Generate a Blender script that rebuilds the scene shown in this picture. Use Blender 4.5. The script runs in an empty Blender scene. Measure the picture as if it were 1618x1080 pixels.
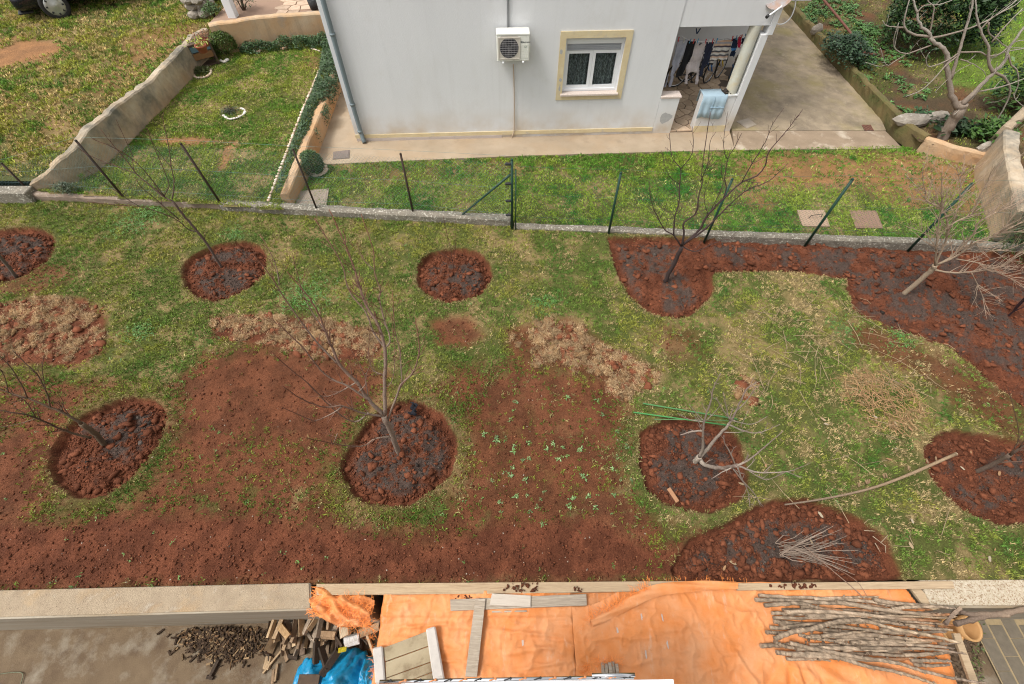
import bpy, bmesh, math, random
import numpy as np
from mathutils import Vector, Matrix

# ------------------------------------------------------------------ camera, sky, sun
C = bpy.context.scene.collection
SC = bpy.context.scene
H, A, F, CX, CY = 6.5, math.radians(35.6), 719.0, 809.0, 540.0
ca, sa = math.cos(A), math.sin(A)
cam = bpy.data.objects.new('camera', bpy.data.cameras.new('camera'))
C.objects.link(cam)
cam.location = (0, 0, H); cam.rotation_euler = (A, 0, 0)
cam.data.sensor_width = 36; cam.data.lens = 16.0
cam.data.clip_start = .1; cam.data.clip_end = 2000
SC.camera = cam

world = bpy.data.worlds.new('World'); SC.world = world; world.use_nodes = True
wn = world.node_tree.nodes; wl = world.node_tree.links
SUN_EL, SUN_AZ = math.radians(60), math.radians(248)     # azimuth measured clockwise from +Y
sky = wn.new('ShaderNodeTexSky'); sky.sky_type = 'NISHITA'; sky.sun_disc = False
sky.sun_elevation = SUN_EL; sky.sun_rotation = SUN_AZ
sky.dust_density = 4; sky.ozone_density = 1.0; sky.air_density = 1.2
hsv = wn.new('ShaderNodeHueSaturation'); hsv.inputs['Saturation'].default_value = .06
wl.new(sky.outputs[0], hsv.inputs['Color'])
wl.new(hsv.outputs[0], wn['Background'].inputs['Color'])
wn['Background'].inputs['Strength'].default_value = .15
sun = bpy.data.objects.new('sun', bpy.data.lights.new('sun', 'SUN')); C.objects.link(sun)
sun.data.energy = 1.5; sun.data.angle = math.radians(16); sun.data.color = (1, .95, .87)
sd = Vector((math.sin(SUN_AZ) * math.cos(SUN_EL), math.cos(SUN_AZ) * math.cos(SUN_EL), math.sin(SUN_EL)))
sun.rotation_euler = (-sd).to_track_quat('-Z', 'Y').to_euler()
SC.view_settings.view_transform = 'Standard'; SC.view_settings.look = 'None'
SC.view_settings.exposure = 0.74; SC.view_settings.gamma = 1
SC.view_settings.use_curve_mapping = False
SC.cycles.use_denoising = True; SC.cycles.denoising_input_passes = 'RGB_ALBEDO_NORMAL'; SC.cycles.denoising_prefilter = 'NONE'; SC.cycles.filter_width = 1.1

random.seed(7); RNG = np.random.default_rng(7)
R = random.uniform

# ------------------------------------------------------------------ helpers: picture point -> place
def ray(px, py):
    dx = (px - CX) / F; dy = (CY - py) / F
    return Vector((dx, dy * ca + sa, dy * sa - ca))
def W(px, py, z=0.):
    r = ray(px, py); t = (z - H) / r.z
    return Vector((r.x * t, r.y * t, z))
def WY(px, py, Y):
    r = ray(px, py); t = Y / r.y
    return Vector((r.x * t, Y, H + r.z * t))
def poly(pts, z=0.): return np.array([W(x, y, z)[:2] for x, y in pts])
def smooth_closed(P, k=4):
    P = np.asarray(P); n = len(P); out = []
    for i in range(n):
        a, b, c, d = P[i-1], P[i], P[(i+1) % n], P[(i+2) % n]
        for j in range(k):
            t = j / k
            out.append(.5 * ((2*b) + (c-a)*t + (2*a-5*b+4*c-d)*t*t + (3*b-a-3*c+d)*t**3))
    return np.array(out)
def smooth_open(P, k=4):
    P = [Vector(p) for p in P]
    if len(P) < 3: return P
    Q = [P[0]*2-P[1]] + P + [P[-1]*2-P[-2]]; out = []
    for i in range(1, len(Q)-2):
        a, b, c, d = Q[i-1], Q[i], Q[i+1], Q[i+2]
        for j in range(k):
            t = j / k
            out.append(.5 * ((2*b) + (c-a)*t + (2*a-5*b+4*c-d)*t*t + (3*b-a-3*c+d)*t**3))
    out.append(P[-1]); return out

# ------------------------------------------------------------------ helpers: numpy noise and masks
_T = RNG.random((8, 256, 256))
def vnoise(x, y, k=0):
    xi = np.floor(x).astype(int); yi = np.floor(y).astype(int); fx = x-xi; fy = y-yi
    fx = fx*fx*(3-2*fx); fy = fy*fy*(3-2*fy); t = _T[k % 8]
    g = lambda i, j: t[(xi+i) & 255, (yi+j) & 255]
    return (g(0,0)*(1-fx)+g(1,0)*fx)*(1-fy)+(g(0,1)*(1-fx)+g(1,1)*fx)*fy
def fbm(x, y, s, o=4, k=0):
    v = 0; a = .5; tot = 0
    for i in range(o):
        v = v + a*vnoise(x*s+i*17.3+k*7.1, y*s-i*9.7+k*3.3, k+i); tot += a; a *= .55; s = s*2.03
    return v/tot
def sdist(x, y, P):
    """signed distance to a closed polygon, negative inside"""
    d = np.full(x.shape, 1e9); ins = np.zeros(x.shape, bool); n = len(P)
    for i in range(n):
        ax, ay = P[i]; bx, by = P[(i+1) % n]
        ex, ey = bx-ax, by-ay; L = ex*ex+ey*ey+1e-12
        t = np.clip(((x-ax)*ex+(y-ay)*ey)/L, 0, 1)
        d = np.minimum(d, np.hypot(x-ax-t*ex, y-ay-t*ey))
        if ay != by:
            c = ((ay > y) != (by > y)) & (x < ex*(y-ay)/(by-ay)+ax)
            ins ^= c
    return np.where(ins, -d, d)
def sstep(a, b, v):
    t = np.clip((v-a)/(b-a), 0, 1); return t*t*(3-2*t)
def mix(a, b, t): return a*(1-t[..., None])+b*t[..., None]
def col(*c): return np.array(c, float)

# ------------------------------------------------------------------ helpers: materials
def M(name, c1, c2=None, scale=8., rough=.9, bump=.0, bscale=60., c3=None, s3=3., t3=.62, metal=0., spec=.3, stretch=None, w3=.08, attr=None, trans=0.):
    m = bpy.data.materials.new(name); m.use_nodes = True
    n = m.node_tree.nodes; l = m.node_tree.links; b = n['Principled BSDF']
    b.inputs['Roughness'].default_value = rough; b.inputs['Metallic'].default_value = metal
    b.inputs['Specular IOR Level'].default_value = spec
    tc = n.new('ShaderNodeTexCoord'); vec = tc.outputs['Object']
    if stretch:
        mp = n.new('ShaderNodeMapping'); mp.inputs['Scale'].default_value = stretch
        l.new(vec, mp.inputs[0]); vec = mp.outputs[0]
    def noise(s, d=6):
        t = n.new('ShaderNodeTexNoise'); t.inputs['Scale'].default_value = s; t.inputs['Detail'].default_value = d
        t.inputs['Roughness'].default_value = .62; l.new(vec, t.inputs['Vector']); return t.outputs['Fac']
    def mixc(f, a, bb, mode='MIX'):
        x = n.new('ShaderNodeMix'); x.data_type = 'RGBA'; x.blend_type = mode
        l.new(f, x.inputs[0]) if not isinstance(f, float) else setattr(x.inputs[0], 'default_value', f)
        for s, v in ((x.inputs[6], a), (x.inputs[7], bb)):
            if isinstance(v, (tuple, list)): s.default_value = (*v[:3], 1)
            else: l.new(v, s)
        return x.outputs[2]
    def ramp(f, a, bb):
        r = n.new('ShaderNodeMapRange'); r.inputs[1].default_value = a; r.inputs[2].default_value = bb
        l.new(f, r.inputs[0]); return r.outputs[0]
    if attr:
        at = n.new('ShaderNodeAttribute'); at.attribute_name = attr; c = at.outputs['Color']
        if c2: c = mixc(ramp(noise(scale), .32, .68), c, mixc(1.0, c, c2, 'MULTIPLY'))
    else:
        c = c1
        if c2: c = mixc(ramp(noise(scale), .3, .7), c1, c2)
    if c3: c = mixc(ramp(noise(s3), t3-w3, t3+w3), c, c3)
    if isinstance(c, (tuple, list)): b.inputs['Base Color'].default_value = (*c[:3], 1)
    else: l.new(c, b.inputs['Base Color'])
    if bump:
        bp = n.new('ShaderNodeBump'); bp.inputs['Strength'].default_value = 1; bp.inputs['Distance'].default_value = bump
        l.new(noise(bscale), bp.inputs['Height']); l.new(bp.outputs[0], b.inputs['Normal'])
    m['nb'] = 1
    return m

# ------------------------------------------------------------------ helpers: meshes
def np_mesh(name, V, Fc, mat, cols=None, parent=None, smooth=False, kind=None):
    V = np.asarray(V, np.float32).reshape(-1, 3); Fc = np.asarray(Fc, np.int32); k = Fc.shape[1]; nf = len(Fc)
    me = bpy.data.meshes.new(name)
    if parent is not None: V = V-np.array((parent.parent or parent).matrix_basis.translation, np.float32)
    me.vertices.add(len(V)); me.vertices.foreach_set('co', V.ravel())
    me.loops.add(nf*k); me.loops.foreach_set('vertex_index', Fc.ravel())
    me.polygons.add(nf); me.polygons.foreach_set('loop_start', np.arange(0, nf*k, k, dtype=np.int32))
    me.polygons.foreach_set('loop_total', np.full(nf, k, np.int32))
    if smooth: me.polygons.foreach_set('use_smooth', np.ones(nf, bool))
    me.update(calc_edges=True)
    if cols is not None:
        a = me.color_attributes.new('Col', 'FLOAT_COLOR', 'POINT')
        cc = np.ones((len(V), 4), np.float32); cc[:, :3] = cols; a.data.foreach_set('color', cc.ravel())
    me.materials.append(mat)
    o = bpy.data.objects.new(name, me); C.objects.link(o)
    if parent is not None: o.parent = parent
    if kind: o['kind'] = kind
    return o

class MB:
    def __init__(s): s.v = []; s.f = []; s.c = []; s.cur = None; s.sm = []
    def add(s, V, Fs, c=None, smooth=False):
        o = len(s.v); s.v += [tuple(p) for p in V]; s.f += [tuple(i+o for i in f) for f in Fs]
        s.c += [c if c is not None else (s.cur or (1, 1, 1))]*len(V); s.sm += [smooth]*len(Fs); return s
    def box(s, lo, hi, M4=None, c=None, bev=0.):
        x0, y0, z0 = lo; x1, y1, z1 = hi
        if bev:
            b = bev; V = []; Fs = []
            for (zz, i) in ((z0, b), (z0+b, 0), (z1-b, 0), (z1, b)):
                ch = b
                V += [(x0+i+ch, y0+i, zz), (x1-i-ch, y0+i, zz), (x1-i, y0+i+ch, zz), (x1-i, y1-i-ch, zz), (x1-i-ch, y1-i, zz), (x0+i+ch, y1-i, zz), (x0+i, y1-i-ch, zz), (x0+i, y0+i+ch, zz)]
            for k in range(3):
                for j in range(8): Fs.append((k*8+j, k*8+(j+1) % 8, k*8+8+(j+1) % 8, k*8+8+j))
            Fs.append(tuple(range(7, -1, -1))); Fs.append(tuple(range(24, 32)))
        else:
            V = [(x0,y0,z0),(x1,y0,z0),(x1,y1,z0),(x0,y1,z0),(x0,y0,z1),(x1,y0,z1),(x1,y1,z1),(x0,y1,z1)]
            Fs = [(3,2,1,0),(4,5,6,7),(0,1,5,4),(1,2,6,5),(2,3,7,6),(3,0,4,7)]
        if M4 is not None: V = [M4 @ Vector(p) for p in V]
        return s.add(V, Fs, c)
    def tube(s, P, r, n=6, c=None, c2=None, caps=True):
        P = [Vector(p) for p in P]; m = len(P)
        if not isinstance(r, (list, tuple)): r = [r]*m
        o = len(s.v); ref = None
        for i, p in enumerate(P):
            t = (P[min(i+1, m-1)]-P[max(i-1, 0)])
            t = t.normalized() if t.length > 1e-9 else Vector((0, 0, 1))
            if ref is None: ref = t.orthogonal().normalized()
            ref = (ref-t*ref.dot(t)); ref = ref.normalized() if ref.length > 1e-6 else t.orthogonal().normalized()
            b = t.cross(ref)
            for j in range(n):
                a = 2*math.pi*j/n; s.v.append(tuple(p+(ref*math.cos(a)+b*math.sin(a))*r[i]))
                if c is not None and c2 is not None:
                    w = i/(m-1); s.c.append(tuple(c[q]*(1-w)+c2[q]*w for q in range(3)))
                else: s.c.append(c or s.cur or (1, 1, 1))
        for i in range(m-1):
            for j in range(n):
                s.f.append((o+i*n+j, o+i*n+(j+1) % n, o+(i+1)*n+(j+1) % n, o+(i+1)*n+j)); s.sm.append(n > 4)
        if caps:
            s.f.append(tuple(o+j for j in range(n-1, -1, -1))); s.f.append(tuple(o+(m-1)*n+j for j in range(n))); s.sm += [False, False]
        return s
    def lathe(s, prof, n=20, M4=None, c=None, smooth=True):
        V = []; Fs = []
        for r, z in prof:
            for j in range(n):
                a = 2*math.pi*j/n; p = Vector((r*math.cos(a), r*math.sin(a), z)); V.append(M4 @ p if M4 is not None else p)
        for i in range(len(prof)-1):
            for j in range(n): Fs.append((i*n+j, i*n+(j+1) % n, (i+1)*n+(j+1) % n, (i+1)*n+j))
        return s.add(V, Fs, c, smooth)
    def prism(s, pts, z0, z1, c=None, M4=None):
        n = len(pts); V = [(x, y, z0) for x, y in pts]+[(x, y, z1) for x, y in pts]
        if M4 is not None: V = [M4 @ Vector(p) for p in V]
        Fs = [tuple(range(n-1, -1, -1)), tuple(range(n, 2*n))]+[(i, (i+1) % n, n+(i+1) % n, n+i) for i in range(n)]
        return s.add(V, Fs, c)
    def build(s, name, mat, parent=None, kind=None):
        me = bpy.data.meshes.new(name)
        off = Vector(parent.matrix_basis.translation) if parent is not None and parent.parent is None else (Vector(parent.parent.matrix_basis.translation) if parent is not None else Vector())
        me.from_pydata([tuple(Vector(p)-off) for p in s.v], [], s.f); me.update()
        me.polygons.foreach_set('use_smooth', s.sm)
        a = me.color_attributes.new('Col', 'FLOAT_COLOR', 'POINT')
        cc = np.ones((len(s.v), 4), np.float32); cc[:, :3] = np.array(s.c)[:, :3]; a.data.foreach_set('color', cc.ravel())
        me.materials.append(mat)
        o = bpy.data.objects.new(name, me); C.objects.link(o)
        if parent is not None: o.parent = parent
        if kind: o['kind'] = kind
        return o
def tag(o, label, cat, group=None, kind=None):
    o['label'] = label; o['category'] = cat
    if group: o['group'] = group
    if kind: o['kind'] = kind
    return o
def thing(name, label, cat, loc=(0, 0, 0), group=None):
    o = bpy.data.objects.new(name, None); C.objects.link(o); o.location = loc; o.empty_display_size = .1
    o.matrix_basis = Matrix.Translation(Vector(loc))
    return tag(o, label, cat, group)
def copy_thing(o, loc, rz=0., label=None, scale=None):
    c = o.copy(); C.objects.link(c); c.location = loc; c.rotation_euler = (0, 0, rz)
    if scale: c.scale = (scale,)*3
    if label: c['label'] = label
    for ch in [x for x in C.objects if x.parent == o]:
        d = ch.copy(); C.objects.link(d); d.parent = c
        for g in [x for x in C.objects if x.parent == ch]:
            e = g.copy(); C.objects.link(e); e.parent = d
    return c

def grid_patch(name, P, zf, res, colf, mat, kind='structure', res_y=None):
    """a sheet of ground over polygon P (world xy)"""
    P = np.asarray(P); x0, y0 = P.min(0); x1, y1 = P.max(0); ry = res_y or res
    xs = np.arange(x0-res, x1+2*res, res); ys = np.arange(y0-ry, y1+2*ry, ry)
    X, Y = np.meshgrid(xs, ys); inside = sdist(X, Y, P) < res*.7
    nx = len(xs); idx = np.arange(X.size).reshape(X.shape)
    cell = inside[:-1, :-1] & inside[1:, :-1] & inside[:-1, 1:] & inside[1:, 1:]
    q = np.stack([idx[:-1, :-1][cell], idx[:-1, 1:][cell], idx[1:, 1:][cell], idx[1:, :-1][cell]], 1)
    used = np.unique(q); rem = np.full(X.size, -1); rem[used] = np.arange(len(used))
    x = X.ravel()[used]; y = Y.ravel()[used]
    return np_mesh(name, np.stack([x, y, zf(x, y)], 1), rem[q], mat, colf(x, y), smooth=True, kind=kind)

def sample_poly(P, n):
    P = np.asarray(P); lo = P.min(0); hi = P.max(0); area = np.prod(hi-lo)
    a = .5*abs(np.dot(P[:, 0], np.roll(P[:, 1], 1))-np.dot(P[:, 1], np.roll(P[:, 0], 1)))
    k = int(n*area/max(a, 1e-6)); p = RNG.random((k, 2))*(hi-lo)+lo
    return p[sdist(p[:, 0], p[:, 1], P) < 0]

def blades(name, x, y, z, h, w, cols, mat, lean=.6, parent=None, kind='stuff', label=None, cat=None):
    n = len(x); a = RNG.random(n)*6.283; b = RNG.random(n)*6.283; L = lean*RNG.random(n)**.7
    dx, dy = np.cos(a)*w*.5, np.sin(a)*w*.5
    bx, by = np.cos(b), np.sin(b)
    V = np.empty((n, 4, 3), np.float32)
    mx, my, mz = x+bx*h*L*.35, y+by*h*L*.35, z+h*.5*np.sqrt(np.maximum(1-.3*L*L, .2))
    V[:, 0] = np.stack([x, y, z-.006], 1); V[:, 1] = np.stack([mx+dx, my+dy, mz], 1); V[:, 3] = np.stack([mx-dx, my-dy, mz], 1)
    V[:, 2] = np.stack([x+bx*h*L*1.05, y+by*h*L*1.05, z+h*np.sqrt(np.maximum(1-L*L*.8, .1))], 1)
    Fc = np.arange(n*4).reshape(n, 4)
    o = np_mesh(name, V, Fc, mat, np.repeat(cols, 4, 0), parent=parent, kind=kind)
    if label: tag(o, label, cat)
    return o

# icosphere base for clods
_bm = bmesh.new(); bmesh.ops.create_icosphere(_bm, subdivisions=1, radius=1)
ICO_V = np.array([v.co[:] for v in _bm.verts]); ICO_F = np.array([[v.index for v in f.verts] for f in _bm.faces]); _bm.free()
_bm = bmesh.new(); bmesh.ops.create_icosphere(_bm, subdivisions=2, radius=1)
ICO2_V = np.array([v.co[:] for v in _bm.verts]); ICO2_F = np.array([[v.index for v in f.verts] for f in _bm.faces]); _bm.free()
_OV = np.array([(1, 0, 0), (-1, 0, 0), (0, 1, 0), (0, -1, 0), (0, 0, 1), (0, 0, -1)], float); _OF = np.array([(0, 2, 4), (2, 1, 4), (1, 3, 4), (3, 0, 4), (2, 0, 5), (1, 2, 5), (3, 1, 5), (0, 3, 5)])
def clods(name, x, y, z, r, cols, mat, flat=.65, parent=None, kind='stuff', sub=1, rough=.35, smooth=False):
    BV, BF = {0: (_OV, _OF), 1: (ICO_V, ICO_F), 2: (ICO2_V, ICO2_F)}[sub]
    n = len(x); k = len(BV)
    if n == 0: return None
    jit = 1+rough*(RNG.random((n, k))-.5)*2
    a = RNG.random(n)*6.283; c, s = np.cos(a), np.sin(a); e = RNG.uniform(.6, 1.25, n)
    V = BV[None]*jit[..., None]*r[:, None, None]
    vx = V[..., 0]*e[:, None]; vy = V[..., 1]/e[:, None]; vz = V[..., 2]*flat
    X = vx*c[:, None]-vy*s[:, None]+x[:, None]; Y = vx*s[:, None]+vy*c[:, None]+y[:, None]; Z = vz+z[:, None]
    Fc = (BF[None]+(np.arange(n)*k)[:, None, None]).reshape(-1, 3)
    cc = np.repeat(cols, k, 0)*RNG.uniform(.85, 1.15, (n*k, 1))
    return np_mesh(name, np.stack([X, Y, Z], -1), Fc, mat, cc, parent=parent, kind=kind, smooth=smooth)

def leaves(x, y, z, size, asp, cols, tilt=1.):
    """leaf shaped quads, random orientation; returns V,F,cols"""
    n = len(x); a = RNG.random(n)*6.283; t = (RNG.random(n)-.35)*tilt; 
    d = np.stack([np.cos(a)*np.cos(t), np.sin(a)*np.cos(t), np.sin(t)], 1)
    up = np.stack([RNG.normal(0, .45, n), RNG.normal(0, .45, n), np.ones(n)], 1)
    s = np.cross(d, up); s /= np.linalg.norm(s, axis=1)[:, None]
    p = np.stack([x, y, z], 1); L = size[:, None]
    V = np.stack([p, p+d*L*.5+s*L*asp*.5+[0, 0, .0], p+d*L-np.array([0, 0, 1])*L*.12, p+d*L*.5-s*L*asp*.5], 1)
    Fc = np.arange(n*4).reshape(n, 4)
    return V.reshape(-1, 3), Fc, np.repeat(cols, 4, 0)

# ------------------------------------------------------------------ materials
mSoil = M('soil', (1, 1, 1), (.55, .5, .5), 45, .95, .02, 90, attr='Col', spec=.15)
mClod = M('clod', (1, 1, 1), (.62, .6, .6), 60, .95, .006, 160, attr='Col', spec=.15)
mTurf = M('turf', (1, 1, 1), (.6, .6, .6), 30, .95, .015, 80, attr='Col', spec=.12)
mBlade = M('grass_blade', (1, 1, 1), attr='Col', rough=.75, spec=.2)
mLeaf = M('leaf', (1, 1, 1), attr='Col', rough=.5, spec=.4)
mBark = M('bark', (1, 1, 1), (.66, .63, .59), 55, .85, .008, 90, attr='Col', spec=.2)
mPaint = M('attr_plain', (1, 1, 1), (.88, .88, .88), 12, .8, attr='Col')
mStucco = M('white_stucco', (.66, .665, .672), (.62, .625, .632), 1.6, .92, .004, 110, c3=(.57, .565, .55), s3=1.1, t3=.74, w3=.16, stretch=(1, 1, .35))
def dirty(m, zlo, zhi, dirt, sc=2.2, streak=.3, scol=(.36, .35, .32)):
    n = m.node_tree.nodes; l = m.node_tree.links; b = n['Principled BSDF']; src = b.inputs['Base Color'].links[0].from_socket
    tc = n.new('ShaderNodeTexCoord'); sp = n.new('ShaderNodeSeparateXYZ'); l.new(tc.outputs['Object'], sp.inputs[0])
    mr = n.new('ShaderNodeMapRange'); mr.inputs[1].default_value = zhi; mr.inputs[2].default_value = zlo; l.new(sp.outputs['Z'], mr.inputs[0])
    t = n.new('ShaderNodeTexNoise'); t.inputs['Scale'].default_value = sc; t.inputs['Detail'].default_value = 8; l.new(tc.outputs['Object'], t.inputs['Vector'])
    mp = n.new('ShaderNodeMapping'); mp.inputs['Scale'].default_value = (3.5, 3.5, .16); l.new(tc.outputs['Object'], mp.inputs[0])
    t2 = n.new('ShaderNodeTexNoise'); t2.inputs['Scale'].default_value = 2.5; t2.inputs['Detail'].default_value = 5; l.new(mp.outputs[0], t2.inputs['Vector'])
    a = n.new('ShaderNodeMath'); a.operation = 'MULTIPLY'; l.new(mr.outputs[0], a.inputs[0])
    r = n.new('ShaderNodeMapRange'); r.inputs[1].default_value = .3; r.inputs[2].default_value = .7; l.new(t.outputs['Fac'], r.inputs[0]); l.new(r.outputs[0], a.inputs[1])
    x = n.new('ShaderNodeMix'); x.data_type = 'RGBA'; l.new(a.outputs[0], x.inputs[0]); l.new(src, x.inputs[6]); x.inputs[7].default_value = (*dirt, 1)
    r2 = n.new('ShaderNodeMapRange'); r2.inputs[1].default_value = .54; r2.inputs[2].default_value = .80; r2.inputs[4].default_value = streak; l.new(t2.outputs['Fac'], r2.inputs[0])
    y = n.new('ShaderNodeMix'); y.data_type = 'RGBA'; l.new(r2.outputs[0], y.inputs[0]); l.new(x.outputs[2], y.inputs[6]); y.inputs[7].default_value = (*scol, 1)
    l.new(y.outputs[2], b.inputs['Base Color'])
dirty(mStucco, .05, .8, (.46, .36, .24), streak=.12)
mBand = M('cream_band', (.62, .53, .34), (.55, .44, .26), 6, .85, .002, 60, c3=(.45, .40, .33), s3=5, t3=.66)
mConc = M('concrete_path', (.38, .30, .215), (.29, .225, .155), 1.8, .92, .005, 90, c3=(.36, .25, .15), s3=1.1, t3=.66, w3=.2)
mDrive = M('driveway_concrete', (.36, .285, .195), (.23, .182, .126), 2.6, .93, .012, 55, c3=(.25, .205, .075), s3=.55, t3=.60, w3=.12)
mWallOld = M('old_render', (.46, .39, .30), (.36, .26, .16), 2.0, .95, .012, 22, c3=(.15, .14, .115), s3=1.8, t3=.54, w3=.13)
mWallWarm = M('stained_render', (.45, .36, .255), (.44, .27, .14), 1.3, .95, .01, 25, c3=(.30, .26, .22), s3=2.2, t3=.66, w3=.1)
mKerb = M('lichen_concrete', (.24, .21, .165), (.14, .125, .10), 5, .95, .012, 40, c3=(.50, .47, .40), s3=24, t3=.6, w3=.06)
mWallTop = M('weathered_concrete', (.37, .29, .20), (.27, .205, .14), 4.5, .93, .012, 85, c3=(.15, .11, .08), s3=48, t3=.655, w3=.03)
mWallFace = M('formed_concrete', (.38, .335, .265), (.29, .245, .185), 3, .9, .003, 50, c3=(.26, .19, .11), s3=2, t3=.62, stretch=(.25, 1, 3))
mAggr = M('washed_aggregate', (.56, .49, .385), (.40, .325, .225), 30, .9, .014, 95, c3=(.25, .155, .085), s3=55, t3=.57, w3=.05)
mYard = M('yard_concrete', (.165, .118, .072), (.105, .07, .042), 2.2, .92, .006, 60, c3=(.25, .215, .165), s3=3.1, t3=.63, w3=.12)
mFlag = M('flagstone', (1, 1, 1), (.78, .74, .70), 7, .8, .004, 40, attr='Col')
mMetalG = M('pipe_grey', (.17, .21, .225), (.14, .175, .19), 3, .45, spec=.5)
mWhitePl = M('white_plastic', (.72, .73, .74), (.68, .69, .70), 4, .4, spec=.5)
mACw = M('cream_metal', (.70, .70, .64), (.66, .66, .60), 3, .45, spec=.5)
mDark = M('dark', (.02, .02, .022), (.035, .035, .035), 9, .6)
mShut = M('shutter_grey', (.33, .345, .37), (.29, .30, .32), 6, .5)
mGlassD = M('dark_interior', (.012, .014, .014), rough=.3)
mStone = M('pink_stone', (.56, .46, .40), (.62, .55, .50), 35, .7, c3=(.42, .30, .24), s3=60, t3=.62)
mTarp = M('orange_tarp', (.68, .25, .078), (.58, .19, .048), 3, .6, .004, 150, c3=(.64, .33, .17), s3=2.2, t3=.6, w3=.2, spec=.25)
def dirt_over(m, colr, scale, lo, hi, amt, stretch=(1, 1, 1)):
    n = m.node_tree.nodes; l = m.node_tree.links; b = n['Principled BSDF']; src = b.inputs['Base Color'].links[0].from_socket
    tc = n.new('ShaderNodeTexCoord'); mp = n.new('ShaderNodeMapping'); mp.inputs['Scale'].default_value = stretch; l.new(tc.outputs['Object'], mp.inputs[0])
    t = n.new('ShaderNodeTexNoise'); t.inputs['Scale'].default_value = scale; t.inputs['Detail'].default_value = 7; t.inputs['Roughness'].default_value = .68; l.new(mp.outputs[0], t.inputs['Vector'])
    r = n.new('ShaderNodeMapRange'); r.inputs[1].default_value = lo; r.inputs[2].default_value = hi; r.inputs[4].default_value = amt; l.new(t.outputs['Fac'], r.inputs[0])
    x = n.new('ShaderNodeMix'); x.data_type = 'RGBA'; l.new(r.outputs[0], x.inputs[0]); l.new(src, x.inputs[6]); x.inputs[7].default_value = (*colr, 1); l.new(x.outputs[2], b.inputs['Base Color'])
mThread = M('orange_thread', (.86, .29, .07), (.76, .24, .05), 20, .7)
mPlank = M('weathered_plank', (.42, .35, .27), (.27, .22, .17), 9, .9, .004, 50, stretch=(.6, 9, 9), c3=(.15, .11, .08), s3=7, t3=.66)
mBoard = M('pale_board', (.45, .335, .215), (.33, .24, .15), 8, .88, .003, 50, stretch=(.5, 9, 9), c3=(.28, .19, .11), s3=5, t3=.64)
mLog = M('split_wood', (1, 1, 1), (.6, .56, .5), 22, .9, .004, 70, attr='Col', stretch=(4, 1, 4))
mBag = M('blue_film', (.012, .25, .47), (.01, .22, .43), 4, .28, .006, 22, spec=.55)
mClay = M('clay_pipe', (.52, .30, .13), (.45, .25, .10), 8, .7, .002, 40)
mPaver = M('grey_paver', (.165, .138, .102), (.125, .104, .078), 14, .92, .003, 120)
mSteel = M('bright_steel', (.75, .75, .76), (.6, .6, .62), 6, .18, metal=1.)
mCarP = M('black_paint', (.006, .007, .012), rough=.12, spec=.6)
mRubber = M('rubber', (.018, .018, .018), (.03, .028, .026), 20, .8)
mHub = M('hubcap', (.45, .45, .42), (.38, .38, .36), 8, .35, metal=.5)
mGreen = M('green_steel', (.018, .055, .035), (.012, .04, .028), 12, .5)
mIron = M('rusty_iron', (.025, .022, .020), (.06, .035, .022), 18, .75)
mNet = M('pvc_wire', (.05, .12, .10), rough=.5)
mNetG = M('pale_wire', (.15, .25, .235), rough=.5)
mCloth = M('cloth', (1, 1, 1), (.86, .86, .86), 30, .95, .001, 300, attr='Col')
mTyreBlk = mRubber
mRock = M('rock', (.33, .29, .24), (.21, .18, .145), 6, .92, .02, 18, c3=(.44, .41, .36), s3=9, t3=.62)
mPeb = M('pebble', (1, 1, 1), (.85, .83, .8), 20, .8, attr='Col')
mGround = M('far_ground', (.09, .105, .03), (.16, .13, .06), .7, .95, .03, 9, c3=(.19, .10, .05), s3=.22, t3=.62)
# wear, stains and faded patches
dirt_over(mTarp, (.60, .41, .28), 5, .58, .76, .7, (2.2, .7, 1)); dirt_over(mTarp, (.40, .17, .06), 8, .60, .78, .55, (1, 2.5, 1)); dirt_over(mTarp, (.24, .14, .08), 46, .70, .76, .8)
dirt_over(mDrive, (.13, .105, .08), 1.5, .50, .70, .65, (1, .6, 1)); dirt_over(mDrive, (.46, .38, .28), 3.2, .58, .70, .45); dirt_over(mDrive, (.10, .08, .06), 30, .62, .70, .5); dirt_over(mDrive, (.20, .19, .06), .6, .58, .72, .5)
dirt_over(mConc, (.20, .15, .105), 2.4, .56, .74, .6); dirt_over(mConc, (.44, .38, .30), 30, .64, .7, .4)
dirt_over(mYard, (.075, .046, .028), 3.2, .52, .72, .7)
dirt_over(mWallTop, (.40, .26, .13), 2.0, .52, .72, .6); dirt_over(mWallTop, (.48, .42, .34), 5, .58, .7, .5); dirt_over(mWallTop, (.12, .085, .06), 22, .69, .73, .8); dirt_over(mWallFace, (.22, .165, .10), 1.5, .5, .7, .6, (.3, 1, 2.5))
dirt_over(mPlank, (.55, .5, .43), 6, .56, .7, .5, (.4, 6, 6)); dirt_over(mBoard, (.25, .17, .10), 5, .55, .7, .6, (.5, 5, 5)); dirt_over(mStucco, (.53, .515, .49), .8, .56, .74, .5); dirt_over(mStucco, (.36, .34, .30), 34, .73, .76, .6)

# ------------------------------------------------------------------ the ground
FENCE = [W(-260, 292, .0), W(3-80, 296, .0), W(197, 318, .0), W(501, 337, .0), W(653, 343, .0), W(809, 356, .0), W(963, 365, .0), W(1280, 378, .0), W(1446, 386, .0), W(1640, 395, .0), W(1900, 408, 0)]
def fence_y(x): return np.interp(x, [p.x for p in FENCE], [p.y for p in FENCE])
def wall_y(x): return np.interp(x, [-6.47, -2.57, 6.56], [.80, .885, .945])

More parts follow.
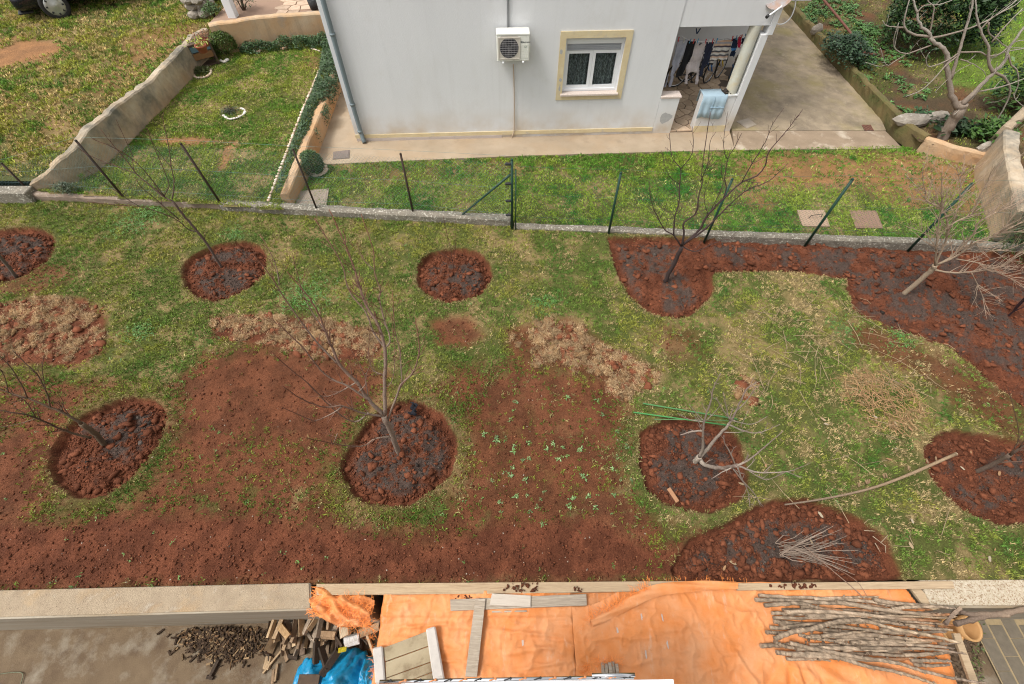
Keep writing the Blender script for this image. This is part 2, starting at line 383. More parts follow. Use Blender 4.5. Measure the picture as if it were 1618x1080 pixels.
gp = np.array([(-400, 0.86), (400, .86), (400, 600), (-400, 600)])
ground = np_mesh('ground', [(-400, 5, -.5), (400, 5, -.5), (400, 600, -.5), (-400, 600, -.5)], [(0, 1, 2, 3)], mGround, kind='structure')
np_mesh('yard_floor', [(-60, -40, -1.5), (60, -40, -1.5), (60, 1.2, -1.5), (-60, 1.2, -1.5)], [(0, 1, 2, 3)], mYard, kind='structure')

# dug beds and bare soil, traced on the level ground
BEDS = [smooth_closed(poly(p)) for p in (
    [(-40, 372), (20, 359), (62, 360), (86, 376), (82, 402), (60, 422), (20, 440), (-40, 448)],
    [(286, 430), (300, 405), (332, 390), (370, 380), (402, 383), (423, 403), (418, 430), (395, 455), (355, 472), (325, 475), (298, 460)],
    [(657, 440), (664, 412), (690, 396), (725, 392), (760, 400), (777, 425), (772, 450), (750, 470), (715, 479), (685, 472), (664, 458)],
    [(75, 735), (85, 700), (110, 670), (150, 645), (200, 628), (242, 630), (264, 652), (258, 690), (235, 725), (200, 760), (160, 785), (118, 787), (88, 768)],
    [(540, 745), (545, 715), (570, 680), (600, 645), (640, 631), (682, 640), (710, 665), (722, 695), (718, 735), (700, 765), (665, 790), (625, 800), (583, 795), (553, 775)],
    [(1007, 705), (1015, 680), (1045, 664), (1090, 658), (1140, 672), (1170, 700), (1180, 740), (1175, 780), (1150, 800), (1100, 810), (1060, 800), (1030, 780), (1012, 745)],
    [(1457, 710), (1480, 685), (1520, 679), (1580, 690), (1640, 700), (1690, 740), (1670, 810), (1602, 828), (1540, 815), (1500, 790), (1468, 750)],
)]
BED_R = smooth_closed(poly([(963, 380), (968, 374), (1085, 374), (1250, 376), (1380, 383), (1480, 387), (1618, 398), (1800, 408), (1800, 740), (1700, 690), (1618, 640), (1570, 606), (1530, 570), (1490, 545), (1400, 515), (1350, 490), (1338, 458), (1333, 440), (1230, 430), (1140, 430), (1126, 434), (1128, 455), (1113, 482), (1080, 499), (1040, 498), (1000, 475), (975, 430)]), 3)
BED_F = smooth_closed(poly([(1080, 862), (1100, 845), (1150, 825), (1190, 800), (1240, 787), (1300, 795), (1360, 820), (1400, 850), (1416, 890), (1418, 916), (1300, 919), (1180, 920), (1090, 921), (1060, 900)]))
ALLB = BEDS+[BED_R, BED_F]
SOILZ = [(poly(p), w, amp, gain) for p, w, amp, gain in (
    ([(-90, 800), (100, 815), (250, 800), (420, 805), (540, 822), (650, 845), (760, 822), (850, 808), (950, 812), (1050, 850), (1100, 850), (1400, 880), (1420, 925), (-90, 945)], .22, .8, 1.),
    ([(-90, 640), (0, 690), (60, 665), (130, 600), (110, 680), (80, 740), (120, 800), (0, 820), (-90, 830)], .2, .7, .95),
    ([(300, 590), (330, 560), (420, 548), (530, 555), (600, 590), (610, 640), (560, 680), (540, 740), (470, 700), (400, 690), (330, 740), (270, 720), (262, 660)], .28, 1.0, .95),
    ([(330, 720), (430, 690), (540, 735), (530, 790), (380, 780), (300, 800), (240, 770)], .3, 1.3, .6),
    ([(755, 600), (850, 580), (940, 610), (960, 660), (950, 720), (1000, 790), (1050, 840), (760, 820), (740, 740), (745, 660)], .32, 1.25, .80),
    ([(680, 505), (740, 500), (765, 530), (740, 550), (690, 545)], .15, .5, .9),
    ([(1340, 520), (1400, 520), (1480, 550), (1560, 600), (1618, 640), (1618, 700), (1540, 650), (1450, 590), (1380, 560)], .3, 1.1, .8),
    ([(1040, 505), (1100, 520), (1120, 560), (1060, 580), (1030, 540)], .2, 1., .55),
    ([(10, 440), (70, 410), (110, 415), (130, 440), (60, 465), (0, 470), (-60, 470), (-60, 450)], .2, .8, .7),
    ([(0, 480), (60, 465), (135, 470), (170, 500), (165, 555), (120, 580), (40, 575), (-60, 590), (-60, 480)], .12, .4, 1.),
    ([(330, 500), (420, 495), (520, 505), (600, 525), (605, 565), (520, 575), (420, 550), (335, 535)], .12, .4, 1.),
    ([(800, 520), (900, 500), (960, 545), (1045, 585), (985, 635), (930, 600), (860, 580), (800, 570)], .14, .5, .85),
)]
THIN = poly([(-90, 600), (60, 590), (110, 620), (270, 600), (320, 545), (600, 552), (640, 610), (740, 590), (790, 560), (960, 600), (1000, 660), (1010, 760), (1060, 850), (1420, 925), (-90, 945)])
def thin_mask(x, y): return sstep(-.25, .3, -sdist(x, y, THIN)+(fbm(x, y, 1.4, 5, 3)-.5)*.9)
def bed_dist(x, y):
    w = .05*(fbm(x, y, 3.1, 3, 2)-.5)*2+.02*(fbm(x, y, 13, 2, 5)-.5)*2
    d = np.full(x.shape, 9.)
    for B in ALLB: d = np.minimum(d, sdist(x, y, B))
    return d+w
def soil_mask(x, y):
    n = (fbm(x, y, 1.1, 5, 1)-.5)*1.6+(fbm(x, y, 6, 3, 4)-.5)*.9+(fbm(x, y, 19, 2, 6)-.5)*.9
    m = np.zeros(x.shape)
    for P, w, amp, g in SOILZ:
        d = sdist(x, y, P)
        m = np.maximum(m, g*sstep(-w, w, -d+n*amp*w))
    return np.clip(m, 0, 1)
def pit_h(d):
    """rim that drops, crumbled mound inside"""
    return -.125*sstep(.0, -.035, d)+.095*sstep(-.07, -.30, d)
def orch_z(x, y):
    d = bed_dist(x, y); ins = sstep(.0, -.05, d); sm = soil_mask(x, y)
    z = .03*(fbm(x, y, .7, 3, 0)-.5)
    lump = fbm(x, y, 7, 4, 3)
    z = z+pit_h(d)+ins*(.14*(lump-.45)+.05*(fbm(x, y, 19, 2, 6)-.5))
    z = z+sm*(1-ins)*(.03*(fbm(x, y, 9, 4, 1)-.6)+.035*(fbm(x, y, 23, 3, 2)-.5)-.008)
    front = sstep(2.0, 1.0, y)*sm*(1-ins)
    return z+front*.05*(fbm(x, y, 14, 3, 7)-.5)
SOIL_A, SOIL_B, CHAR = col(.190, .066, .033), col(.118, .041, .021), col(.080, .066, .056)
def orch_col(x, y):
    d = bed_dist(x, y); ins = sstep(.02, -.02, d); sm = soil_mask(x, y)
    n = fbm(x, y, 3, 5, 2)
    soil = mix(SOIL_B[None], SOIL_A[None], sstep(.3, .7, fbm(x, y, 5, 5, 6)))
    ch = ins*sstep(.10, .25, -d)*sstep(.36, .54, fbm(x, y, 2.1, 5, 4))*.82*sstep(.30, .48, fbm(x, y, 11, 3, 2))
    soil = mix(soil, CHAR[None], ch)
    turf = mix(col(.10, .115, .03)[None], col(.27, .205, .09)[None], sstep(.42, .68, n))
    turf = mix(turf, col(.085, .11, .026)[None], sstep(.5, .75, fbm(x, y, 1.3, 4, 5))*.7)
    th = thin_mask(x, y)*sstep(.28, .50, fbm(x, y, 4.5, 4, 6)+.12)*(.35+.65*sstep(.05, .45, d+.3*(fbm(x, y, 2.3, 4, 1)-.5)))
    return mix(turf, soil, np.clip(np.maximum(np.maximum(ins, sm), th*.92), 0, 1))
OR = np.array([(-12.6, .70), (-6, .74), (-2.57, .86), (7.5, .93), (13, .95), (13, float(fence_y(13))), (0, float(fence_y(0))), (-12.6, float(fence_y(-12.6)))])
OR[4:] = [(12.5, .95), (12.5, 7.1), (10.5, 7.12), (0, 7.70)] if False else OR[4:]
orchard = grid_patch('orchard_ground', OR, orch_z, .027, orch_col, mSoil)

# grass of the orchard: blade by blade
def grass_mix(x, y, straw=.3, fresh=.5):
    n = len(x)
    g = mix(col(.255, .27, .048)[None], col(.13, .21, .036)[None], sstep(.38, .60, fbm(x, y, 1.7, 4, 3)))
    g = mix(g, col(.055, .155, .026)[None], sstep(.52, .68, fbm(x, y, 2.6, 4, 6))*fresh)
    g = mix(g, col(.31, .285, .06)[None], sstep(.55, .70, fbm(x, y, .9, 3, 1))*.6)
    s = RNG.random(n) < straw*(.15+1.7*sstep(.42, .66, fbm(x, y, 3.2, 4, 2)))
    g[s] = col(.42, .32, .16)*RNG.uniform(.65, 1.2, (s.sum(), 1))
    return g*RNG.uniform(.6, 1.55, (n, 1))
def tufts(P, n, k, spread):
    p = sample_poly(P, n); m = len(p); q = np.repeat(p, k, 0)+RNG.normal(0, spread, (m*k, 2)); return p, q, np.repeat(np.arange(m), k)
pt, p, ti = tufts(OR, 135000, 7, .013)
def orch_density(x, y):
    d = bed_dist(x, y); sm = soil_mask(x, y); thin = sstep(.28, .50, fbm(x, y, 3.5, 4, 7))
    return ((.30+.70*thin)*(1-sm)**1.4+.26*sm*(1-sm)*2*thin)*(1-.40*thin_mask(x, y)*sstep(.1, .45, d))+.35*sstep(.5, .1, d)*thin_mask(x, y)*thin, d
dens, d = orch_density(pt[:, 0], pt[:, 1])
kt = RNG.random(len(pt)) < dens*(d > -.01)
gct = grass_mix(pt[:, 0], pt[:, 1], .30+.20*sstep(3, 5, pt[:, 0])-.16*sstep(.5, -3, pt[:, 0]), .55+.3*sstep(2, 4, pt[:, 0]))
gct = mix(gct, gct*col(.72, .86, .66), thin_mask(pt[:, 0], pt[:, 1])*.8)
gct = mix(gct, col(.34, .26, .12)[None]*RNG.uniform(.7, 1.1, (len(pt), 1)), sstep(.12, .0, d)*.7*(RNG.random(len(pt)) < .8))
hh = RNG.uniform(.022, .062, len(pt))*(.75+.6*fbm(pt[:, 0], pt[:, 1], 2.2, 3, 5))
k = kt[ti]; x, y = p[k, 0], p[k, 1]; tk = ti[k]
gc = gct[tk]*RNG.uniform(.8, 1.2, (len(x), 1))
blades('orchard_grass', x, y, orch_z(x, y), hh[tk]*RNG.uniform(.6, 1.15, len(x)), RNG.uniform(.006, .011, len(x)), gc, mBlade, lean=1.0)

# crumbs and clods of red soil and charcoal in each bed
def fill_bed(B, nbig, nsmall, charcoal=.35):
    for (n, r0, r1, sub) in ((nbig, .020, .062, 1), (nsmall, .005, .020, 1)):
        p = sample_poly(B, n); x, y = p[:, 0], p[:, 1]; d = bed_dist(x, y)
        k = d < -.075; x, y, d = x[k], y[k], d[k]; m = len(x)
        r = r0+(r1-r0)*RNG.random(m)**2.7
        c = mix(SOIL_B[None], SOIL_A[None]*1.12, RNG.random(m))
        pat = sstep(.34, .52, fbm(x, y, 2.1, 5, 4))*sstep(.08, .3, -d)*sstep(.36, .50, fbm(x, y, 11, 3, 2))
        isc = RNG.random(m) < charcoal*pat*(2.9 if n == nsmall else .5)
        c[isc] = CHAR*RNG.uniform(.4, 1.7, (isc.sum(), 1))
        r[isc] *= .62; c *= RNG.uniform(.75, 1.2, (m, 1))
        if n == nbig:
            kb = (d > -.28) | (RNG.random(m) < .38); x, y, r, c = x[kb], y[kb], r[kb], c[kb]
        yield x, y, r, c
for B, nb, ns in [(b, 330, 6200) for b in BEDS]+[(BED_R, 2400, 30000), (BED_F, 700, 9000)]:
    XX, YY, RR, CC = (np.concatenate(q) for q in zip(*fill_bed(B, nb, ns)))
    kk = (YY < fence_y(XX)-.12) & (YY > wall_y(XX)+.03)
    XX, YY, RR, CC = XX[kk], YY[kk], RR[kk], CC[kk]
    big = RR > .022
    if big.sum(): clods('soil_clods', XX[big], YY[big], orch_z(XX[big], YY[big])+RR[big]*.2, RR[big], CC[big], mClod, rough=.5)
    clods('soil_crumbs', XX[~big], YY[~big], orch_z(XX[~big], YY[~big])+RR[~big]*.25, RR[~big], CC[~big], mClod, rough=.45, sub=0)
# crumbs over the bare soil
p = sample_poly(OR, 150000); x, y = p[:, 0], p[:, 1]
k = (np.maximum(soil_mask(x, y), thin_mask(x, y)*.7) > .5) & (bed_dist(x, y) > .02) & (RNG.random(len(x)) < .35+.65*sstep(1.9, 1.1, y)); x, y = x[k], y[k]; n = len(x)
r = .004+.020*RNG.random(n)**3.5
c = mix(SOIL_B[None]*.9, SOIL_A[None]*1.1, RNG.random(n)); q = RNG.random(n) < .035
c[q] = np.where(RNG.random((q.sum(), 1)) < .4, col(.5, .42, .34), col(.42, .19, .09)); r[q] = .005+.008*RNG.random(q.sum())
clods('soil_crumbs', x, y, orch_z(x, y)+r*.3, r, c, mClod, sub=0)

# weeds: small rosettes on the soil and clover in the grass
def rosettes(name, cx, cy, z, nleaf, size, base):
    n = len(cx); X = np.repeat(cx, nleaf)+RNG.normal(0, .012, n*nleaf); Y = np.repeat(cy, nleaf)+RNG.normal(0, .012, n*nleaf)
    cc = np.repeat(base*RNG.uniform(.7, 1.4, (n, 1)), nleaf, 0)*RNG.uniform(.8, 1.2, (n*nleaf, 1))
    V, Fc, c = leaves(X, Y, np.repeat(z, nleaf)+RNG.uniform(.005, .03, n*nleaf), np.repeat(size, nleaf)*RNG.uniform(.6, 1.2, n*nleaf), .42, cc, .9)
    return np_mesh(name, V, Fc, mLeaf, c, kind='stuff')
P_ = poly([(760, 640), (960, 620), (1010, 700), (1030, 800), (900, 840), (800, 830), (740, 740)])
p = sample_poly(P_, 44); x, y = p[:, 0], p[:, 1]
rosettes('weeds', x, y, orch_z(x, y), 11, RNG.uniform(.025, .055, len(x)), col(.12, .20, .07))
p = sample_poly(OR, 1500); x, y = p[:, 0], p[:, 1]
k = (bed_dist(x, y) > .05) & (RNG.random(len(x)) < .1+sstep(.5, .62, fbm(x, y, 1.1, 4, 2))); x, y = x[k], y[k]
rosettes('weeds', x, y, orch_z(x, y), 7, RNG.uniform(.015, .04, len(x)), col(.095, .18, .04))
for (px, py, rr) in ((240, 335, .6), (205, 350, .6), (500, 465, .5), (475, 470, .5), (220, 525, .3), (370, 370, .3), (340, 420, .2), (1330, 520, .3), (1425, 540, .3), (860, 480, .3)):
    c0 = W(px, py); n = int(420*rr); x = RNG.normal(c0.x, rr*.45, n); y = RNG.normal(c0.y, rr*.45, n)
    k = bed_dist(x, y) > .02; x, y = x[k], y[k]
    rosettes('clover', x, y, orch_z(x, y)+.02, 5, RNG.uniform(.015, .035, len(x)), col(.075, .185, .035))

# ------------------------------------------------------------------ the ground beyond the fence
def zl(x, y): return .16+.032*np.clip(y-8, 0, 12)+.02*(fbm(x, y, 1.2, 3, 1)-.5)
def lawn_col(soilw):
    def f(x, y):
        t = mix(col(.095, .10, .028)[None], col(.29, .21, .10)[None], sstep(.45, .72, fbm(x, y, 1.7, 5, 2)))
        return mix(t, mix(col(.34, .17, .075)[None], col(.26, .135, .065)[None], sstep(.3, .7, fbm(x, y, 4, 4, 6))), soilw(x, y))
    return f
def lawn(name, P, zf, soilw, n, straw, h=(.03, .07), w=(.009, .018), tint=(1, 1, 1), fresh=.6, res=.09, GP=None):
    o = grid_patch(name, P, zf, res, lawn_col(soilw), mTurf)
    pt, p, ti = tufts(P if GP is None else GP, n//5, 6, .02); dens = (1-soilw(pt[:, 0], pt[:, 1]))*(.35+.65*sstep(.35, .55, fbm(pt[:, 0], pt[:, 1], 2.3, 4, 3)))
    gct = grass_mix(pt[:, 0], pt[:, 1], straw, fresh)*np.array(tint); kt = RNG.random(len(pt)) < dens; k = kt[ti]; x, y, tk = p[k, 0], p[k, 1], ti[k]
    blades(name+'_grass', x, y, zf(x, y), RNG.uniform(*h, len(x)), RNG.uniform(*w, len(x)), gct[tk]*RNG.uniform(.8, 1.2, (len(x), 1)), mBlade, lean=1.0)
    return o
def patch_w(polys, w=.35, amp=.7):
    Q = [(poly(p, z), g) for p, z, g in polys]
    def f(x, y):
        n = (fbm(x, y, 1.6, 5, 5)-.5)*2*amp*w*1.6; m = np.zeros(x.shape)
        for P, g in Q: m = np.maximum(m, g*sstep(-w, w, -sdist(x, y, P)+n))
        return m
    return f
# house lawn, lower than the walled one
HL = np.array([W(497, 262)[:2], W(800, 250)[:2], W(1170, 238)[:2], W(1425, 233)[:2], W(1545, 262)[:2], (11.2, 9.6), (10.2, 7.6), (9.9, float(fence_y(9.9))+.05), (0.05, float(fence_y(.05))+.05), (-2.1, float(fence_y(-2.1))+.05), (-4.9, float(fence_y(-4.9))+.1), (-4.8, 9.0)])
hz = lambda x, y: .012+.03*(fbm(x, y, 1.1, 3, 1)-.4)
lawn('house_lawn', HL, hz, patch_w([([(1165, 250), (1230, 245), (1400, 245), (1530, 260), (1530, 310), (1430, 330), (1360, 300), (1270, 300), (1190, 320), (1170, 290)], 0, .8), ([(525, 262), (680, 258), (810, 255), (830, 268), (700, 285), (560, 290)], 0, .35), ([(1180, 260), (1220, 255), (1215, 330), (1185, 320)], 0, .7), ([(1500, 260), (1545, 262), (1560, 330), (1500, 340)], 0, .7)]), 150000, .13, tint=(.85, 1.12, .75), fresh=1.)
# walled lawn
LWx = lambda y: np.interp(y, [7.5, 8.6, 16.], [-9.75, -9.55, -9.05])
WL = np.array([(-10.7, 8.70), (-10.05, 8.84), (-9.64, 9.3), (-9.30, 12), (-9.0, 15.8), (-8.5, 15.4), (-5.4, 16.6), (-5.0, 16.4), (-4.95, 13), (-5.02, 10), (-5.0, 8.06)])
lawn('walled_lawn', WL, zl, patch_w([([(255, 222), (310, 218), (378, 225), (380, 232), (300, 230), (255, 228)], .2, 1.), ([(355, 230), (372, 228), (355, 270), (342, 270)], .2, 1.), ([(460, 85), (500, 75), (508, 110), (470, 105)], .4, .5)], .14), 150000, .24, h=(.02, .055), tint=(.95, 1.1, .85))
# yard beside the street, higher than the walled lawn
def zy(x, y): return .24+.52*sstep(8.4, 12., y)+.05*(fbm(x, y, .5, 3, 2)-.5)
YL = np.array([(-10.9, 8.92), (-10.2, 9.05), (-9.8, 9.5), (-9.45, 11.4), (-9.2, 15.2), (-8.95, 19), (-8.9, 40), (-34, 40), (-34, 9.6), (-14, 9.1)])
lawn('side_yard', YL, zy, patch_w([([(-40, 68), (60, 60), (135, 68), (110, 86), (40, 106), (-40, 115)], .75, 1.), ([(190, 60), (300, 30), (320, 60), (260, 95), (200, 140), (150, 160), (170, 100)], .75, .6), ([(60, 170), (130, 175), (130, 200), (40, 200)], .7, .5), ([(0, 150), (30, 152), (30, 170), (0, 172)], .7, .5)], .5, .9), 270000, .42, h=(.04, .10), w=(.012, .026), tint=(1.12, 1.12, .95), res=.15, GP=np.array([(-9.7, 8.95), (-9.0, 15.2), (-8.95, 23), (-20, 23), (-20, 10.5), (-12, 9.1)]))
# bank on the far side of the driveway
def zb(x, y): return .02+(.24+.12*sstep(10, 13, x)+.08*(fbm(x, y, .8, 4, 2)-.5))*sstep(7.0, 8.6, y)
BK = np.array([(10.0, 10.6), (11.35, 9.9), (10.95, 9.1), (10.3, 7.3), (26, 7.0), (40, 7.0), (40, 40), (10.0, 40)])
lawnP = poly([(1555, -60), (1500, 40), (1480, 90), (1500, 130), (1560, 150), (1640, 150), (1900, 100), (1900, -60)], .36)
def bank_soil(x, y):
    d = sdist(x, y, lawnP)+(fbm(x, y, 1.2, 4, 3)-.5)*1.2
    n = fbm(x, y, 1.3, 5, 4)
    return np.clip(sstep(-.3, .4, d)*(.10+.9*sstep(.44, .60, n)), 0, 1)
def bank_col(x, y):
    t = mix(col(.085, .085, .028)[None], col(.2, .15, .075)[None], sstep(.45, .7, fbm(x, y, 1.7, 5, 2)))
    s = mix(col(.15, .072, .035)[None], col(.085, .06, .035)[None], sstep(.35, .65, fbm(x, y, 2.1, 5, 6)))
    t = mix(t, col(.12, .165, .032)[None]*(.7+.6*fbm(x, y, 2.3, 4, 1))[:, None], sstep(.3, -.3, sdist(x, y, lawnP)))
    return mix(t, s, bank_soil(x, y))
grid_patch('bank', BK, zb, .13, bank_col, mTurf)
p = sample_poly(BK, 190000); x, y = p[:, 0], p[:, 1]; k = (RNG.random(len(x)) < 1.02-bank_soil(x, y)) & (y < 30); x, y = x[k], y[k]
inl = sstep(.3, -.3, sdist(x, y, lawnP))
gc = mix(grass_mix(x, y, .2, 1.)*col(.75, .85, .6), grass_mix(x, y, .05, .4)*col(.78, 1.15, .5), inl)
blades('bank_grass', x, y, zb(x, y), RNG.uniform(.03, .09, len(x)), RNG.uniform(.012, .026, len(x)), gc, mBlade, lean=1.0)
p = sample_poly(poly([(1262, 20), (1330, -40), (1450, 40), (1480, 120), (1440, 200), (1380, 150)], .3), 2600); x, y = p[:, 0], p[:, 1]
k = RNG.random(len(x)) < sstep(.42, .6, fbm(x, y, .9, 4, 6)); x, y = x[k], y[k]
rosettes('ground_cover', x, y, zb(x, y)+.03, 10, RNG.uniform(.05, .12, len(x)), col(.06, .135, .032))

for xa, xb, ya, yb in ((-40, -12.5, .7, 9.6), (12.8, 40, .9, 7.2)):
    grid_patch('verge', np.array([(xa, ya), (xb, ya), (xb, yb), (xa, yb)]), lambda x, y: -.01+.04*(fbm(x, y, .7, 3, 0)-.5), .2, lawn_col(lambda x, y: .8*sstep(.5, .6, fbm(x, y, .9, 4, 3))), mTurf)
# paths and driveway: slabs with a real edge
def slab(name, pts, z0, z1, mat):
    b = MB(); b.prism([(p[0], p[1]) for p in pts], z0, z1); o = b.build(name, mat); o['kind'] = 'structure'; return o
a_, b_, c_ = W(497, 262), W(812, 248), W(1160, 238); pm = MB()
for q in ([(-4.92, 9.35), (a_.x, a_.y), (a_.x, 11.2), (-4.92, 11.2)], [(a_.x, a_.y), (b_.x, b_.y), (b_.x, 11.6), (-3.5, 11.2), (a_.x, 11.2)], [(b_.x, b_.y), (c_.x, c_.y), (5.75, 11.9), (b_.x, 11.6)]): pm.prism(q, -.1, .035)
pm.build('path', mConc)['kind'] = 'structure'
slab('side_path', [(-4.92, 11.201), (-3.5, 11.201), (-3.7, 18), (-5.1, 18), (-5.05, 13.3)], -.1, .034, mConc)
slab('driveway', [(5.76, 11.43), (9.78, 11.43), (9.92, 12), (9.92, 30), (5.3, 30)], -.1, .045, mDrive)
mEdge = M('edge_concrete', (.30, .225, .155), (.21, .155, .105), 2.2, .93, .006, 70, c3=(.42, .35, .27), s3=2.4, t3=.60, w3=.06)
slab('driveway_edge', [W(1160, 239)[:2], W(1424, 236)[:2], (9.76, 11.42), (5.76, 11.42)], -.1, .04, mEdge)

# ------------------------------------------------------------------ the white house
HO = W(575, 224, 0); _e = W(1151, 209, 0); HU = (_e-HO).normalized(); HV = Vector((-HU.y, HU.x, 0))
HM = Matrix(((HU.x, HV.x, 0, HO.x), (HU.y, HV.y, 0, HO.y), (0, 0, 1, 0), (0, 0, 0, 1)))
def HP(s, t, z): return HM @ Vector((s, t, z))
def HS(px, py, t=0.):
    o = HP(0, t, 0); r = ray(px, py); c = Vector((0, 0, H)); k = (o-c).dot(HV)/r.dot(HV); p = c+r*k
    return (p-o).dot(HU), p.z
house = thing('house', 'white rendered house with a cream framed window and an open porch', 'house', HO)
S0, SP, S1, ZT, TD = -.16, 7.43, 9.5, 5.8, 9.5
wx0, wx1, wz0, wz1 = 4.99, 6.31, 1.09, 2.28
b = MB()
b.box((S0, 0, -.2), (wx0, .3, ZT), HM); b.box((wx1, 0, -.2), (SP, .3, ZT), HM)
b.box((wx0, 0, -.2), (wx1, .3, wz0), HM); b.box((wx0, 0, wz1), (wx1, .3, ZT), HM)
b.box((S0, .3, -.2), (S0+.3, TD, ZT), HM); b.box((S0+.3, TD-.3, -.2), (10.85, TD, ZT), HM); b.box((10.6, 3.75, -.2), (10.85, TD-.3, ZT), HM)
b.box((SP-.25, .3, -.2), (SP, 3.5, ZT), HM); b.box((SP-.25, 3.5, -.2), (10.85, 3.75, ZT), HM)
b.build('wall', mStucco, house)
b = MB(); b.box((SP+.002, .02, 2.44), (S1-.06, .27, ZT), HM); b.box((S1-.25, .27, 2.44), (S1-.06, 3.75, ZT), HM); b.build('porch_beam', mStucco, house)
b = MB(); b.box((SP, .27, 2.5), (S1-.25, 3.5, 2.6), HM); b.box((S1-.06, 1.2, 2.5), (10.85, 3.5, 2.6), HM); b.build('porch_ceiling', mStucco, house)
b = MB(); b.box((S0-.3, -.4, ZT), (S1+.3, TD+.3, ZT+.18), HM); b.build('roof', mBoard, house)
b = MB(); b.box((S1-.055, -.03, 2.27), (S1+.06, .24, ZT-.02), HM); b.build('corner_casing', mWhitePl, house)
b = MB(); b.box((S1-.17, 0, -.1), (S1, .24, 2.268), HM, bev=.01); b.build('corner_pier', mStucco, house)
# plinth and cream base band
b = MB(); b.box((S0-.012, -.022, .11), (SP-.01, 0, .20), HM); b.build('base_band', mBand, house)
mPl = M('plinth_tile', (.50, .43, .39), (.46, .40, .36), 9, .7)
for i in range(6): MB().box((S0+.01+i*.615, -.03, .02), (S0+.62+i*.615, 0, .106), HM).build('plinth_tile', mPl, house)
# window
def rim(b, x0, x1, z0, z1, w, t0, t1):
    b.box((x0, t0, z0), (x0+w, t1, z1), HM); b.box((x1-w, t0, z0), (x1, t1, z1), HM)
    b.box((x0+w, t0, z0), (x1-w, t1, z0+w), HM); b.box((x0+w, t0, z1-w), (x1-w, t1, z1), HM)
b = MB(); rim(b, wx0-.135, wx1+.135, wz0-.135, wz1+.135, .135, -.028, -.001); b.build('window_surround', mBand, house)
mPat = M('bare_plaster', (.40, .40, .395), (.34, .34, .335), 20, .9)
for (s, z, a, c_) in ((4.895, 2.02, .04, .055), (4.93, 1.42, .035, .05), (4.925, 1.22, .022, .06), (4.93, 1.3, .012, .03)):
    n = 10; pts = [(s+a*math.cos(6.28*i/n)*R(.7, 1.1), z+c_*math.sin(6.28*i/n)*R(.7, 1.1)) for i in range(n)]
    bb = MB(); bb.add([HP(q[0], -.0305, q[1]) for q in pts]+[HP(q[0], -.027, q[1]) for q in pts], [tuple(range(n))]+[(i, (i+1) % n, n+(i+1) % n, n+i) for i in range(n)]); bb.build('bare_patch', mPat, house)
win = MB(); rim(win, wx0, wx1, wz0+.02, wz1, .05, .09, .17); win.box((wx0+.05, .085, 2.13), (wx1-.05, .17, wz1-.05), HM)
win = win.build('window', mWhitePl, house)
b = MB()
for i in range(4): b.box((wx0+.05, .10+.004*(i % 2), 1.985+i*.037), (wx1-.05, .115, 1.985+i*.037+.034), HM, bev=.004)
b.build('roller_shutter', mShut, win)
for (a0, a1) in ((wx0+.05, (wx0+wx1)/2-.003), ((wx0+wx1)/2+.003, wx1-.05)):
    b = MB(); rim(b, a0, a1, wz0+.07, 1.984, .065, .115, .16); b.build('sash', mWhitePl, win)
    b = MB(); b.box((a0+.066, .132, wz0+.136), (a1-.066, .138, 1.918), HM)
    g = bpy.data.materials.get('window_glass')
    if not g:
        g = M('window_glass', (.9, .92, .92), rough=.03, spec=.5); nb = g.node_tree.nodes['Principled BSDF']; nb.inputs['Transmission Weight'].default_value = 1; nb.inputs['IOR'].default_value = 1.02
    b.build('pane', g, win)
# lace curtain: wavy cloth with a looped thread pattern
mLace = M('lace_curtain', (.045, .055, .05), (.03, .036, .034), 10, .9, c3=(.17, .205, .20), s3=80, t3=.53, w3=.07, stretch=(1, 1, .22))
V = []; Fq = []; NX = 90
for i in range(NX+1):
    s = wx0+.07+(wx1-wx0-.14)*i/NX; t = .20+.02*math.sin(s*52)+.012*math.sin(s*23+1)
    V += [HP(s, t, wz0+.06), HP(s, t+.004*math.sin(i), 1.6), HP(s, t, 2.2)]
for i in range(NX):
    for j in range(2): Fq.append((i*3+j, i*3+3+j, i*3+4+j, i*3+1+j))
b = MB(); b.add(V, Fq, smooth=True); b.build('curtain', mLace, win)
b = MB(); b.box((wx0-.4, .42, wz0-.4), (wx1+.4, .44, wz1+.3), HM); b.build('interior', mGlassD, house)
b = MB(); b.box((wx0-.035, -.075, wz0-.035), (wx1+.035, .09, wz0+.018), HM, bev=.008); b.build('window_sill', mStone, house)
# rain pipe on the corner
pipe_px = [(511.5, -30), (526, 46), (552, 130), (570, 196), (577, 221)]
b = MB(); pts = []
zz = [(-.02, ZT-.3), (-.02, 3.0), (-.02, 1.2), (-.01, .4), (.0, .12), (.03, .06)]
b.tube([HP(.02+s, -.075-(.06 if z < .1 else 0), z) for s, z in zz], .052, 12); o = b.build('rain_pipe', mMetalG, house)
for z in (2.47, 1.0, .33):
    b = MB(); b.tube([HP(.0, -.075, z-.025), HP(.0, -.075, z+.025)], .062, 12); b.box((-.02, -.03, z-.012), (.02, 0, z+.012), HM); b.build('pipe_clip', mMetalG, o)
# cables
b = MB(); s_, z_ = HS(803, 44); b.tube([HP(s_, -.025, z_), HP(s_-.02, -.025, ZT-.3)], .022, 8); b.build('conduit', mShut, house)
mHose = M('beige_hose', (.42, .33, .25), rough=.7)
b = MB(); P = [HP(*(lambda q: (q[0], -.03, q[1]))(HS(x, y))) for x, y in ((811, 100), (812, 130), (812.5, 170), (812, 205), (809, 214), (808, 221))]
b.tube(smooth_open(P), .013, 6); b.build('drain_hose', mHose, house)
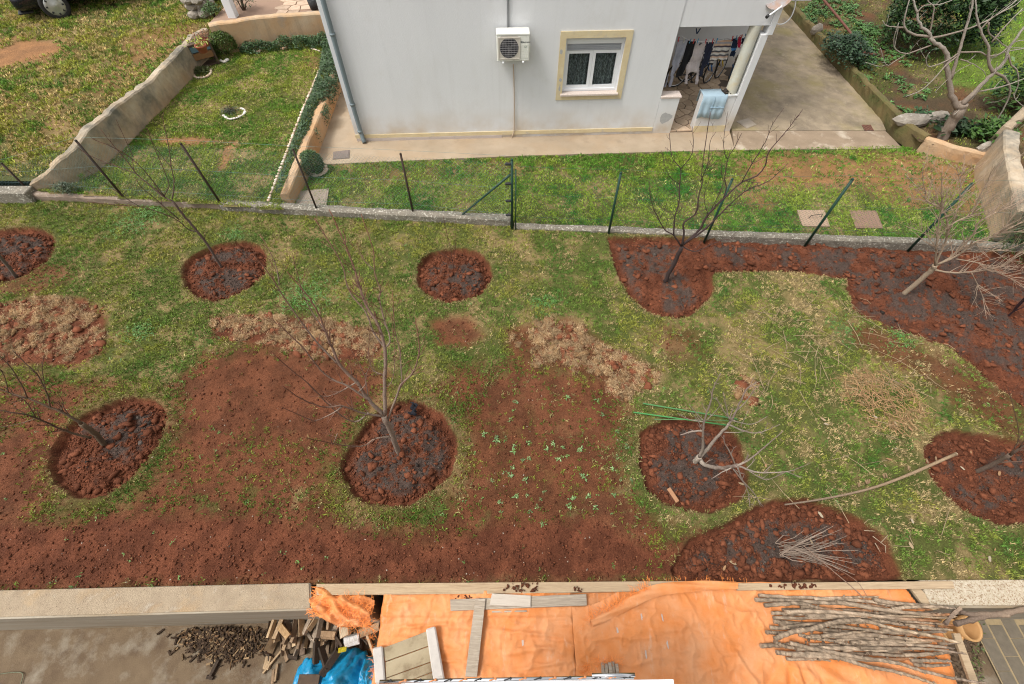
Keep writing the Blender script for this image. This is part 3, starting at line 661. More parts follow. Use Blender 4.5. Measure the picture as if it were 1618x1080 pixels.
# porch
b = MB(); b.box((SP, .02, -.1), (S1-.0, 3.5, .06), HM); b.prism([(S1, .1), (10.7, 3.2), (10.7, 3.5), (S1, 3.5)], -.1, .06, None, HM); b.build('porch_floor', M('grout', (.11, .085, .065), rough=.95), house)
def clip(Pg, a, bq):
    """part of polygon nearer to a than to b"""
    m = ((a[0]+bq[0])/2, (a[1]+bq[1])/2); nx, ny = bq[0]-a[0], bq[1]-a[1]; out = []
    for i in range(len(Pg)):
        p, q = Pg[i], Pg[(i+1) % len(Pg)]; dp = (p[0]-m[0])*nx+(p[1]-m[1])*ny; dq = (q[0]-m[0])*nx+(q[1]-m[1])*ny
        if dp <= 0: out.append(p)
        if dp*dq < 0: t = dp/(dp-dq); out.append((p[0]+(q[0]-p[0])*t, p[1]+(q[1]-p[1])*t))
    return out
def flags(x0, x1, y0, y1, sp, z0, z1, M4, parent, colr, gap=.016, keep=None):
    pts = []
    tries = 0
    while tries < 4000:
        tries += 1; p = (R(x0, x1), R(y0, y1))
        if all((p[0]-q[0])**2+(p[1]-q[1])**2 > (sp*.72)**2 for q in pts): pts.append(p)
    for p in pts:
        if keep and not keep(*p): continue
        Pg = [(x0, y0), (x1, y0), (x1, y1), (x0, y1)]
        for q in pts:
            if q is not p and (q[0]-p[0])**2+(q[1]-p[1])**2 < (sp*4)**2: Pg = clip(Pg, p, q)
        if len(Pg) < 3: continue
        cx = sum(q[0] for q in Pg)/len(Pg); cy = sum(q[1] for q in Pg)/len(Pg)
        Pg = [(cx+(q[0]-cx)*max(0, 1-gap/math.hypot(q[0]-cx, q[1]-cy)), cy+(q[1]-cy)*max(0, 1-gap/math.hypot(q[0]-cx, q[1]-cy))) for q in Pg]
        k = R(.8, 1.15); MB().prism(Pg, z0, z1+R(-.003, .003), tuple(c*k for c in colr), M4).build('flagstone', mFlag, parent)
flags(SP+.01, 10.8, .0, 3.48, .29, .055, .085, HM, house, (.52, .395, .28), keep=lambda x, y: x < 9.25+.36*y)
b = MB(); b.box((SP+.003, .0, -.1), (7.92, .25, .92), HM, bev=.008); b.build('porch_half_wall', mStucco, house)
b = MB(); b.box((SP+.004, -.02, .92), (7.95, .27, .975), HM, bev=.01); b.build('wall_cap', mStone, house)
b = MB(); b.box((8.50, .0, -.1), (S1-.175, .25, .93), HM, bev=.008); b.build('porch_half_wall', mStucco, house)
b = MB(); b.box((8.49, -.015, .93), (S1-.172, .265, .975), HM, bev=.01); b.build('wall_cap', mStucco, house)
b = MB(); b.box((8.5, -.012, .02), (S1-.175, -.001, .2), HM); b.build('base_band', mBand, house)
mCol = M('column_render', (.52, .53, .47), (.46, .44, .36), 3, .85, c3=(.52, .42, .24), s3=2.2, t3=.6, w3=.1)
b = MB(); b.lathe([(.135, .975), (.13, 1.0), (.128, 1.7), (.125, 2.44)], 24, HM @ Matrix.Translation((9.19, .13, 0))); b.build('porch_column', mCol, house)
n = 14; pts = [(7.68+.16*math.cos(6.28*i/n)*R(.75, 1.2), .44+.15*math.sin(6.28*i/n)*R(.7, 1.2)) for i in range(n)]
bb = MB(); bb.add([HP(q[0], -.003, q[1]) for q in pts]+[HP(q[0], .002, q[1]) for q in pts], [tuple(range(n))]+[(i, (i+1) % n, n+(i+1) % n, n+i) for i in range(n)]); bb.build('bare_patch', mPat, house)
b = MB(); b.box((8.0, 3.47, 2.1), (8.12, 3.5, 2.22), HM); b.build('switch_box', mWhitePl, house)

# air conditioner
ac = thing('air_conditioner', 'cream outdoor air conditioner unit on the white house wall', 'air conditioner', HP(3.82, -.2, 1.9))
ax0, az0 = HS(785.5, 97, -.36); ax1, az1 = HS(837.2, 52.6, -.36)
b = MB(); b.box((ax0, -.36, az0), (ax1, -.06, az1-.035), HM, bev=.012); b.build('casing', mACw, ac)
b = MB(); b.box((ax0-.006, -.367, az1-.035), (ax1+.006, -.055, az1+.012), HM, bev=.012); b.build('top_cover', mACw, ac)
fc, fz, fr = ax0+.265, (az0+az1)/2-.0, .2
mGr = M('grille_cream', (.50, .46, .40), rough=.5)
b = MB(); rim(b, ax0+.03, ax0+.5, az0+.045, az1-.06, .02, -.378, -.359); b.build('grille_frame', mGr, ac)
n = 28; ring = [(fc+fr*math.cos(6.283*i/n), fz+fr*math.sin(6.283*i/n)) for i in range(n)]
sq = []
for i in range(n):
    a = 6.283*i/n; m = max(abs(math.cos(a)), abs(math.sin(a))); sq.append((fc+.216*math.cos(a)/m, fz+.232*math.sin(a)/m))
b = MB(); b.add([HP(q[0], -.370, q[1]) for q in ring]+[HP(q[0], -.370, q[1]) for q in sq]+[HP(q[0], -.3605, q[1]) for q in ring], [(i, (i+1) % n, n+(i+1) % n, n+i) for i in range(n)]+[(i, 2*n+i, 2*n+(i+1) % n, (i+1) % n) for i in range(n)]); b.build('grille_panel', mGr, ac)
b = MB(); b.add([HP(q[0], -.3615, q[1]) for q in ring], [tuple(range(n))]); b.build('fan_opening', M('fan_dark', (.035, .033, .04), rough=.6), ac)
b = MB()
for k in range(3):
    a = k*2.094+.4
    q = [(fc+r*math.cos(a+da), fz+r*math.sin(a+da)) for r, da in ((.04, 0), (.18, -.35), (.185, .3), (.04, .5))]
    b.add([HP(x, -.3635, z) for x, z in q], [(0, 1, 2, 3)])
b.tube([HP(fc, -.362, fz), HP(fc, -.367, fz)], .05, 14); b.build('fan', M('fan_grey', (.10, .095, .10), rough=.5), ac)
b = MB()
for i in range(9):
    z = fz-.17+i*.0425; w = math.sqrt(max(.001, fr*fr-(z-fz)**2)); b.tube([HP(fc-w, -.376, z), HP(fc+w, -.376, z)], .0035, 4)
for i in range(12):
    x = fc-.18+i*.0327; w = math.sqrt(max(.001, fr*fr-(x-fc)**2)); b.tube([HP(x, -.373, fz-w), HP(x, -.373, fz+w)], .0026, 4)
b.build('fan_guard', M('guard_grey', (.30, .29, .29), rough=.4), ac)
b = MB()
for i in range(8): b.box((ax0+.525, -.3635, az0+.06+i*.035), (ax1-.02, -.359, az0+.06+i*.035+.026), HM)
b.build('louvre', mACw, ac)
for sx in (ax0+.13, ax1-.13):
    b = MB(); b.box((sx-.02, -.39, az0-.035), (sx+.02, 0, az0-.003), HM, bev=.004); b.box((sx-.02, -.03, az0-.035), (sx+.02, -.001, az0+.3), HM); b.build('bracket', mWhitePl, ac)
b = MB(); b.box((ax1, -.25, az0+.12), (ax1+.03, -.1, az0+.26), HM, bev=.006); b.build('valve_cover', mACw, ac)
def text(s, size, M4, mat, name, parent=None, bold=0.):
    cu = bpy.data.curves.new('t', 'FONT'); cu.body = s; cu.size = size; cu.extrude = .0006; cu.offset = bold
    o = bpy.data.objects.new('t', cu); C.objects.link(o)
    me = bpy.data.meshes.new_from_object(o.evaluated_get(bpy.context.evaluated_depsgraph_get()))
    bpy.data.objects.remove(o); me.materials.clear(); me.materials.append(mat)
    q = bpy.data.objects.new(name, me); C.objects.link(q)
    off = Matrix.Translation(-Vector(parent.matrix_basis.translation)) if parent else Matrix()
    me.transform(off @ M4)
    if parent: q.parent = parent
    return q
def facade(s, t, z):  # text stands upright on the facade
    return HM @ Matrix.Translation((s, t, z)) @ Matrix.Rotation(math.pi/2, 4, 'X')
mInk = M('ink', (.05, .06, .07), rough=.6)
b = MB(); b.box((ax0+.51, -.3622, az1-.17), (ax0+.535, -.3602, az1-.145), HM); b.build('emblem', mInk, ac)
text('Electrolux', .042, facade(ax0+.540, -.3622, az1-.172), mInk, 'brand_lettering', ac, .0006)
text('Q9', .05, facade(ax0+.585, -.365, az0+.265), M('ink_grey', (.22, .27, .24), rough=.6), 'model_lettering', ac)

# television dish on the corner
dish = thing('satellite_dish', 'grey satellite dish with a white arm and looped cable on house corner', 'satellite dish', HP(S1, .1, 2.9))
T_ = .1
def DP(px, py, t): s, z = HS(px, py, t); return HP(s, t, z)
b = MB(); dm = Matrix.Translation(DP(1236, -6, .02)) @ Matrix.Rotation(math.radians(-50), 4, 'Y') @ Matrix.Rotation(math.radians(28), 4, 'X')
b.lathe([(0.0, .0), (.1, .012), (.2, .05), (.29, .105), (.3, .112), (.29, .118), (.2, .062), (.1, .024), (0, .012)], 28, dm); b.build('reflector', M('dish_grey', (.33, .34, .36), (.36, .20, .12), 5, .6), dish)
b = MB(); b.tube([DP(1250, -2, .05), DP(1232, 12, -.25), DP(1214, 25, -.45)], .018, 8); b.build('arm', mWhitePl, dish)
b = MB(); b.tube([DP(1214, 24, -.44), DP(1211, 27, -.47)], .032, 10); b.build('receiver', mDark, dish)
b = MB(); b.tube([HP(S1-.02, .1, 2.85), HP(S1+.35, .1, 2.95), DP(1242, 4, .1)], .022, 8)
for k in range(4): b.tube([HP(S1+.05+.09*k, .1, 2.86), HP(S1+.12+.09*k, .02, 2.98)], .01, 5)
b.build('mount', M('galvanised', (.5, .5, .5), rough=.5), dish)
b = MB(); b.tube(smooth_open([DP(1257, -4, .1), DP(1256, 10, .1), DP(1250, 26, .1), DP(1240, 36, .08), DP(1230, 38, .05), DP(1226, 32, .0), DP(1230, 20, .0), DP(1240, 8, .05)]), .012, 6); b.build('cable', mWhitePl, dish)
# street-side hatch covers
def cover(name, pxs, z, label, cat, mat, mat2=None, frame=True):
    P = [W(x, y, z) for x, y in pxs]; c0 = sum(P, Vector())/len(P); t = thing(name, label, cat, c0)
    MB().prism([(q.x, q.y) for q in P], z-.05, z+.012).build('rim', mat2 or mat, t)
    MB().prism([(c0.x+(q.x-c0.x)*.88, c0.y+(q.y-c0.y)*.88) for q in P], z-.05, z+.017).build('lid', mat, t)
    return t, P, c0
mCI = M('cast_iron', (.20, .16, .14), (.15, .12, .10), 30, .7, .004, 60)
mTc = M('terracotta_lid', (.25, .155, .11), (.20, .125, .09), 20, .85, .003, 80)
cover('manhole_cover', [(527, 240), (553, 237), (552, 250), (526, 252)], .035, 'small grey metal cover in the path beside the house corner', 'manhole cover', mCI)
t, P, c0 = cover('manhole_cover', [(1259, 332), (1302, 332), (1311, 358), (1268, 357)], .04, 'pale square cover with a wire handle in the grass left of the brown one', 'manhole cover', M('pale_lid', (.36, .255, .18), (.29, .205, .145), 20, .85))
b = MB(); b.tube([c0+Vector((-.12, -.02, .02)), c0+Vector((-.1, -.02, .09)), c0+Vector((.16, .03, .09)), c0+Vector((.18, .03, .02))], .008, 5); b.build('handle', mIron, t)
cover('manhole_cover', [(1341, 332), (1384, 333), (1395, 361), (1352, 360)], .04, 'reddish brown square cover in the grass near the twiggy tree', 'manhole cover', mTc)
cover('manhole_cover', [(1163, 192), (1182, 187), (1195, 197), (1180, 203)], .045, 'diamond shaped pale concrete cover set in the driveway', 'manhole cover', M('concrete_lid', (.38, .32, .26), (.33, .28, .22), 16, .9))
cover('paving_slab', [(474, 302), (520, 298), (516, 325), (466, 325)], .03, 'grey ribbed slab lying by the low wall under the clipped bush', 'slab', M('ribbed_slab', (.30, .24, .19), (.24, .195, .16), 30, .9, .006, 70))
g = thing('drain_grate', 'rusty brown drain grate at the end of the driveway', 'drain grate', W(1370, 201, .045))
P = [W(x, y, .047) for x, y in ((1361, 197), (1376, 197), (1381, 206), (1366, 206))]
MB().prism([(q.x, q.y) for q in P], .0, .046).build('pit', mDark, g)
for i in range(7):
    a = P[0].lerp(P[1], (i+.2)/7); bq = P[0].lerp(P[1], (i+.75)/7); c_ = P[3].lerp(P[2], (i+.75)/7); d_ = P[3].lerp(P[2], (i+.2)/7)
    MB().prism([(q.x, q.y) for q in (d_, c_, bq, a)], .046, .056).build('bar', M('rust', (.17, .075, .05), rough=.8) if not bpy.data.materials.get('rust') else bpy.data.materials['rust'], g)

dirty(mWallOld, .1, .8, (.44, .26, .12), 1.6, .5, (.17, .155, .125)); dirty(mWallWarm, .1, .9, (.46, .24, .10), 1.4, .4, (.2, .18, .14))
# ------------------------------------------------------------------ garden walls
def wall(name, label, P, tops, bases, thick, mat, side=1, rag=.02, res=.12, cat='wall', group=None, topmat=None):
    """a wall along polyline P (xy); its face is P, its thickness goes to one side; top edge uneven"""
    P = [Vector((p[0], p[1], 0)) for p in P]; L = [0]
    for i in range(1, len(P)): L.append(L[-1]+(P[i]-P[i-1]).length)
    n = max(2, int(L[-1]/res)); V = []; rows = []
    xs = np.linspace(0, L[-1], n+1)
    for s in xs:
        i = max(k for k in range(len(L)-1) if L[k] <= s+1e-6); t = (s-L[i])/(L[i+1]-L[i]); p = P[i].lerp(P[i+1], t)
        d = (P[i+1]-P[i]).normalized(); nn = Vector((-d.y, d.x, 0))*side
        zt = float(np.interp(s, np.linspace(0, L[-1], len(tops)), tops))+rag*(2*float(fbm(np.array([s*3.]), np.array([p.y]), 1., 3, 2)[0])-1)
        zb = float(np.interp(s, np.linspace(0, L[-1], len(bases)), bases)); w = thick*R(.93, 1.07) if rag else thick
        j = lambda: R(-rag, rag)*.4
        prof = [(0, zb), (0+j(), zb+(zt-zb)*.35), (j(), zb+(zt-zb)*.7), (.0, zt-.03), (.025, zt+j()*.5), (w*.5, zt+.01+j()), (w-.025, zt+j()*.5), (w, zt-.03), (w, zb)]
        rows.append([p+nn*a+Vector((0, 0, z)) for a, z in prof])
    k = len(rows[0]); b = MB(); V = [q for r in rows for q in r]
    Fs = [(i*k+j, (i+1)*k+j, (i+1)*k+j+1, i*k+j+1) if side < 0 else (i*k+j+1, (i+1)*k+j+1, (i+1)*k+j, i*k+j) for i in range(n) for j in range(k-1)]
    Fs += [tuple(range(k)), tuple(n*k+j for j in range(k-1, -1, -1))]
    b.add(V, Fs); o = b.build(name, mat)
    return tag(o, label, cat, group)
wall('garden_wall', 'stained old wall with a crumbling top between side yard and walled lawn', [(-10.75, 8.74), (-10.05, 8.86), (-9.62, 9.3), (-9.42, 10.2), (-9.3, 11.4), (-9.1, 13.1), (-8.95, 15.3)], [.32, .66, .95, 1.0, .98, .93, 1.0, 1.03, 1.06, 1.0], [-.05, .1, .1, .2, .3], .2, mWallOld, side=1, rag=.05)
wall('garden_wall', 'ochre stained retaining wall behind the walled lawn below the paved terrace', [(-8.72, 15.0), (-7.6, 15.5), (-5.55, 16.25), (-3.9, 16.8)], [1.16, 1.15, 1.06, 1.05], [.2, .2, .3], .25, mWallWarm, side=1, rag=.025)
wall('garden_wall', 'low stained wall under the trailing hedge beside the house path', [(-4.86, 8.35), (-4.80, 9.4), (-4.80, 10.5), (-4.93, 13.3), (-4.95, 17)], [.34, .52, .5, .48, .55, .6], [-.05, -.05], .2, mWallWarm, side=1, rag=.03)
wall('garden_wall', 'low mossy kerb wall holding the bank along the driveway', [(9.93, 30), (9.92, 18), (9.9, 12), (9.9, 11.2), (10.12, 10.55)], [.26, .28, .34, .40], [-.05, -.05], .17, M('mossy_wall', (.17, .125, .05), (.105, .085, .04), 2.2, .95, .012, 30, c3=(.085, .095, .03), s3=1.6, t3=.58, w3=.1), side=1, rag=.035)
wall('garden_wall', 'short orange stained wall end between the bank and the concrete wall', [(10.12, 10.53), (10.6, 10.15), (11.25, 9.86)], [.36, .34, .33], [-.05, -.05], .16, mWallWarm, side=1, rag=.03)
wall('garden_wall', 'tall grey concrete wall beyond the twiggy tree with a thick top', [(11.3, 10.05), (10.85, 9.3), (10.15, 7.65), (10.05, 7.35)], [.85, .82, .72, .7], [-.05, -.05], .3, mWallOld, side=1, rag=.02)
wall('garden_wall', 'pale concrete wall running off behind the laurel shrub', [(11.35, 10.2), (12.2, 10.9), (15, 13.4)], [.85, .9, .95], [-.05, -.05], .2, mWallTop, side=-1, rag=.012)
# terrace behind the back wall
tz = 1.02
slab('terrace', [(-8.5, 15.35), (-7.55, 15.75), (-3.9, 17.05), (-3.9, 21), (-9, 21), (-9, 15.6)], -.1, tz, M('terrace_grout', (.26, .17, .12), rough=.95))
def inter(x, y): return y > 15.8+(x+7.5)*.36 and x < -4.1
tm = MB(); flagroot = bpy.data.objects['terrace']
flags(-7.4, -4.2, 15.9, 19.2, .42, tz-.005, tz+.022, None, flagroot, (.50, .37, .27), .02, keep=lambda x, y: y > 16.08+(x+7.4)*.36 and x > -7.3)
b = MB(); b.box((-5.9, 16.9, tz+.03), (-5.2, 17.6, tz+.2), bev=.01); o = b.build('step', mStone); tag(o, 'pale stone step on the paved terrace by the house', 'step')
pb = W(365, 22, 1.12); b = MB(); b.box((pb.x-.12, pb.y-.02, 1.0), (pb.x+.12, pb.y+.22, 3.4), bev=.01); o = b.build('gate_post', mStucco); tag(o, 'white square post at the corner of the paved terrace', 'post')
# rough stone wall
sw = thing('stone_wall', 'old dry stone wall end with lichen beside the white post', 'wall', W(318, 35, .8))
a0, a1 = W(316, 33, .8), W(362, -60, .9); dd = (a1-a0); nn = Vector((-dd.y, dd.x, 0)).normalized()
for i in range(11):
    for j in range(3):
        for k in range(2):
            p = a0+dd*((i+.5+.25*(j % 2))/11)+nn*(k*.26-.1); sz = R(.13, .19)
            V = [p+Vector((q[0]*sz*1.25*R(.85, 1.1), q[1]*sz*R(.85, 1.1), q[2]*.12*R(.85, 1.15)+.10+j*.19)) for q in ICO2_V]
            bb = MB(); bb.add(V, [tuple(f) for f in ICO2_F]); bb.build('stone', mRock, sw)
# grey pipe standing in the wall corner
q0, q1 = W(345, 57, .45), WY(333, 36, 15.1); b = MB(); b.tube([W(347, 60, .42), W(334, 37, 1.05)], .05, 10); tag(b.build('standpipe', mMetalG), 'grey plastic pipe leaning in the corner of the walled lawn', 'pipe')

# kerb walls under the fence
def fpt(px, py, z=0.): return W(px, py, z)
wall('kerb_wall', 'low brown concrete kerb under the left end of the fence', [W(-300, 300, 0)[:2], W(128, 320, 0)[:2], W(350, 331, 0)[:2]], [.17, .16, .15], [-.15, -.15], .17, M('brown_kerb', (.27, .20, .15), (.19, .145, .11), 5, .95, .01, 40, c3=(.36, .30, .25), s3=14, t3=.62), side=1, rag=.015)
wall('kerb_wall', 'lichen speckled concrete kerb under the middle of the fence', [W(352, 333, 0)[:2], W(600, 347, 0)[:2], W(806, 358, 0)[:2]], [.18, .17, .19], [-.15, -.15], .20, mKerb, side=1, rag=.018)
wall('kerb_wall', 'half buried grey kerb under the green posts of the fence', [W(812, 362, 0)[:2], W(1100, 374, 0)[:2], W(1450, 388, 0)[:2], W(1900, 412, 0)[:2]], [.06, .08, .09, .09], [-.15, -.15], .17, mKerb, side=1, rag=.015)
c0 = W(22, 304, .2); b = MB(); b.box((-12.6, c0.y-.12, -.05), (W(42, 304, .25).x, c0.y+.16, .27), bev=.015); tag(b.build('concrete_block', mKerb), 'weathered concrete block under the corner fence post', 'block')

# ------------------------------------------------------------------ the chain link fence
def fence_thing(label, posts, tops, net_mat, post_mat, rad, nz, brace=None, sag=.0, cell=.075):
    B = [W(px, py, .12) for px, py in posts]
    t = thing('chain_link_fence', label, 'fence', B[0])
    T = [WY(*tp, B_.y) for tp, B_ in zip(tops, B)]
    for i, (p, q) in enumerate(zip(B, T)):
        b = MB(); b.tube([p-Vector((0, 0, .25)), q], rad[i], 8)
        b.tube([q, q+Vector((0, 0, .02))], [rad[i]*1.15, rad[i]*.6], 8)
        b.build('post', post_mat[i], t)
    # net: zigzag wires that hook into one another
    V = []; Fs = []
    P = B; L = [0]
    for i in range(1, len(P)): L.append(L[-1]+(P[i]-P[i-1]).length)
    nw = int(L[-1]/(cell/2)); r = .0016
    def at(s):
        s = min(max(s, 0), L[-1]-1e-4); i = max(k for k in range(len(L)-1) if L[k] <= s); u = (s-L[i])/(L[i+1]-L[i])
        d = (P[i+1]-P[i]).normalized(); nrm = Vector((d.y, -d.x, 0)); return P[i].lerp(P[i+1], u)-nrm*.03, (T[i].lerp(T[i+1], u)).z-.06-sag*math.sin(u*math.pi), nrm
    C0 = [at(k*cell/2) for k in range(nw+1)]
    for k in range(nw):
        (pa, za, na), (pb_, zb_, _) = C0[k], C0[k+1]; z0 = .16; m = int((min(za, zb_)-z0)/(cell/2))
        wv = .012*math.sin(k*.13)+.008*math.sin(k*.41)
        base = len(V)
        for j in range(m+1):
            p = (pa if (j+k) % 2 else pb_)+na*(wv*math.sin(j*.25)); z = z0+j*cell/2
            V += [(p.x-r, p.y, z), (p.x+r, p.y, z), (p.x, p.y+r, z+r)]
        for j in range(m):
            o = base+j*3
            for q in range(3): Fs.append((o+q, o+(q+1) % 3, o+3+(q+1) % 3, o+3+q))
    np_mesh('wire_net', V, Fs, net_mat, parent=t, kind='stuff')
    for zf in (1.0, .5, .06):
        b = MB(); b.tube([C0[k][0]+Vector((0, 0, .14+(C0[k][1]-.14)*zf)) for k in range(0, nw+1, 4)], .0018, 4); b.build('tension_wire', net_mat, t)
    if brace:
        b = MB(); b.tube([W(*brace[0], .15), WY(*brace[1], B[-1].y+.03)], .022, 8); b.build('brace', mGreen, t)
        for z in (.25, .6, 1.0, 1.42):
            p = B[-1]+Vector((-.02, -.01, z)); b = MB(); b.box((p.x-.11, p.y-.025, p.z-.022), (p.x, p.y+.025, p.z+.022), bev=.008); b.build('tensioner', mDark, t)
    return t
fence_thing('thin wire fence with dark iron posts on the left kerbs, braced at its end', [(-120, 296), (45, 300), (197, 313), (350, 322), (501, 332), (653, 337), (809, 354)], [(-200, 235), (3, 258), (120, 222), (286, 227), (463, 236), (633, 243), (809, 252)], mNetG, [mIron]*6+[mGreen], [.02, .022, .024, .024, .02, .022, .026], 0, brace=((729, 340), (806, 276)))
fence_thing('thin wire fence with dark green posts on the half buried kerb', [(815, 356), (963, 362), (1118, 370), (1280, 376), (1446, 384), (1640, 396)], [(815, 268), (981, 273), (1157, 283), (1347, 283), (1536, 290), (1780, 292)], mNet, [mGreen]*6, [.012, .024, .024, .026, .026, .024], 0, sag=.02)

# ------------------------------------------------------------------ planting around the walled lawn
def bush(name, label, cat, c0, rad, n, leaf, asp, c1, c2, n_out=.35, tilt=1.6, ball=False, stem=True, group=None, bumps=.25, loc_z=None):
    t = thing(name, label, cat, c0, group)
    u = RNG.normal(0, 1, (n, 3)); u /= np.linalg.norm(u, axis=1)[:, None]; u[:, 2] = np.where(u[:, 2] < -.35, -u[:, 2], u[:, 2])
    lum = 1+bumps*(np.sin(u[:, 0]*5.1+1)*np.sin(u[:, 1]*4.3+2)+.6*np.sin(u[:, 0]*11+u[:, 2]*9)*np.sin(u[:, 1]*10))
    rr = (1-n_out*RNG.random(n)**1.5)*(lum if not ball else 1+.03*(lum-1))
    p = u*rr[:, None]*np.array(rad)+np.array([c0[0], c0[1], c0[2]+rad[2]*.62])
    cc = mix(np.array(c1)[None], np.array(c2)[None], RNG.random(n))*RNG.uniform(.7, 1.3, (n, 1))
    V, Fc, c = leaves(p[:, 0], p[:, 1], p[:, 2], leaf*RNG.uniform(.6, 1.25, n), asp, cc, tilt)
    np_mesh('foliage', V, Fc, mLeaf, c, parent=t)
    if stem:
        b = MB()
        for k in range(7 if not ball else 4):
            q = Vector((u[k][0]*rad[0]*.7, u[k][1]*rad[1]*.7, abs(u[k][2])*rad[2]*1.1+.1)); b.tube([Vector(c0)+Vector((R(-.03, .03), R(-.03, .03), -.05)), Vector(c0)+q*.5+Vector((R(-.05, .05), R(-.05, .05), .05)), Vector(c0)+q], [.022, .014, .006], 5, (.12, .09, .06))
        b.build('stem', mBark, t)
    return t
bush('clipped_shrub', 'round clipped green shrub in the far corner of the walled lawn', 'shrub', W(359, 84, .42), (.36, .36, .36), 4200, .055, .5, (.045, .085, .012), (.085, .13, .02), .12, ball=True)
bush('clipped_shrub', 'round clipped green shrub by the path at the low hedge wall', 'shrub', W(497, 272, .03), (.27, .27, .33), 3600, .04, .5, (.035, .075, .018), (.06, .11, .025), .12, ball=True)
bush('low_shrub', 'small grey green shrub at the foot of the old wall by the fence', 'shrub', W(108, 302, .2), (.27, .16, .12), 900, .06, .2, (.055, .085, .05), (.08, .10, .05))
bush('low_shrub', 'low olive green shrub ringed by stones under the plant crate', 'shrub', W(318, 116, .33), (.26, .2, .10), 900, .06, .35, (.09, .11, .03), (.05, .07, .02))
bush('tiny_shrub', 'tiny dark shrub inside the white stone arc on the lawn', 'shrub', W(364, 178, .28), (.2, .16, .07), 260, .08, .18, (.06, .085, .05), (.09, .10, .06), .6)
for (px, py) in ((403, 74), (447, 68)): bush('yellow_seedling', ('first' if px < 420 else 'second')+' little yellow leaved plant in front of the trailing ground cover'.replace('little', 'little'), 'plant', W(px, py, .42), (.08, .08, .16), 90, .06, .5, (.35, .30, .04), (.22, .25, .05), .8)
C_ = None
def hedge(name, label, px_poly, z, n, hgt, leaf, c1, c2):
    P = np.array([W(x, y, z)[:2] for x, y in px_poly]); p = sample_poly(P, n); x, y = p[:, 0], p[:, 1]
    d = -sdist(x, y, P); kq = (d > .10*fbm(x, y, 9, 2, 1)) & (fbm(x, y, 4.5, 3, 4) > .33); x, y, d = x[kq], y[kq], d[kq]; h = hgt*sstep(0, .18, d)*(.2+1.3*fbm(x, y, 3.5, 3, 3))
    zz = z+h*RNG.random(len(x))**.35
    cc = mix(np.array(c1)[None], np.array(c2)[None], fbm(x, y, 2.4, 3, 5))*RNG.uniform(.65, 1.35, (len(x), 1))
    V, Fc, c = leaves(x, y, zz, leaf*RNG.uniform(.6, 1.3, len(x)), .42, cc, 1.3)
    return tag(np_mesh(name, V, Fc, mLeaf, c), label, 'hedge')
hedge('trailing_hedge', 'trailing dark green hedge along the foot of the ochre retaining wall', [(372, 80), (400, 74), (440, 70), (500, 62), (535, 58), (540, 88), (500, 78), (440, 80), (390, 88)], .43, 9000, .24, .06, (.022, .058, .018), (.05, .10, .03))
hedge('trailing_hedge', 'trailing dark green hedge on the low wall beside the house path', [(508, 80), (540, 84), (534, 128), (524, 152), (500, 176), (492, 215), (476, 235), (456, 262), (446, 300), (432, 318), (440, 280), (460, 225), (474, 190), (490, 150), (503, 108)], .47, 15000, .17, .055, (.03, .065, .022), (.06, .105, .04))
# trailing shoots over the wall face
n = 3200; yy = RNG.uniform(9.2, 14.5, n); k = fbm(yy*2.2, yy*0, 1., 3, 3) > .45; yy = yy[k]; n = len(yy)
xx = np.interp(yy, [8.4, 9.4, 10.5, 13.3], [-4.82, -4.76, -4.76, -4.89])+RNG.uniform(-.05, .07, n); zz = .52-np.abs(RNG.normal(0, .16, n))
V, Fc, c = leaves(xx, yy, np.maximum(zz, .06), .05*RNG.uniform(.6, 1.3, n), .42, col(.035, .075, .025)*RNG.uniform(.6, 1.4, (n, 1)), 2.)
tag(np_mesh('hanging_creeper', V, Fc, mLeaf, c), 'creeper shoots hanging down the wall face beside the house path', 'creeper')
# stones: white arc, rings and edging
def stone_line(name, label, pts, z, n, r, cols, jit=.02, per=1):
    P = smooth_open([W(x, y, z) for x, y in pts], 6); t = thing(name, label, 'stone edging', P[0])
    m = bpy.data.meshes.new('stone'); L = [0]
    for i in range(1, len(P)): L.append(L[-1]+(P[i]-P[i-1]).length)
    for k in range(n):
        s = L[-1]*(k+R(.1, .9))/n; i = max(j for j in range(len(L)-1) if L[j] <= s+1e-9); p = P[i].lerp(P[i+1], (s-L[i])/max(1e-6, L[i+1]-L[i]))
        rr = r*R(.7, 1.3); cx = random.choice(cols); kx = R(.85, 1.1)
        bb = MB(); bb.add([p+Vector((q[0]*rr*R(.8, 1.25)+0, q[1]*rr*R(.7, 1.1), q[2]*rr*.6+rr*.25))+Vector((0, 0, 0)) for q in ICO_V], [tuple(f) for f in ICO_F], tuple(c*kx for c in cx), True)
        for v in range(len(bb.v)): pass
        bb.build('stone', mPeb, t)
    return t
WH = [(.70, .68, .62), (.62, .58, .52)]; PK = [(.60, .48, .37), (.50, .37, .27), (.66, .58, .48)]
stone_line('stone_arc', 'arc of white stones in the middle of the walled lawn', [(353, 182), (362, 188), (375, 186), (386, 180), (387, 174), (380, 171)], .29, 26, .040, WH)
stone_line('stone_ring', 'half ring of pinkish stones around the low olive shrub', [(306, 119), (312, 123), (325, 122), (333, 116), (333, 109)], .36, 20, .043, PK)
stone_line('stone_edging', 'line of small pale stones along the hedge by the house path', [(424, 318), (432, 296), (445, 262), (458, 228), (470, 195), (482, 165), (495, 135), (506, 108), (512, 88), (508, 82), (490, 76)], .42, 120, .036, PK)
stone_line('stone_heap', 'few pale stones at the foot of the left yellow plant', [(402, 80), (408, 82), (412, 79)], .44, 10, .05, PK)
stone_line('stone_heap', 'few orange stones at the foot of the right yellow plant', [(444, 76), (449, 77), (454, 75)], .44, 10, .05, [(.62, .38, .25), (.6, .45, .32)])
stone_line('stone_heap', 'few grey white stones beside the corner shrub and the crate', [(349, 96), (355, 98), (360, 94)], .42, 10, .05, WH)
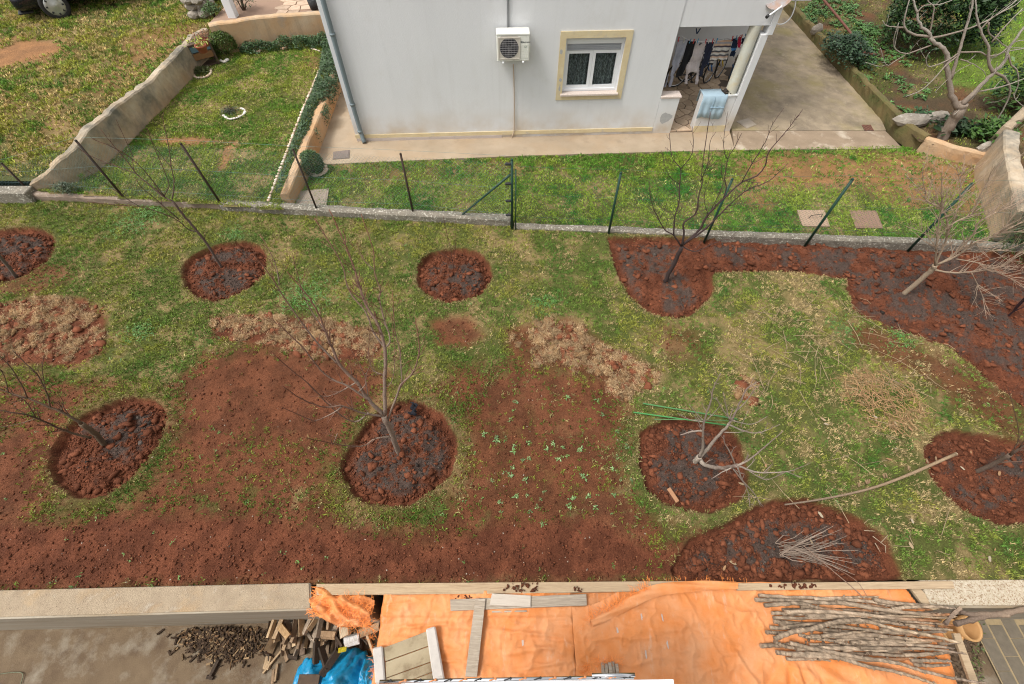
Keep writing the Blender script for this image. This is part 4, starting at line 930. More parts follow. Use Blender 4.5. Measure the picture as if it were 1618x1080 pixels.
stone_line('stone_ring', 'brownish stones around the clipped shrub by the path', [(482, 268), (492, 276), (505, 277), (515, 270), (514, 263)], .04, 22, .055, PK)
# wooden crate with flower pots
cr = thing('plant_crate', 'dark wooden crate of drawers standing against the old garden wall', 'crate', W(330, 105, .34))
cp = W(329, 104, .34); CM = Matrix.Translation(cp) @ Matrix.Rotation(math.radians(38), 4, 'Z')
mDW = M('dark_wood', (.10, .065, .04), (.06, .04, .028), 12, .8); mBW = M('brown_board', (.22, .11, .045), (.17, .09, .04), 12, .7)
for sx in (-.29, .29):
    for sy in (-.18, .18): MB().box((sx-.025, sy-.025, 0), (sx+.025, sy+.025, .62), CM).build('leg', mDW, cr)
MB().box((-.33, -.21, .621), (.33, .21, .66), CM).build('top', mDW, cr)
for z in (.06, .25, .44): MB().box((-.264, -.17, z), (.264, .17, z+.02), CM).build('shelf', mDW, cr)
MB().box((-.26, -.20, .27), (.26, -.185, .43), CM).build('board', mBW, cr); MB().box((-.26, -.20, .46), (.26, -.185, .6), CM).build('board', M('blue_board', (.10, .17, .21), rough=.7), cr)
MB().box((-.31, -.15, .27), (-.295, .15, .42), CM).build('board', mBW, cr); MB().box((-.31, -.15, .04), (-.295, .15, .2), CM).build('board', mWhitePl, cr)
for (px, py, s, lb) in ((322, 82, 1., 'low terracotta pot with a yellow green plant on the dark crate'), (326, 72, .85, 'terracotta pot with red leaves behind the front pot on the crate')):
    q = W(px, py, 1.0); t = thing('flower_pot', lb, 'flower pot', q)
    b = MB(); b.lathe([(0, 0), (.10*s, 0), (.14*s, .15), (.155*s, .15), (.155*s, .18), (.135*s, .18), (.13*s, .14), (0, .14)], 18, Matrix.Translation(q), None); b.build('pot', M('terracotta', (.36, .11, .06), (.30, .09, .05), 10, .8) if not bpy.data.materials.get('terracotta') else bpy.data.materials['terracotta'], t)
    m = 110; x, y, z = RNG.normal(q.x, .11*s, m), RNG.normal(q.y, .1*s, m), q.z+.15+RNG.random(m)*.2
    V, Fc, c = leaves(x, y, z, np.full(m, .075), .5, (col(.25, .27, .04) if s == 1. else col(.20, .09, .04))*RNG.uniform(.6, 1.4, (m, 1)), 1.5); np_mesh('leaves', V, Fc, mLeaf, c, parent=t)
bush('olive_shrub', 'dark green shrub with white gaps on the terrace by the post', 'shrub', W(385, 14, 1.05), (.42, .35, .35), 700, .08, .3, (.03, .05, .02), (.06, .085, .03), .6)
bush('low_shrub', 'green tuft growing between stone wall and white post', 'shrub', W(338, 24, 1.0), (.25, .3, .2), 500, .09, .3, (.04, .08, .02), (.07, .12, .03), .6)
q = W(497, 14, 1.05); b = MB(); b.lathe([(0, 0), (.11, 0), (.15, .26), (.13, .26), (.11, .2), (0, .2)], 16, Matrix.Translation(q)); tag(b.build('dark_pot', mDark), 'dark plant pot on the terrace against the house corner', 'flower pot')

# ------------------------------------------------------------------ planting on the bank
bush('laurel_shrub', 'big dark glossy laurel shrub behind the pale fig tree', 'shrub', W(1462, 74, .3), (1.5, 1.3, 1.35), 12000, .16, .38, (.012, .034, .010), (.036, .078, .018), .35, 1.5, bumps=.14)
bush('laurel_shrub', 'small leafy laurel shrub under the right branches of the fig', 'shrub', W(1592, 178, .3), (.8, .7, .7), 1500, .17, .34, (.02, .055, .012), (.055, .11, .02), .6, 1.2)
bush('laurel_shrub', 'leafy low shrub at the corner of the pale concrete wall', 'shrub', W(1556, 222, .3), (.5, .45, .3), 800, .17, .3, (.03, .085, .015), (.06, .12, .02), .7, 1.)
bush('ivy_mound', 'dark ivy mound beside the driveway kerb wall', 'shrub', W(1331, 92, .3), (.6, .9, .35), 2200, .09, .7, (.018, .042, .02), (.035, .07, .03), .5, 1.)
bush('dark_conifer', 'dark feathery conifer behind the twiggy tree at the wall', 'shrub', W(1640, 412, .0), (.85, .75, .75), 6000, .14, .10, (.028, .05, .013), (.055, .085, .02), .5, 2.2)
bush('broad_leaf_plant', 'dark broad leaved plant at the foot of the fig trunk', 'plant', W(1500, 207, .32), (.5, .35, .2), 190, .2, .5, (.014, .035, .012), (.03, .06, .02), .8, .8)
bush('broad_leaf_plant', 'small clump of green leaves between kerb and fig trunk', 'plant', W(1453, 186, .3), (.25, .2, .14), 120, .14, .5, (.02, .06, .02), (.04, .09, .03), .8, .8)
for i, (px, py, sx) in enumerate(((1440, 192, .5), (1478, 187, .35), (1556, 236, .22), (1290, 48, .2))):
    c0 = W(px, py, .34); b = MB(); b.add([c0+Vector((q[0]*sx*R(.85, 1.1), q[1]*sx*.42*R(.85, 1.1), q[2]*.16*R(.8, 1.2)+.04)) for q in ICO2_V], [tuple(f) for f in ICO2_F])
    tag(b.build('boulder', mRock), ('long flat pale boulder on the bank below the fig tree', 'second flat boulder right behind the fig trunk foot', 'small brown boulder at the end of the orange wall', 'pale stone on the grassy bank by the kerb wall')[i], 'boulder')
b = MB(); b.tube(smooth_open([W(1290, -14, .75), W(1338, 44, .7), W(1358, 74, .66), W(1366, 83, .62), W(1385, 86, .5)]), .035, 8, (.20, .07, .045)); tag(b.build('rusty_pipe', M('red_iron', (.17, .065, .045), (.12, .05, .035), 20, .7)), 'red brown rusty pipe lying along the bank', 'pipe')

# ------------------------------------------------------------------ bare trees
class Tree:
    """limbs follow traced lines; every limb starts on the one it grew from"""
    def __init__(s, name, label, base, z0, colr, tip, group='young fruit trees in the orchard', scale=1., ox=0, oy=0, par=None):
        s.b = W(*base, z0); s.t = thing(name, label, 'tree', s.b, group); s.c, s.tip = colr, tip
        s.k, s.ox, s.oy = scale, ox, oy; s.S = [(base[0], base[1], 0., 1.)]; s.par = par
    def limb(s, pts, r0, r1, slope=.0, dy0=None, name='branch', tw=8, tl=.3, zmin=.08, up=.6, droop=0.):
        P = [(s.ox+x/s.k, s.oy+y/s.k) for x, y in pts]
        if dy0 is None: dy0 = min(s.S, key=lambda q: (q[0]-P[0][0])**2+(q[1]-P[0][1])**2)[2]
        r0, r1 = r0*1.2, r1*1.35; L = 0; W3 = []
        for i, (x, y) in enumerate(P):
            if i: L += math.hypot(x-P[i-1][0], y-P[i-1][1])
            dy = dy0+slope*L/100
            p = WY(x, y, s.b.y+dy)
            if p.z < zmin and i: p = W(x, y, zmin); dy = p.y-s.b.y
            W3.append(p)
            if i:
                x0, y0, d0, _ = prev
                for k in range(1, 6): s.S.append((x0+(x-x0)*k/5, y0+(y-y0)*k/5, d0+(dy-d0)*k/5, 1.))
            prev = (x, y, dy, 1.)
        if name == 'trunk': W3[0] = W3[0]-Vector((0, 0, .12))
        Q = smooth_open(W3, 4); m = len(Q)
        Q = [Q[0]]+[q+Vector((R(-1, 1), R(-1, 1), R(-1, 1)))*r0*.22 for q in Q[1:-1]]+[Q[-1]]
        b = MB(); c1 = s.c if name == 'trunk' else tuple(s.c[k]*.6+s.tip[k]*.4 for k in range(3))
        rad = [r0+(r1-r0)*(i/(m-1))**.8 for i in range(m)]
        if name == 'trunk': rad[0] *= 1.2
        b.tube(Q, rad, 7 if r0 > .012 else 5, s.c, c1 if name == 'trunk' else s.tip)
        tot = sum((Q[i+1]-Q[i]).length for i in range(m-1)); nt = int(tw*tot+.5)
        for k in range(nt):
            i = min(m-2, int((R(.15, 1.))*(m-1))); d = (Q[i+1]-Q[i]).normalized()
            o = Vector((R(-1, 1), R(-1, 1), R(-.6, 1))); o = (o-d*o.dot(d)).normalized(); l = tl*R(.25, 1.)*(1.1-.5*i/m)
            dirn = (d*R(.5, .9)+o*R(.5, .9)+Vector((0, 0, up*.5))).normalized()
            q1 = Q[i]+dirn*l*.5; q2 = q1+(dirn+Vector((R(-.3, .3), R(-.3, .3), R(0, .4)-droop))).normalized()*l*.5
            rr = min(rad[i]*.6, .0075); b.tube([Q[i], q1, q2], [rr, rr*.75, .0018], 4, tuple(s.c[j]*.4+s.tip[j]*.6 for j in range(3)), s.tip, caps=False)
            if l > tl*.6:
                for _ in range(2):
                    o2 = Vector((R(-1, 1), R(-1, 1), R(-.3, 1))).normalized(); b.tube([q1.lerp(q2, R(0, .8)), q1.lerp(q2, .6)+(dirn+o2*.8).normalized()*l*.35], [rr*.6, .0015], 3, s.tip, s.tip, caps=False)
        b.build(name, mBark, s.t); return s

RB, RT = (.14, .10, .085), (.13, .06, .042)
# left tree behind the first round bed
t = Tree('fruit_tree', 'slender dark fruit tree leaning left out of the oval bed near the kerb', (347, 419), .02, RB, RT, scale=3.7235, ox=100, oy=180)
t.limb([(920, 890), (870, 800), (790, 690), (720, 610), (640, 510)], .021, .014, .02, name='trunk', tw=1)
t.limb([(640, 510), (590, 485), (500, 410), (430, 350), (370, 270), (300, 190), (220, 90)], .013, .003, .15, tw=3)
t.limb([(430, 350), (350, 320), (240, 280), (150, 240), (80, 195)], .008, .003, .0, tw=3)
t.limb([(640, 500), (650, 440), (650, 380), (635, 310), (620, 190), (590, 50), (580, 0)], .010, .003, .3, tw=3)
t.limb([(635, 310), (590, 260), (540, 190), (490, 80)], .006, .0025, .1, tw=3)
t.limb([(590, 485), (615, 440), (620, 400), (580, 300), (540, 210), (510, 140)], .008, .003, .1, tw=3)
t.limb([(680, 620), (600, 550), (520, 480), (460, 430), (420, 370)], .009, .003, -.15, tw=3)
t.limb([(790, 690), (740, 680), (680, 630), (600, 590), (450, 545), (300, 535), (140, 515)], .010, .003, -.25, tw=2)
t.limb([(450, 545), (370, 495), (250, 410), (140, 330)], .005, .002, -.2, tw=2)
t.limb([(600, 490), (500, 360), (400, 260), (280, 190), (170, 145)], .008, .003, -.1, tw=2)
t.limb([(410, 250), (370, 160), (310, 30)], .005, .002, .1, tw=3)
# the tree cut by the left edge
t = Tree('fruit_tree', 'fruit tree trunk cut by the left edge of the picture in the half visible bed', (20, 433), .02, (.16, .13, .11), RT)
t.limb([(20, 433), (2, 408), (-25, 372)], .025, .02, .0, name='trunk', tw=1); t.limb([(-25, 372), (-60, 320), (-90, 250)], .018, .004, .1); t.limb([(-25, 372), (-40, 300), (-30, 220)], .014, .004, .1)
# sapling
t = Tree('sapling', 'tiny sapling of three thin shoots in the small round bed near the fence', (716, 424), .02, (.13, .06, .045), (.14, .06, .045), scale=2.996, ox=540, oy=300)
t.limb([(528, 372), (527, 350), (525, 335)], .008, .006, .0, name='trunk', tw=0)
t.limb([(525, 335), (515, 280), (490, 170), (480, 120)], .005, .002, .1, tw=2); t.limb([(525, 335), (538, 275), (540, 140)], .005, .002, .05, tw=2); t.limb([(525, 335), (450, 280), (390, 210)], .005, .002, .1, tw=2)
# tree in front of the porch
DB, DT = (.052, .036, .034), (.10, .06, .055)
t = Tree('fruit_tree', 'dark barked fruit tree with an open crown in the bed before the porch', (1051, 442), .02, DB, DT, scale=3.726, ox=1000, oy=170)
t.limb([(190, 1015), (240, 920), (290, 815)], .035, .027, .0, name='trunk', tw=0)
for q, a, b_, sl in (
    ([(290, 810), (300, 740), (300, 680), (350, 640), (380, 600), (385, 530), (410, 430), (405, 390), (430, 180), (460, 20)], .017, .003, .18),
    ([(285, 815), (240, 750), (190, 720), (150, 650), (120, 590), (100, 500), (100, 430)], .012, .003, -.05),
    ([(240, 750), (245, 650), (270, 560), (275, 450), (280, 360), (230, 290), (215, 150)], .012, .003, .25),
    ([(280, 360), (350, 265), (352, 110)], .007, .003, .2),
    ([(295, 805), (390, 720), (440, 630), (530, 540), (640, 440), (730, 400), (780, 340), (800, 260), (900, 140), (1000, 10)], .020, .003, .12),
    ([(310, 795), (430, 710), (500, 640), (580, 560), (680, 480), (800, 430), (910, 330)], .015, .003, -.05),
    ([(530, 540), (550, 470), (540, 420), (560, 300), (600, 230), (640, 150)], .010, .003, .25),
    ([(560, 300), (540, 270), (535, 180), (560, 20)], .006, .002, .1),
    ([(290, 815), (350, 845), (400, 835), (460, 805), (520, 780), (600, 770)], .010, .003, -.25),
    ([(400, 430), (440, 330), (455, 200), (490, 140)], .007, .002, .1),
    ([(640, 440), (700, 330), (780, 200), (820, 100), (890, 0)], .008, .002, .1),
    ([(440, 640), (480, 560), (530, 450), (520, 380), (525, 330)], .008, .002, .2),
    ([(440, 625), (420, 520), (470, 370)], .005, .002, .2),
    ([(275, 450), (220, 410), (190, 350), (170, 250)], .006, .002, .1),
    ([(160, 650), (190, 590), (215, 500)], .005, .002, .15)): t.limb(q, a, b_, sl, tw=6, tl=.28)
# twiggy tree by the concrete wall
PB, PT = (.34, .265, .19), (.38, .28, .21)
t = Tree('twiggy_tree', 'pale dense twiggy tree leaning right over the wide red bed', (1433, 461), .02, PB, PT, scale=4, ox=1350, oy=230)
t.limb([(325, 925), (410, 850), (490, 780), (510, 755)], .038, .03, -.05, name='trunk', tw=0)
for q, a, b_, sl in (
    ([(510, 755), (540, 680), (580, 600), (590, 510), (560, 410), (500, 370), (450, 340), (450, 280), (400, 260), (320, 180)], .018, .003, .2),
    ([(560, 410), (550, 300), (555, 130)], .010, .003, .1),
    ([(510, 760), (600, 710), (680, 640), (750, 560), (790, 480), (900, 420), (1072, 340), (1200, 280)], .018, .004, .05),
    ([(500, 785), (600, 800), (720, 800), (850, 780), (950, 750), (1072, 680), (1200, 640)], .015, .004, -.2),
    ([(520, 750), (640, 700), (760, 610), (870, 570), (1072, 480), (1200, 430)], .016, .004, -.1),
    ([(590, 510), (680, 460), (740, 430), (800, 300), (860, 200), (960, 60)], .012, .003, .1),
    ([(590, 560), (650, 400), (670, 250), (640, 120)], .010, .003, .2),
    ([(510, 755), (520, 600), (545, 430), (620, 320), (700, 130)], .012, .003, .15),
    ([(640, 715), (780, 740), (900, 800), (1010, 850), (1080, 900)], .009, .003, -.3),
    ([(740, 800), (790, 900), (820, 980), (860, 1070)], .007, .002, -.4),
    ([(760, 610), (800, 650), (950, 660), (1100, 600)], .008, .003, -.15),
    ([(450, 300), (430, 200), (435, 100)], .006, .002, .1),
    ([(540, 690), (450, 560), (330, 510)], .006, .002, -.1),
    ([(870, 570), (960, 500), (1000, 400), (1090, 330)], .008, .002, .1)): t.limb(q, a, b_, sl, tw=25, tl=.48, up=.3, droop=.1)
# big tree in the middle
GB, GT = (.30, .235, .19), (.19, .08, .05)
t = Tree('fruit_tree', 'tall bare fruit tree with reddish shoots in the middle bed beside the black rag', (629, 714), .02, GB, GT, scale=2.634, ox=400, oy=330)
t.limb([(605, 1015), (580, 940), (545, 860)], .032, .028, .0, name='trunk', tw=0)
for q, a, b_, sl in (
    ([(545, 862), (480, 790), (430, 720), (370, 660), (330, 580), (300, 510), (270, 430), (220, 350), (140, 260)], .022, .003, .15),
    ([(550, 855), (548, 740), (548, 580), (520, 480), (470, 400), (440, 310), (420, 240), (370, 120), (315, 0)], .022, .003, .25),
    ([(548, 580), (500, 510), (470, 430), (400, 340), (370, 230), (300, 110), (255, 35)], .010, .003, .2),
    ([(548, 580), (570, 540), (540, 440), (525, 370), (530, 340), (505, 260), (500, 170), (450, 20)], .009, .003, .25),
    ([(545, 862), (460, 850), (370, 820), (300, 825), (200, 790), (120, 735)], .013, .003, -.25),
    ([(480, 848), (440, 880), (400, 880), (350, 845), (300, 800), (240, 735), (160, 670), (80, 600)], .010, .003, -.1),
    ([(370, 822), (330, 850), (260, 880), (200, 860), (120, 825)], .008, .003, -.2),
    ([(577, 948), (510, 955), (460, 985), (390, 985), (330, 975), (210, 950)], .011, .003, -.35),
    ([(490, 800), (400, 740), (300, 690), (220, 590), (150, 520), (100, 470)], .012, .003, .05),
    ([(560, 880), (600, 770), (620, 725), (665, 680), (690, 600), (690, 550), (675, 455)], .013, .003, .15),
    ([(620, 725), (612, 600), (590, 500), (580, 350)], .007, .003, .2),
    ([(548, 745), (580, 710), (590, 600), (575, 430)], .006, .002, .15),
    ([(370, 660), (270, 560), (200, 470), (130, 370), (60, 260), (0, 190)], .010, .003, .1),
    ([(110, 315), (90, 220), (30, 105)], .005, .002, .2),
    ([(300, 510), (240, 420), (200, 330), (165, 190)], .006, .002, .2),
    ([(430, 720), (340, 770), (280, 775), (220, 720)], .008, .002, -.1),
    ([(480, 790), (470, 700), (490, 640), (510, 560)], .006, .002, .2),
    ([(545, 690), (500, 670), (480, 600), (490, 480)], .006, .002, .2),
    ([(440, 760), (470, 720), (440, 640), (390, 560)], .007, .002, .1),
    ([(350, 935), (330, 980), (320, 930)], .004, .002, -.2),
    ([(470, 400), (450, 340), (330, 130)], .005, .002, .2),
    ([(500, 250), (460, 210), (430, 140)], .004, .002, .2)): t.limb(q, a, b_, sl, tw=9, tl=.24)
# tree on the left
t = Tree('fruit_tree', 'olive brown fruit tree leaning out of the big left bed', (161, 699), .02, (.16, .115, .075), (.11, .065, .045), scale=2.996, ox=0, oy=600)
t.limb([(482, 298), (435, 243), (385, 207)], .034, .026, .0, name='trunk', tw=0)
for q, a, b_, sl in (
    ([(385, 207), (320, 165), (240, 130), (130, 85), (40, 60), (-60, 20)], .018, .004, .1),
    ([(430, 275), (340, 250), (260, 220), (170, 180), (80, 155), (-60, 140)], .016, .005, -.1),
    ([(240, 133), (220, 60), (180, -20), (120, -80), (60, -140)], .010, .003, .2),
    ([(285, 158), (300, 110), (280, 70)], .006, .002, .2),
    ([(170, 182), (80, 210), (-30, 228)], .006, .003, -.2),
    ([(130, 85), (100, 20), (50, -60), (-20, -130)], .008, .003, .15),
    ([(220, 60), (200, -40), (210, -120)], .005, .002, .15),
    ([(170, 180), (120, 100), (40, 60)], .006, .002, .1),
    ([(40, 60), (20, -20), (-30, -90)], .006, .002, .1)): t.limb(q, a, b_, sl, tw=8, tl=.26)
# pruned tree on the right
HB, HT = (.36, .31, .26), (.26, .20, .17)
t = Tree('pruned_tree', 'low pale pruned tree with forked limbs in the bed beside the green canes', (1099, 728), .02, HB, HT, scale=4, ox=980, oy=560)
t.limb([(478, 674), (484, 663), (500, 645)], .034, .03, .0, name='trunk', tw=0)
for q, a, b_, sl in (
    ([(500, 645), (520, 590), (522, 500), (530, 420), (570, 300), (590, 210), (635, 115)], .020, .003, .1),
    ([(500, 655), (570, 570), (650, 480), (700, 420), (740, 340), (790, 230), (860, 170)], .024, .003, .15),
    ([(497, 660), (540, 700), (610, 715), (680, 712), (740, 700)], .027, .018, -.7),
    ([(740, 700), (820, 660), (900, 595), (1025, 485)], .013, .003, .1),
    ([(740, 700), (850, 740), (960, 745), (1080, 735), (1150, 705)], .011, .003, -.1),
    ([(740, 700), (770, 790), (840, 870), (900, 955)], .010, .003, -.25),
    ([(715, 708), (640, 745), (575, 785)], .009, .003, -.25),
    ([(730, 700), (690, 610), (660, 560), (655, 510)], .008, .003, .2),
    ([(820, 738), (870, 770), (930, 790), (1040, 745)], .007, .003, -.1),
    ([(705, 712), (780, 810), (810, 880), (820, 970)], .008, .003, -.3),
    ([(522, 480), (460, 485), (380, 507)], .012, .005, -.1),
    ([(530, 425), (440, 410), (360, 370)], .008, .003, .1), ([(530, 420), (490, 380), (435, 315)], .007, .003, .2), ([(520, 470), (480, 400), (450, 360)], .006, .002, .1),
    ([(680, 440), (780, 480), (860, 495), (930, 475), (1010, 440)], .010, .003, .05), ([(705, 415), (830, 440), (930, 390)], .007, .003, .2),
    ([(700, 415), (650, 350), (605, 270)], .008, .003, .2), ([(690, 415), (670, 330), (650, 240)], .007, .003, .2), ([(730, 360), (800, 290), (860, 200)], .008, .003, .1), ([(540, 420), (600, 360), (640, 310)], .006, .002, .1),
    ([(655, 490), (760, 490), (820, 470)], .006, .002, .0)): t.limb(q, a, b_, sl, tw=5, tl=.2)
# tree cut by the right edge
t = Tree('fruit_tree', 'grey brown fruit tree leaning out of the picture from the rightmost round bed', (1547, 742), .02, (.15, .11, .085), RT)
t.limb([(1547, 742), (1572, 731), (1596, 718)], .026, .02, .0, name='trunk', tw=0)
t.limb([(1572, 731), (1600, 729), (1660, 728)], .011, .004, -.1, tw=4); t.limb([(1596, 718), (1640, 690), (1720, 640)], .016, .004, .1, tw=4); t.limb([(1596, 718), (1610, 690), (1600, 640), (1592, 610)], .005, .002, .2, tw=5); t.limb([(1610, 708), (1625, 680), (1620, 640)], .005, .002, .2, tw=5)
t = Tree('rose_stem', 'dark stiff rose stems at the right edge of the wide red bed', (1597, 497), .02, (.04, .02, .022), (.06, .025, .025), group='bare stems')
t.limb([(1597, 497), (1605, 488), (1622, 470)], .014, .01, .0, name='trunk', tw=0); t.limb([(1600, 493), (1615, 486), (1640, 476)], .01, .005, .0, tw=3); t.limb([(1605, 488), (1618, 470), (1650, 440)], .01, .005, .1, tw=3); t.limb([(1598, 495), (1612, 476), (1640, 460)], .008, .004, .1, tw=2)
# fig
t = Tree('fig_tree', 'pale grey leafless fig tree with twisting limbs on the bank', (1490, 217), .3, (.25, .20, .16), (.36, .33, .29), group=None, scale=4.5, ox=1380, oy=0)
if 'group' in t.t: del t.t['group']
t.limb([(490, 985), (540, 900), (600, 800), (640, 735)], .105, .085, .05, name='trunk', tw=0)
for q, a, b_, sl in (
    ([(605, 770), (560, 690), (545, 600), (520, 470), (530, 400), (480, 330), (410, 280), (400, 240), (330, 170), (310, 90), (275, -20)], .085, .02, .35),
    ([(635, 740), (700, 670), (780, 590), (860, 510), (940, 430), (960, 350), (1070, 190), (1120, 120)], .075, .02, .2),
    ([(550, 560), (590, 430), (620, 330), (660, 190), (700, 60), (710, -20)], .05, .02, .3),
    ([(850, 515), (820, 440), (815, 330), (760, 210), (730, 100), (730, -20)], .045, .015, .3),
    ([(860, 512), (930, 550), (970, 620), (960, 700), (920, 780), (875, 870), (880, 910)], .035, .012, -.1),
    ([(400, 260), (280, 240), (220, 190), (230, 80), (260, -10)], .035, .012, .2),
    ([(220, 195), (150, 190), (90, 180), (65, 145)], .02, .008, .0),
    ([(410, 320), (330, 350), (230, 380), (160, 350), (145, 280), (180, 160)], .022, .008, -.1),
    ([(230, 385), (160, 430), (90, 460), (50, 340)], .018, .006, -.1), ([(100, 458), (40, 470), (-60, 440)], .014, .006, .0),
    ([(600, 380), (540, 420), (450, 460), (390, 470), (375, 420), (400, 370)], .022, .008, -.2),
    ([(590, 400), (500, 480), (420, 570), (340, 640), (230, 685)], .024, .008, -.3),
    ([(410, 270), (550, 240), (680, 200), (800, 150), (930, 70), (1030, -10)], .03, .01, .1),
    ([(620, 370), (760, 370), (840, 410), (930, 370), (1090, 340)], .024, .01, -.05),
    ([(620, 420), (700, 450), (780, 500), (800, 540)], .016, .006, -.2),
    ([(720, 655), (850, 630), (960, 600), (1090, 550)], .026, .01, -.1),
    ([(960, 390), (980, 460), (1020, 500), (1030, 600), (1000, 690), (1070, 760)], .024, .008, -.2),
    ([(820, 160), (820, 230), (880, 280), (960, 335), (1080, 340)], .022, .008, .0),
    ([(640, 735), (700, 700), (780, 600), (900, 470), (960, 380)], .022, .01, .0),
    ([(400, 240), (420, 130), (430, 50), (390, 10), (385, -30)], .022, .008, .2),
    ([(640, 735), (600, 790), (570, 815)], .02, .01, -.5), ([(760, 210), (850, 120), (1000, 40), (1060, -10)], .022, .008, .1),
    ([(310, 90), (360, 40), (470, 30), (560, 0)], .02, .008, .1), ([(875, 870), (940, 930), (1060, 950)], .016, .006, -.1), ([(820, 400), (900, 380), (1000, 300), (1090, 280)], .02, .008, .1),
    ([(840, 300), (960, 160), (1060, 60)], .024, .01, .1), ([(700, 450), (590, 510), (450, 640), (450, 660)], .012, .006, -.2)): t.limb(q, a*.66, b_*.62, sl, tw=1.4, tl=.5, zmin=.4)

# ------------------------------------------------------------------ washing in the porch
Zw = lambda pts: [(1040+x/9.82, 30+y/9.82) for x, y in pts]
def garment(name, label, cat, pts, t, colf, thick=.012, wav=.02, res=.018, seed=0.):
    P2 = np.array([HS(x, y, t) for x, y in Zw(pts)]); s0, z0 = P2.min(0); s1, z1 = P2.max(0)
    ss = np.arange(s0, s1+res, res); zz = np.arange(z0, z1+res, res); S, Z = np.meshgrid(ss, zz); ins = sdist(S, Z, P2) < .3*res
    idx = np.arange(S.size).reshape(S.shape); cell = ins[:-1, :-1] & ins[1:, :-1] & ins[:-1, 1:] & ins[1:, 1:]
    q = np.stack([idx[:-1, :-1][cell], idx[:-1, 1:][cell], idx[1:, 1:][cell], idx[1:, :-1][cell]], 1)
    used = np.unique(q); rem = np.full(S.size, -1); rem[used] = np.arange(len(used)); s = S.ravel()[used]; z = Z.ravel()[used]
    T = t+wav*np.sin(s*38+seed+2*np.sin(z*5))*np.clip((z1-z)*3, .25, 1)+.01*np.sin(z*21+seed)
    base = np.array([HP(a, b_, c) for a, b_, c in zip(s, T, z)])
    o = np_mesh(name, base, rem[q], mCloth, colf(s, z, s0, s1, z0, z1), smooth=True); md = o.modifiers.new('thick', 'SOLIDIFY'); md.thickness = thick; md.offset = 0
    return tag(o, label, cat)
flat_ = lambda c: (lambda s, z, a, b_, c0, c1: np.tile(np.array(c), (len(s), 1))*(.85+.3*fbm(s, z, 9, 2, 1))[:, None])
TL = .55
garment('trousers', 'light grey jogging trousers on the washing line', 'trousers', [(300, 325), (465, 315), (440, 420), (385, 580), (330, 690), (250, 860), (205, 1050), (150, 1060), (185, 880), (225, 720), (215, 700), (160, 900), (120, 1075), (90, 1060), (150, 880), (200, 720), (260, 470)], TL, flat_((.33, .34, .40)), seed=.3)
garment('trousers', 'black trousers on the washing line next to the grey pair', 'trousers', [(465, 325), (590, 345), (540, 520), (480, 680), (430, 740), (360, 890), (270, 900), (300, 780), (360, 680), (400, 520)], TL, flat_((.012, .012, .014)), seed=1.)
garment('sleep_suit', 'pale pinkish one piece suit hanging upside down on the washing line', 'suit', [(590, 350), (625, 350), (640, 400), (700, 350), (745, 350), (720, 460), (670, 640), (640, 760), (650, 850), (610, 1020), (560, 1010), (600, 860), (580, 820), (490, 820), (465, 840), (450, 1000), (400, 1000), (430, 880), (425, 740), (480, 650), (540, 500)], TL, flat_((.47, .42, .42)), seed=2.)
garment('leggings', 'navy leggings on the washing line between the pale suit and the sweater', 'leggings', [(750, 350), (870, 350), (830, 500), (780, 680), (720, 760), (680, 885), (625, 885), (650, 760), (690, 620), (720, 480)], TL, flat_((.018, .022, .042)), seed=3.)
def stripes(s, z, a, b_, c0, c1):
    k = ((c1-z)/(c1-c0)*17).astype(int); pal = np.array([(.25, .25, .27), (.55, .36, .25), (.30, .30, .33), (.55, .38, .28), (.05, .04, .06), (.6, .58, .56), (.6, .58, .56), (.05, .05, .06), (.5, .40, .33), (.55, .53, .5), (.08, .08, .09), (.5, .36, .28), (.6, .57, .53), (.07, .06, .07), (.5, .45, .4), (.03, .03, .035), (.03, .03, .035), (.03, .03, .035)])
    return pal[np.clip(k, 0, 17)]
garment('striped_sweater', 'striped knitted sweater on the washing line', 'sweater', [(880, 330), (1060, 305), (1150, 310), (1120, 440), (1080, 580), (1050, 660), (1020, 690), (1010, 640), (930, 625), (860, 640), (850, 720), (800, 710), (790, 600), (840, 470)], TL, stripes, seed=4.)
garment('shorts', 'navy shorts with a blue trim on the washing line', 'shorts', [(1165, 300), (1235, 285), (1230, 400), (1205, 500), (1185, 590), (1105, 580), (1130, 480), (1125, 440)], TL, lambda s, z, a, b_, c0, c1: np.where((np.abs((z-c0)/(c1-c0)-.42) < .06)[:, None], np.array((.07, .22, .5)), np.array((.012, .022, .05))), seed=5.)
garment('sock', 'small red garment on the washing line', 'garment', [(1240, 280), (1300, 275), (1290, 370), (1270, 450), (1230, 440), (1225, 400), (1235, 350)], TL, flat_((.45, .02, .06)), seed=6.)
garment('underwear', 'small navy garment at the right end of the washing line', 'garment', [(1305, 285), (1370, 280), (1365, 340), (1330, 380), (1290, 385), (1290, 320)], TL, flat_((.012, .018, .045)), seed=7.)
ln = thing('washing_line', 'white washing line strung across the porch', 'washing line', HP(8.3, TL, 2.0))
def LP(x, y, t=TL): s, z = HS(1040+x/9.82, 30+y/9.82, t); return HP(s, t, z)
b = MB(); b.tube(smooth_open([LP(320, 235, TL+.05), LP(470, 322), LP(600, 345), LP(740, 345), LP(880, 340), LP(1150, 300), LP(1300, 275), LP(1470, 235, TL-.1)]), .006, 5); b.tube([LP(620, 362, TL+.1), LP(880, 350, TL+.1)], .006, 5); b.build('rope', mWhitePl, ln)
